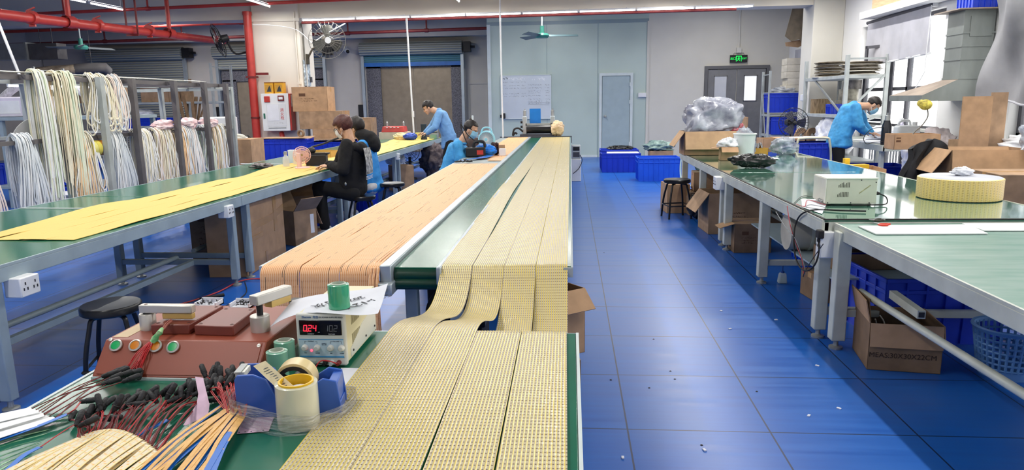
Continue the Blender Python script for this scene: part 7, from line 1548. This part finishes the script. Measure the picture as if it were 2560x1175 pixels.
t = T('dark_bag', 'brown bag hanging behind the masked worker by the blue fan', 'bag', (-1.62, 11.9, .5)); P('bag_cloth', MB().ell((0, 0, .2), (.22, .12, .22)), mat('dark_brown_cloth', (66, 52, 50), .85, var=.15, vs=9), t)
# ---------------------------------------------------------------- people
def basis(f, u):
    f = V(f).normalized(); r = f.cross(V(u)).normalized(); u = r.cross(f).normalized()
    return Matrix((r, f, u)).transposed()          # local x = right, y = forward, z = up
def torso(mb, hip, chest, lat, wh, wc, dep, n=15, extra=()):
    hip, chest = V(hip), V(chest); up = (chest-hip).normalized(); lt = V(lat); lt = (lt-up*lt.dot(up)).normalized(); fw = up.cross(lt)
    R = Matrix((lt, fw, up)).transposed(); L = (chest-hip).length
    for i in range(n):
        t = i/(n-1); w = wh+(wc-wh)*t; d = dep*(1-.12*abs(t-.6)); 
        c = hip.lerp(chest, t)
        mb.ell(c, (w, d, .11), 18, 10, R)
    return up, lt, fw
def hand(mb, w, d, n, th, curl=.5, s=1.0):
    """palm from wrist w along d, back of the hand facing n, thumb on the side th"""
    d, n = V(d).normalized(), V(n); n = (n-d*n.dot(d)).normalized(); x = d.cross(n)
    if x.dot(V(th)) < 0: x = -x
    w = V(w); R = Matrix((x, d, n)).transposed()
    mb.ell(w+d*.048*s, (.04*s, .054*s, .015*s), 12, 8, R); mb.caps(w-d*.03*s, w+d*.02*s, .026*s, .026*s, 10)
    for k, (o, L) in enumerate(((.031, .072), (.0105, .082), (-.0105, .076), (-.031, .058))):
        p = w+d*(.088-.006*abs(k-1))*s+x*o*s; a = curl*(.55+.12*k); dd = d
        for j, f in enumerate((.45, .32, .23)):
            a2 = a*(j+.6); dd = (d*cos(a2)-n*sin(a2)+x*o*1.3).normalized(); q = p+dd*L*f*s; mb.caps(p, q, (.0092-.0008*j)*s, (.0086-.0008*j)*s, 8); p = q
    p = w+d*.022*s+x*.028*s
    for j, (f, a) in enumerate(((.042, .75), (.032, .5), (.026, .3))): dd = (d*cos(a)+x*sin(a)*1.0-n*.35).normalized(); q = p+dd*f*s; mb.caps(p, q, (.013-.002*j)*s, (.0115-.002*j)*s, 8); p = q
def head(mb, c, f, u, s=1.0):
    R = basis(f, u)
    def q(*p): return V(c)+R @ (V(p)*s)
    def e(p, r): mb.ell(q(*p), tuple(k*s for k in r), 16, 11, R)
    e((0, -.014, .03), (.077, .096, .088)); e((0, .02, -.03), (.064, .07, .075)); e((0, .046, -.07), (.044, .042, .04)); e((0, .064, -.098), (.024, .022, .018))
    e((.036, .066, -.03), (.024, .02, .022)); e((-.036, .066, -.03), (.024, .02, .022)); e((0, .074, .022), (.05, .016, .014))
    mb.caps(q(0, .086, .006), q(0, .104, -.03), .008*s, .0135*s, 8); e((0, .085, -.064), (.02, .01, .009))
    for k in (-1, 1): e((k*.077, -.008, -.018), (.011, .021, .033)); e((k*.071, .0, -.03), (.012, .016, .02))
    return R, q
def face(par, q, R, s=1.0):
    for k in (-1, 1):
        P('eye', MB().ell(q(k*.031, .081, -.002), (.012*s, .006*s, .006*s), 12, 8, R), m_eye, par)
        P('eyebrow', MB().tube([q(k*.014, .088, .02), q(k*.032, .087, .025), q(k*.05, .076, .02)], .0042*s, 6), m_hairb, par)
    P('lips', MB().ell(q(0, .094, -.064), (.019*s, .006*s, .007*s), 12, 8, R), m_lip, par)
def hair(par, q, R, m, s=1.0, low=-.02, front=.055, vol=1.0, seed=0, nape=-.05):
    from mathutils import noise
    mb = MB(); vs = []; fs = []; nu, nv = 36, 20
    for j in range(nv+1):
        t = pi*j/nv
        for i in range(nu):
            a = 2*pi*i/nu; d = V((sin(t)*cos(a), sin(t)*sin(a), -cos(t)))
            k = 1+.08*noise.noise(d*5+V((seed, 0, 0)))+.06*noise.noise(d*13)+.03*noise.noise(d*30)
            p = V((d.x*.086*vol*k, d.y*.104*vol*k-.02, d.z*.094*vol*k+.036))
            lim = nape if p.y < -.03 else (low if p.y < .03 else front)
            if p.z < lim: p = V((p.x*.72, p.y*.72-.004, max(p.z, lim-.012)))
            if p.y > .05 and p.z < front: p.y = .05
            vs.append(q(*p))
    for j in range(nv):
        for i in range(nu): l = (i+1) % nu; fs.append((j*nu+i, j*nu+l, (j+1)*nu+l, (j+1)*nu+i))
    mb._a(vs, fs); return P('hair', mb, m, par, smooth=2)
def mask(par, q, m, s=1.0):
    def fn(u, v):
        a = (u-.5)*2.5; z = .004-.108*v; b = .012*sin(pi*v); r = 1+.1*sin(pi*v)*cos(a)
        return q(.074*sin(a)*r*(1-.28*max(0, v-.55)), .022+(.083+b)*cos(a)-.01*v-(.02*max(0, v-.6)), z+.004*cos(9*v))
    o = P('mask', MB().grid(fn, 18, 12), m, par, solid=.004, smooth=2)
    for k in (-1, 1): P('ear_loop', MB().tube([q(k*.072, .045, -.008), q(k*.081, .0, .012), q(k*.084, -.02, -.01)], .0022, 5).tube([q(k*.066, .045, -.085), q(k*.078, .0, -.06), q(k*.084, -.02, -.01)], .0022, 5), m_maskw, o)
def person(label, loc, hip, chest, lat, hc, hf, hu, arms, legs, coat_m, hair_m, tro_m, coat_hem=None, wh=.165, wc=.18, dep=.115, hand_n=(0, 0, 1), sleeve=.058, hs=1.0, mk=None, hr={}, shoes=None, fold=.02, curl=.5):
    """arms = [(shoulder, elbow, wrist, finger direction, thumb side)], legs = [(hip, knee, ankle, toe)]; all in room coordinates"""
    t = T('person', label, 'person', loc); o = V(loc)
    def Z(p): return V(p)-o
    b = MB(); torso(b, Z(hip), Z(chest), lat, wh*.84, wc*.84, dep*.85); nb = Z(chest)+(Z(chest)-Z(hip)).normalized()*.08
    R, q = head(b, Z(hc), hf, hu, hs); b.caps(nb, q(0, -.03, -.055), .062, .056, 12)
    for sh, el, wr, fd, th in arms: b.caps(Z(sh), Z(el), .048, .04, 12); b.caps(Z(el), Z(wr), .04, .027, 12); hand(b, Z(wr), fd, hand_n, th, curl)
    for hp, kn, an, toe in legs: b.caps(Z(hp), Z(kn), .078, .055, 12); b.caps(Z(kn), Z(an), .055, .036, 12); b.caps(Z(an)-V((0, 0, .03)), Z(toe), .036, .032, 10)
    body = P('body', b, m_skin, t, remesh=.0062, smo=3)
    face(t, q, R, hs); hair(t, q, R, hair_m, hs, **hr)
    if mk: mask(t, q, mk, hs)
    c = MB(); up, lt, fw = torso(c, Z(hip), Z(chest), lat, wh, wc, dep)
    for sh, el, wr, fd, th in arms:
        s_, e_, w_ = Z(sh), Z(el), Z(wr); c.caps(Z(chest)+(s_-Z(chest))*.3, s_, .085, .072, 12); c.caps(s_, e_, .072, sleeve+.008, 14); c.caps(e_, e_.lerp(w_, .93), sleeve+.008, sleeve*.8, 14)
    c.caps(nb-up*.05, nb+up*.012, .09, .072, 14)
    if coat_hem:
        hm = Z(coat_hem); ux = (Z(hip)-hm).normalized()
        for k in range(7): c.ell(Z(hip).lerp(hm, k/6)+ux*.05*(k/6), (wh*(1+.06*k/6), dep*(1.02+.1*k/6), .06), 18, 8, Matrix((lt, ux.cross(lt), ux)).transposed())
    coat = P('coat', c, coat_m, t, remesh=.0115, smo=9, disp=(fold, .11))
    tr = MB()
    for hp, kn, an, toe in legs: tr.caps(Z(hp), Z(kn), .1, .078, 14); tr.caps(Z(kn), Z(an), .078, .058, 14)
    tr.caps(Z(legs[0][0]), Z(legs[1][0]), .1, .1, 12); P('trousers', tr, tro_m, t, remesh=.0125, smo=3, disp=(.012, .1))
    for hp, kn, an, toe in legs:
        s2 = MB(); a, tt = Z(an), Z(toe); d = (tt-a); d.z = 0; d.normalize(); z0 = -o.z+.0
        s2.caps(V((a.x, a.y, z0+.045))-d*.03, V((tt.x, tt.y, z0+.035))+d*.03, .044, .034, 14); s2.caps(V((a.x, a.y, z0+.05)), a-V((0, 0, .01)), .045, .045, 12); P('shoe', s2, shoes or m_white, t, remesh=.009, smo=2)
    return t, q, R, nb, up, lt, fw, coat, o

# A: black hooded top, on the first stool, facing the left tables
Ya = 7.95
A_ = person('seated person with reddish hair, black hooded top and white mask at the yellow sheets', (-2.42, Ya, 0),
    tuple(AY(884, 474, Ya)), tuple(AY(879, 384, Ya)), (.25, 1, 0), tuple(AY(857, 318, Ya)), (-.93, .16, -.42), (-.3, 0, 1),
    [(AY(866, 362, Ya-.2), AY(858, 424, Ya-.26), AY(826, 415, Ya-.16), (-1, .1, -.12), (0, .4, .8)), (AY(866, 360, Ya+.2), AY(846, 418, Ya+.26), AY(820, 412, Ya+.12), (-1, -.25, -.15), (0, -.6, .7))],
    [(AY(880, 482, Ya-.1), AY(798, 468, Ya-.13), AY(812, 566, Ya-.13), AY(788, 580, Ya-.13)), (AY(880, 482, Ya+.1), AY(796, 468, Ya+.13), AY(814, 562, Ya+.12), AY(790, 576, Ya+.12))],
    m_hood, m_hairr, m_trous, mk=m_maskw, hr=dict(vol=1.12, low=-.03, front=.04, nape=-.085, seed=3), sleeve=.066, fold=.024, wh=.2, wc=.2, dep=.15)
t, q, R, nb, up, lt, fw, coat, o = A_
hd = MB()
for k in range(9): a = -1.9+3.8*k/8; hd.ell(nb+up*-.01+V((.10*cos(a)+.02, .12*sin(a), .02-.02*abs(sin(a)))), (.055, .055, .05))
hd.ell(nb+V((.12, 0, -.03)), (.07, .11, .08)); P('hood', hd, m_hood, coat, remesh=.012, smo=4, disp=(.012, .08))
pr = MB(); bk = V((.145, 0, 0))
def backp(u, v): return V(chest_a)+V((.155-.02*abs(u-.5)+.012*sin(pi*v)+.02*v, (u-.5)*.27, .05-.3*v))
chest_a = AY(886, 380, Ya-.03)-o
pr.grid(lambda u, v: backp(u, v), 14, 14)
P('back_print', pr, mat('white_graphic', (206, 206, 202), .8, var=.9, vs=24, c2=(60, 62, 70)), coat, smooth=2)
pl = MB(); 
for k in range(3): pl.grid(lambda u, v, k=k: backp(u, 1.06+.05*k+.025*v), 10, 1)
P('back_lettering', pl, m_white, coat)
P('cord_end', MB().ell(V((-2.52, Ya-.24, .62))-o, (.012, .012, .02)), m_steel, coat)
P('glasses', MB().tube([q(.076, .0, .0), q(.072, .07, .0), q(.05, .092, .0)], .003, 6).tube([q(-.076, .0, .0), q(-.072, .07, .0), q(-.05, .092, .0)], .003, 6).tube([q(.032+.024*cos(a), .094, .0+.02*sin(a)) for a in [k*pi/8 for k in range(16)]], .0025, 5, closed=True).tube([q(-.032+.024*cos(a), .094, .0+.02*sin(a)) for a in [k*pi/8 for k in range(16)]], .0025, 5, closed=True), m_black, t)
# B: bright blue smock with a black hood
Yb = 9.15
B_ = person('seated person in a bright blue smock with a black hood hanging down the back', (-2.36, Yb, 0),
    tuple(AY(932, 462, Yb)), tuple(AY(914, 382, Yb)), (.2, 1, 0), tuple(AY(890, 318, Yb+.02)), (-.9, .35, -.3), (-.25, 0, 1),
    [(AY(906, 362, Yb-.18), AY(894, 412, Yb-.22), AY(872, 405, Yb-.15), (-1, .1, -.1), (0, .5, .8)), (AY(906, 362, Yb+.2), AY(894, 410, Yb+.24), AY(870, 402, Yb+.14), (-1, -.1, -.1), (0, -.5, .8))],
    [(AY(928, 470, Yb-.1), AY(862, 470, Yb-.12), AY(874, 540, Yb-.14), AY(852, 550, Yb-.14)), (AY(928, 470, Yb+.1), AY(862, 468, Yb+.14), AY(884, 540, Yb+.12), AY(860, 548, Yb+.12))],
    m_coat3, m_hairb, m_greyp, coat_hem=AY(936, 482, Yb), hr=dict(vol=1.12, low=-.05, front=.04, nape=-.1, seed=5), fold=.03, wh=.19, wc=.19, dep=.135)
t, q, R, nb, up, lt, fw, coat, o = B_
hd = MB()
for u, v, r in ((902, 336, .08), (912, 338, .095), (922, 343, .105), (930, 352, .105), (934, 362, .095), (938, 372, .06), (914, 352, .1), (922, 358, .1)): hd.ell(AY(u, v, Yb-.02)-o, (r, r*1.2, r*.85))
P('hood', hd, m_hood, coat, remesh=.012, smo=12, disp=(.02, .1)); hl = MB()
P('hair_knot', MB().ell(q(0, -.09, .0), (.05, .05, .07)), m_hairb, t)
# C: standing man at the far end
Yc = 13.3
cx = lambda u, v, y=Yc: tuple(AY(u, v, y))
C_ = person('standing person in a washed blue smock bending over the far left table', (cx(1125, 380)[0], Yc, 0),
    cx(1122, 338), cx(1102, 290), (.1, 1, 0), cx(1070, 269), (-.85, -.2, -.55), (-.5, 0, 1),
    [(cx(1098, 285, Yc-.2), cx(1088, 318, Yc-.3), cx(1068, 333, Yc-.25), (-1, 0, -.3), (0, .5, 1)), (cx(1098, 285, Yc+.2), cx(1080, 315, Yc+.3), cx(1062, 331, Yc+.2), (-1, 0, -.2), (0, -.5, 1))],
    [((cx(1126, 345)[0], Yc+k*.1, .74), (cx(1122, 345)[0]-.04, Yc+k*.12, .46), (cx(1118, 345)[0]+.03, Yc+k*.12, .09), (cx(1118, 345)[0]-.12, Yc+k*.12, .04)) for k in (-1, 1)],
    m_coat2, m_hairb, m_trous, coat_hem=cx(1124, 374), hr=dict(vol=1.05, seed=7, front=.04, low=-.02, nape=-.06), shoes=m_rub, wh=.18, wc=.2, dep=.14)
# D: masked worker at the conveyor
Yd = 10.0
dx = lambda u, v, y=Yd: tuple(AY(u, v, y))
sx_ = dx(1130, 400)[0]
D_ = person('seated person in blue smock and pale blue mask working at the conveyor', (sx_, Yd, 0),
    dx(1128, 428), dx(1146, 374), (-.1, -1, 0), dx(1178, 324), (.9, -.22, -.45), (.2, 0, 1),
    [(dx(1144, 362, Yd-.19), dx(1148, 398, Yd-.22), dx(1172, 384, Yd-.05), (1, .1, -.15), (0, .5, .9)), (dx(1146, 356, Yd+.2), dx(1160, 388, Yd+.26), dx(1196, 378, Yd+.12), (1, -.2, -.2), (0, -.4, .9))],
    [((sx_+.02, Yd-.1, .57), (sx_+.36, Yd-.14, .57), (sx_+.28, Yd-.14, .1), (sx_+.46, Yd-.14, .04)), ((sx_+.02, Yd+.1, .57), (sx_+.36, Yd+.14, .57), (sx_+.28, Yd+.14, .1), (sx_+.46, Yd+.14, .04))],
    m_coat, m_hairb, m_trous, coat_hem=dx(1124, 455), mk=m_mask, hr=dict(vol=1.03, low=.0, front=.075, nape=-.05, seed=9), wh=.21, wc=.2, dep=.165, sleeve=.068, fold=.024)
t, q, R, nb, up, lt, fw, coat, o = D_
P('topknot', MB().ell(q(0, -.07, .125), (.02, .022, .018)), m_hairb, t); cl_ = MB()
for k in range(7): a = -1.6+3.2*k/6; cl_.ell(nb+V((.02+.06*cos(a), -.075*sin(a), .012)), (.024, .024, .02))
P('collar', cl_, m_coat, coat, remesh=.01, smo=3)
stool('black stool under the masked worker', sx_-.03, Yd, RD(10), .165, .46)
# E: standing worker at the window bench
Ye = 11.1
ex = lambda u, v, y=Ye: tuple(AY(u, v, y))
hx = ex(2090, 350)[0]
E_ = person('standing person in a creased blue smock and mask bending over the window bench', (hx, Ye, 0),
    ex(2097, 345), ex(2127, 278), (-.1, -1, 0), ex(2183, 264), (.62, -.12, -.85), (.72, 0, .55),
    [(ex(2140, 268, Ye-.2), ex(2145, 312, Ye-.24), ex(2166, 331, Ye-.12), (1, .2, -.25), (0, .6, .8)), (ex(2145, 268, Ye+.18), ex(2158, 312, Ye+.22), ex(2176, 331, Ye+.12), (1, -.1, -.2), (0, -.6, .8))],
    [((hx, Ye-.1, .86), (hx+.02, Ye-.12, .48), (hx-.05, Ye-.12, .09), (hx+.13, Ye-.12, .04)), ((hx, Ye+.1, .86), (hx+.02, Ye+.12, .48), (hx-.05, Ye+.12, .09), (hx+.13, Ye+.12, .04))],
    m_coat, m_hairb, m_trous, coat_hem=ex(2097, 372), mk=m_mask, hr=dict(vol=1.02, low=.01, front=.06, nape=-.03, seed=11), wh=.22, wc=.22, dep=.17, fold=.03, shoes=m_rub, sleeve=.07)
t, q, R, nb, up, lt, fw, coat, o = E_
P('collar', MB().ell(nb+up*.015, (.085, .085, .05)), m_coat, coat, remesh=.01, smo=3)
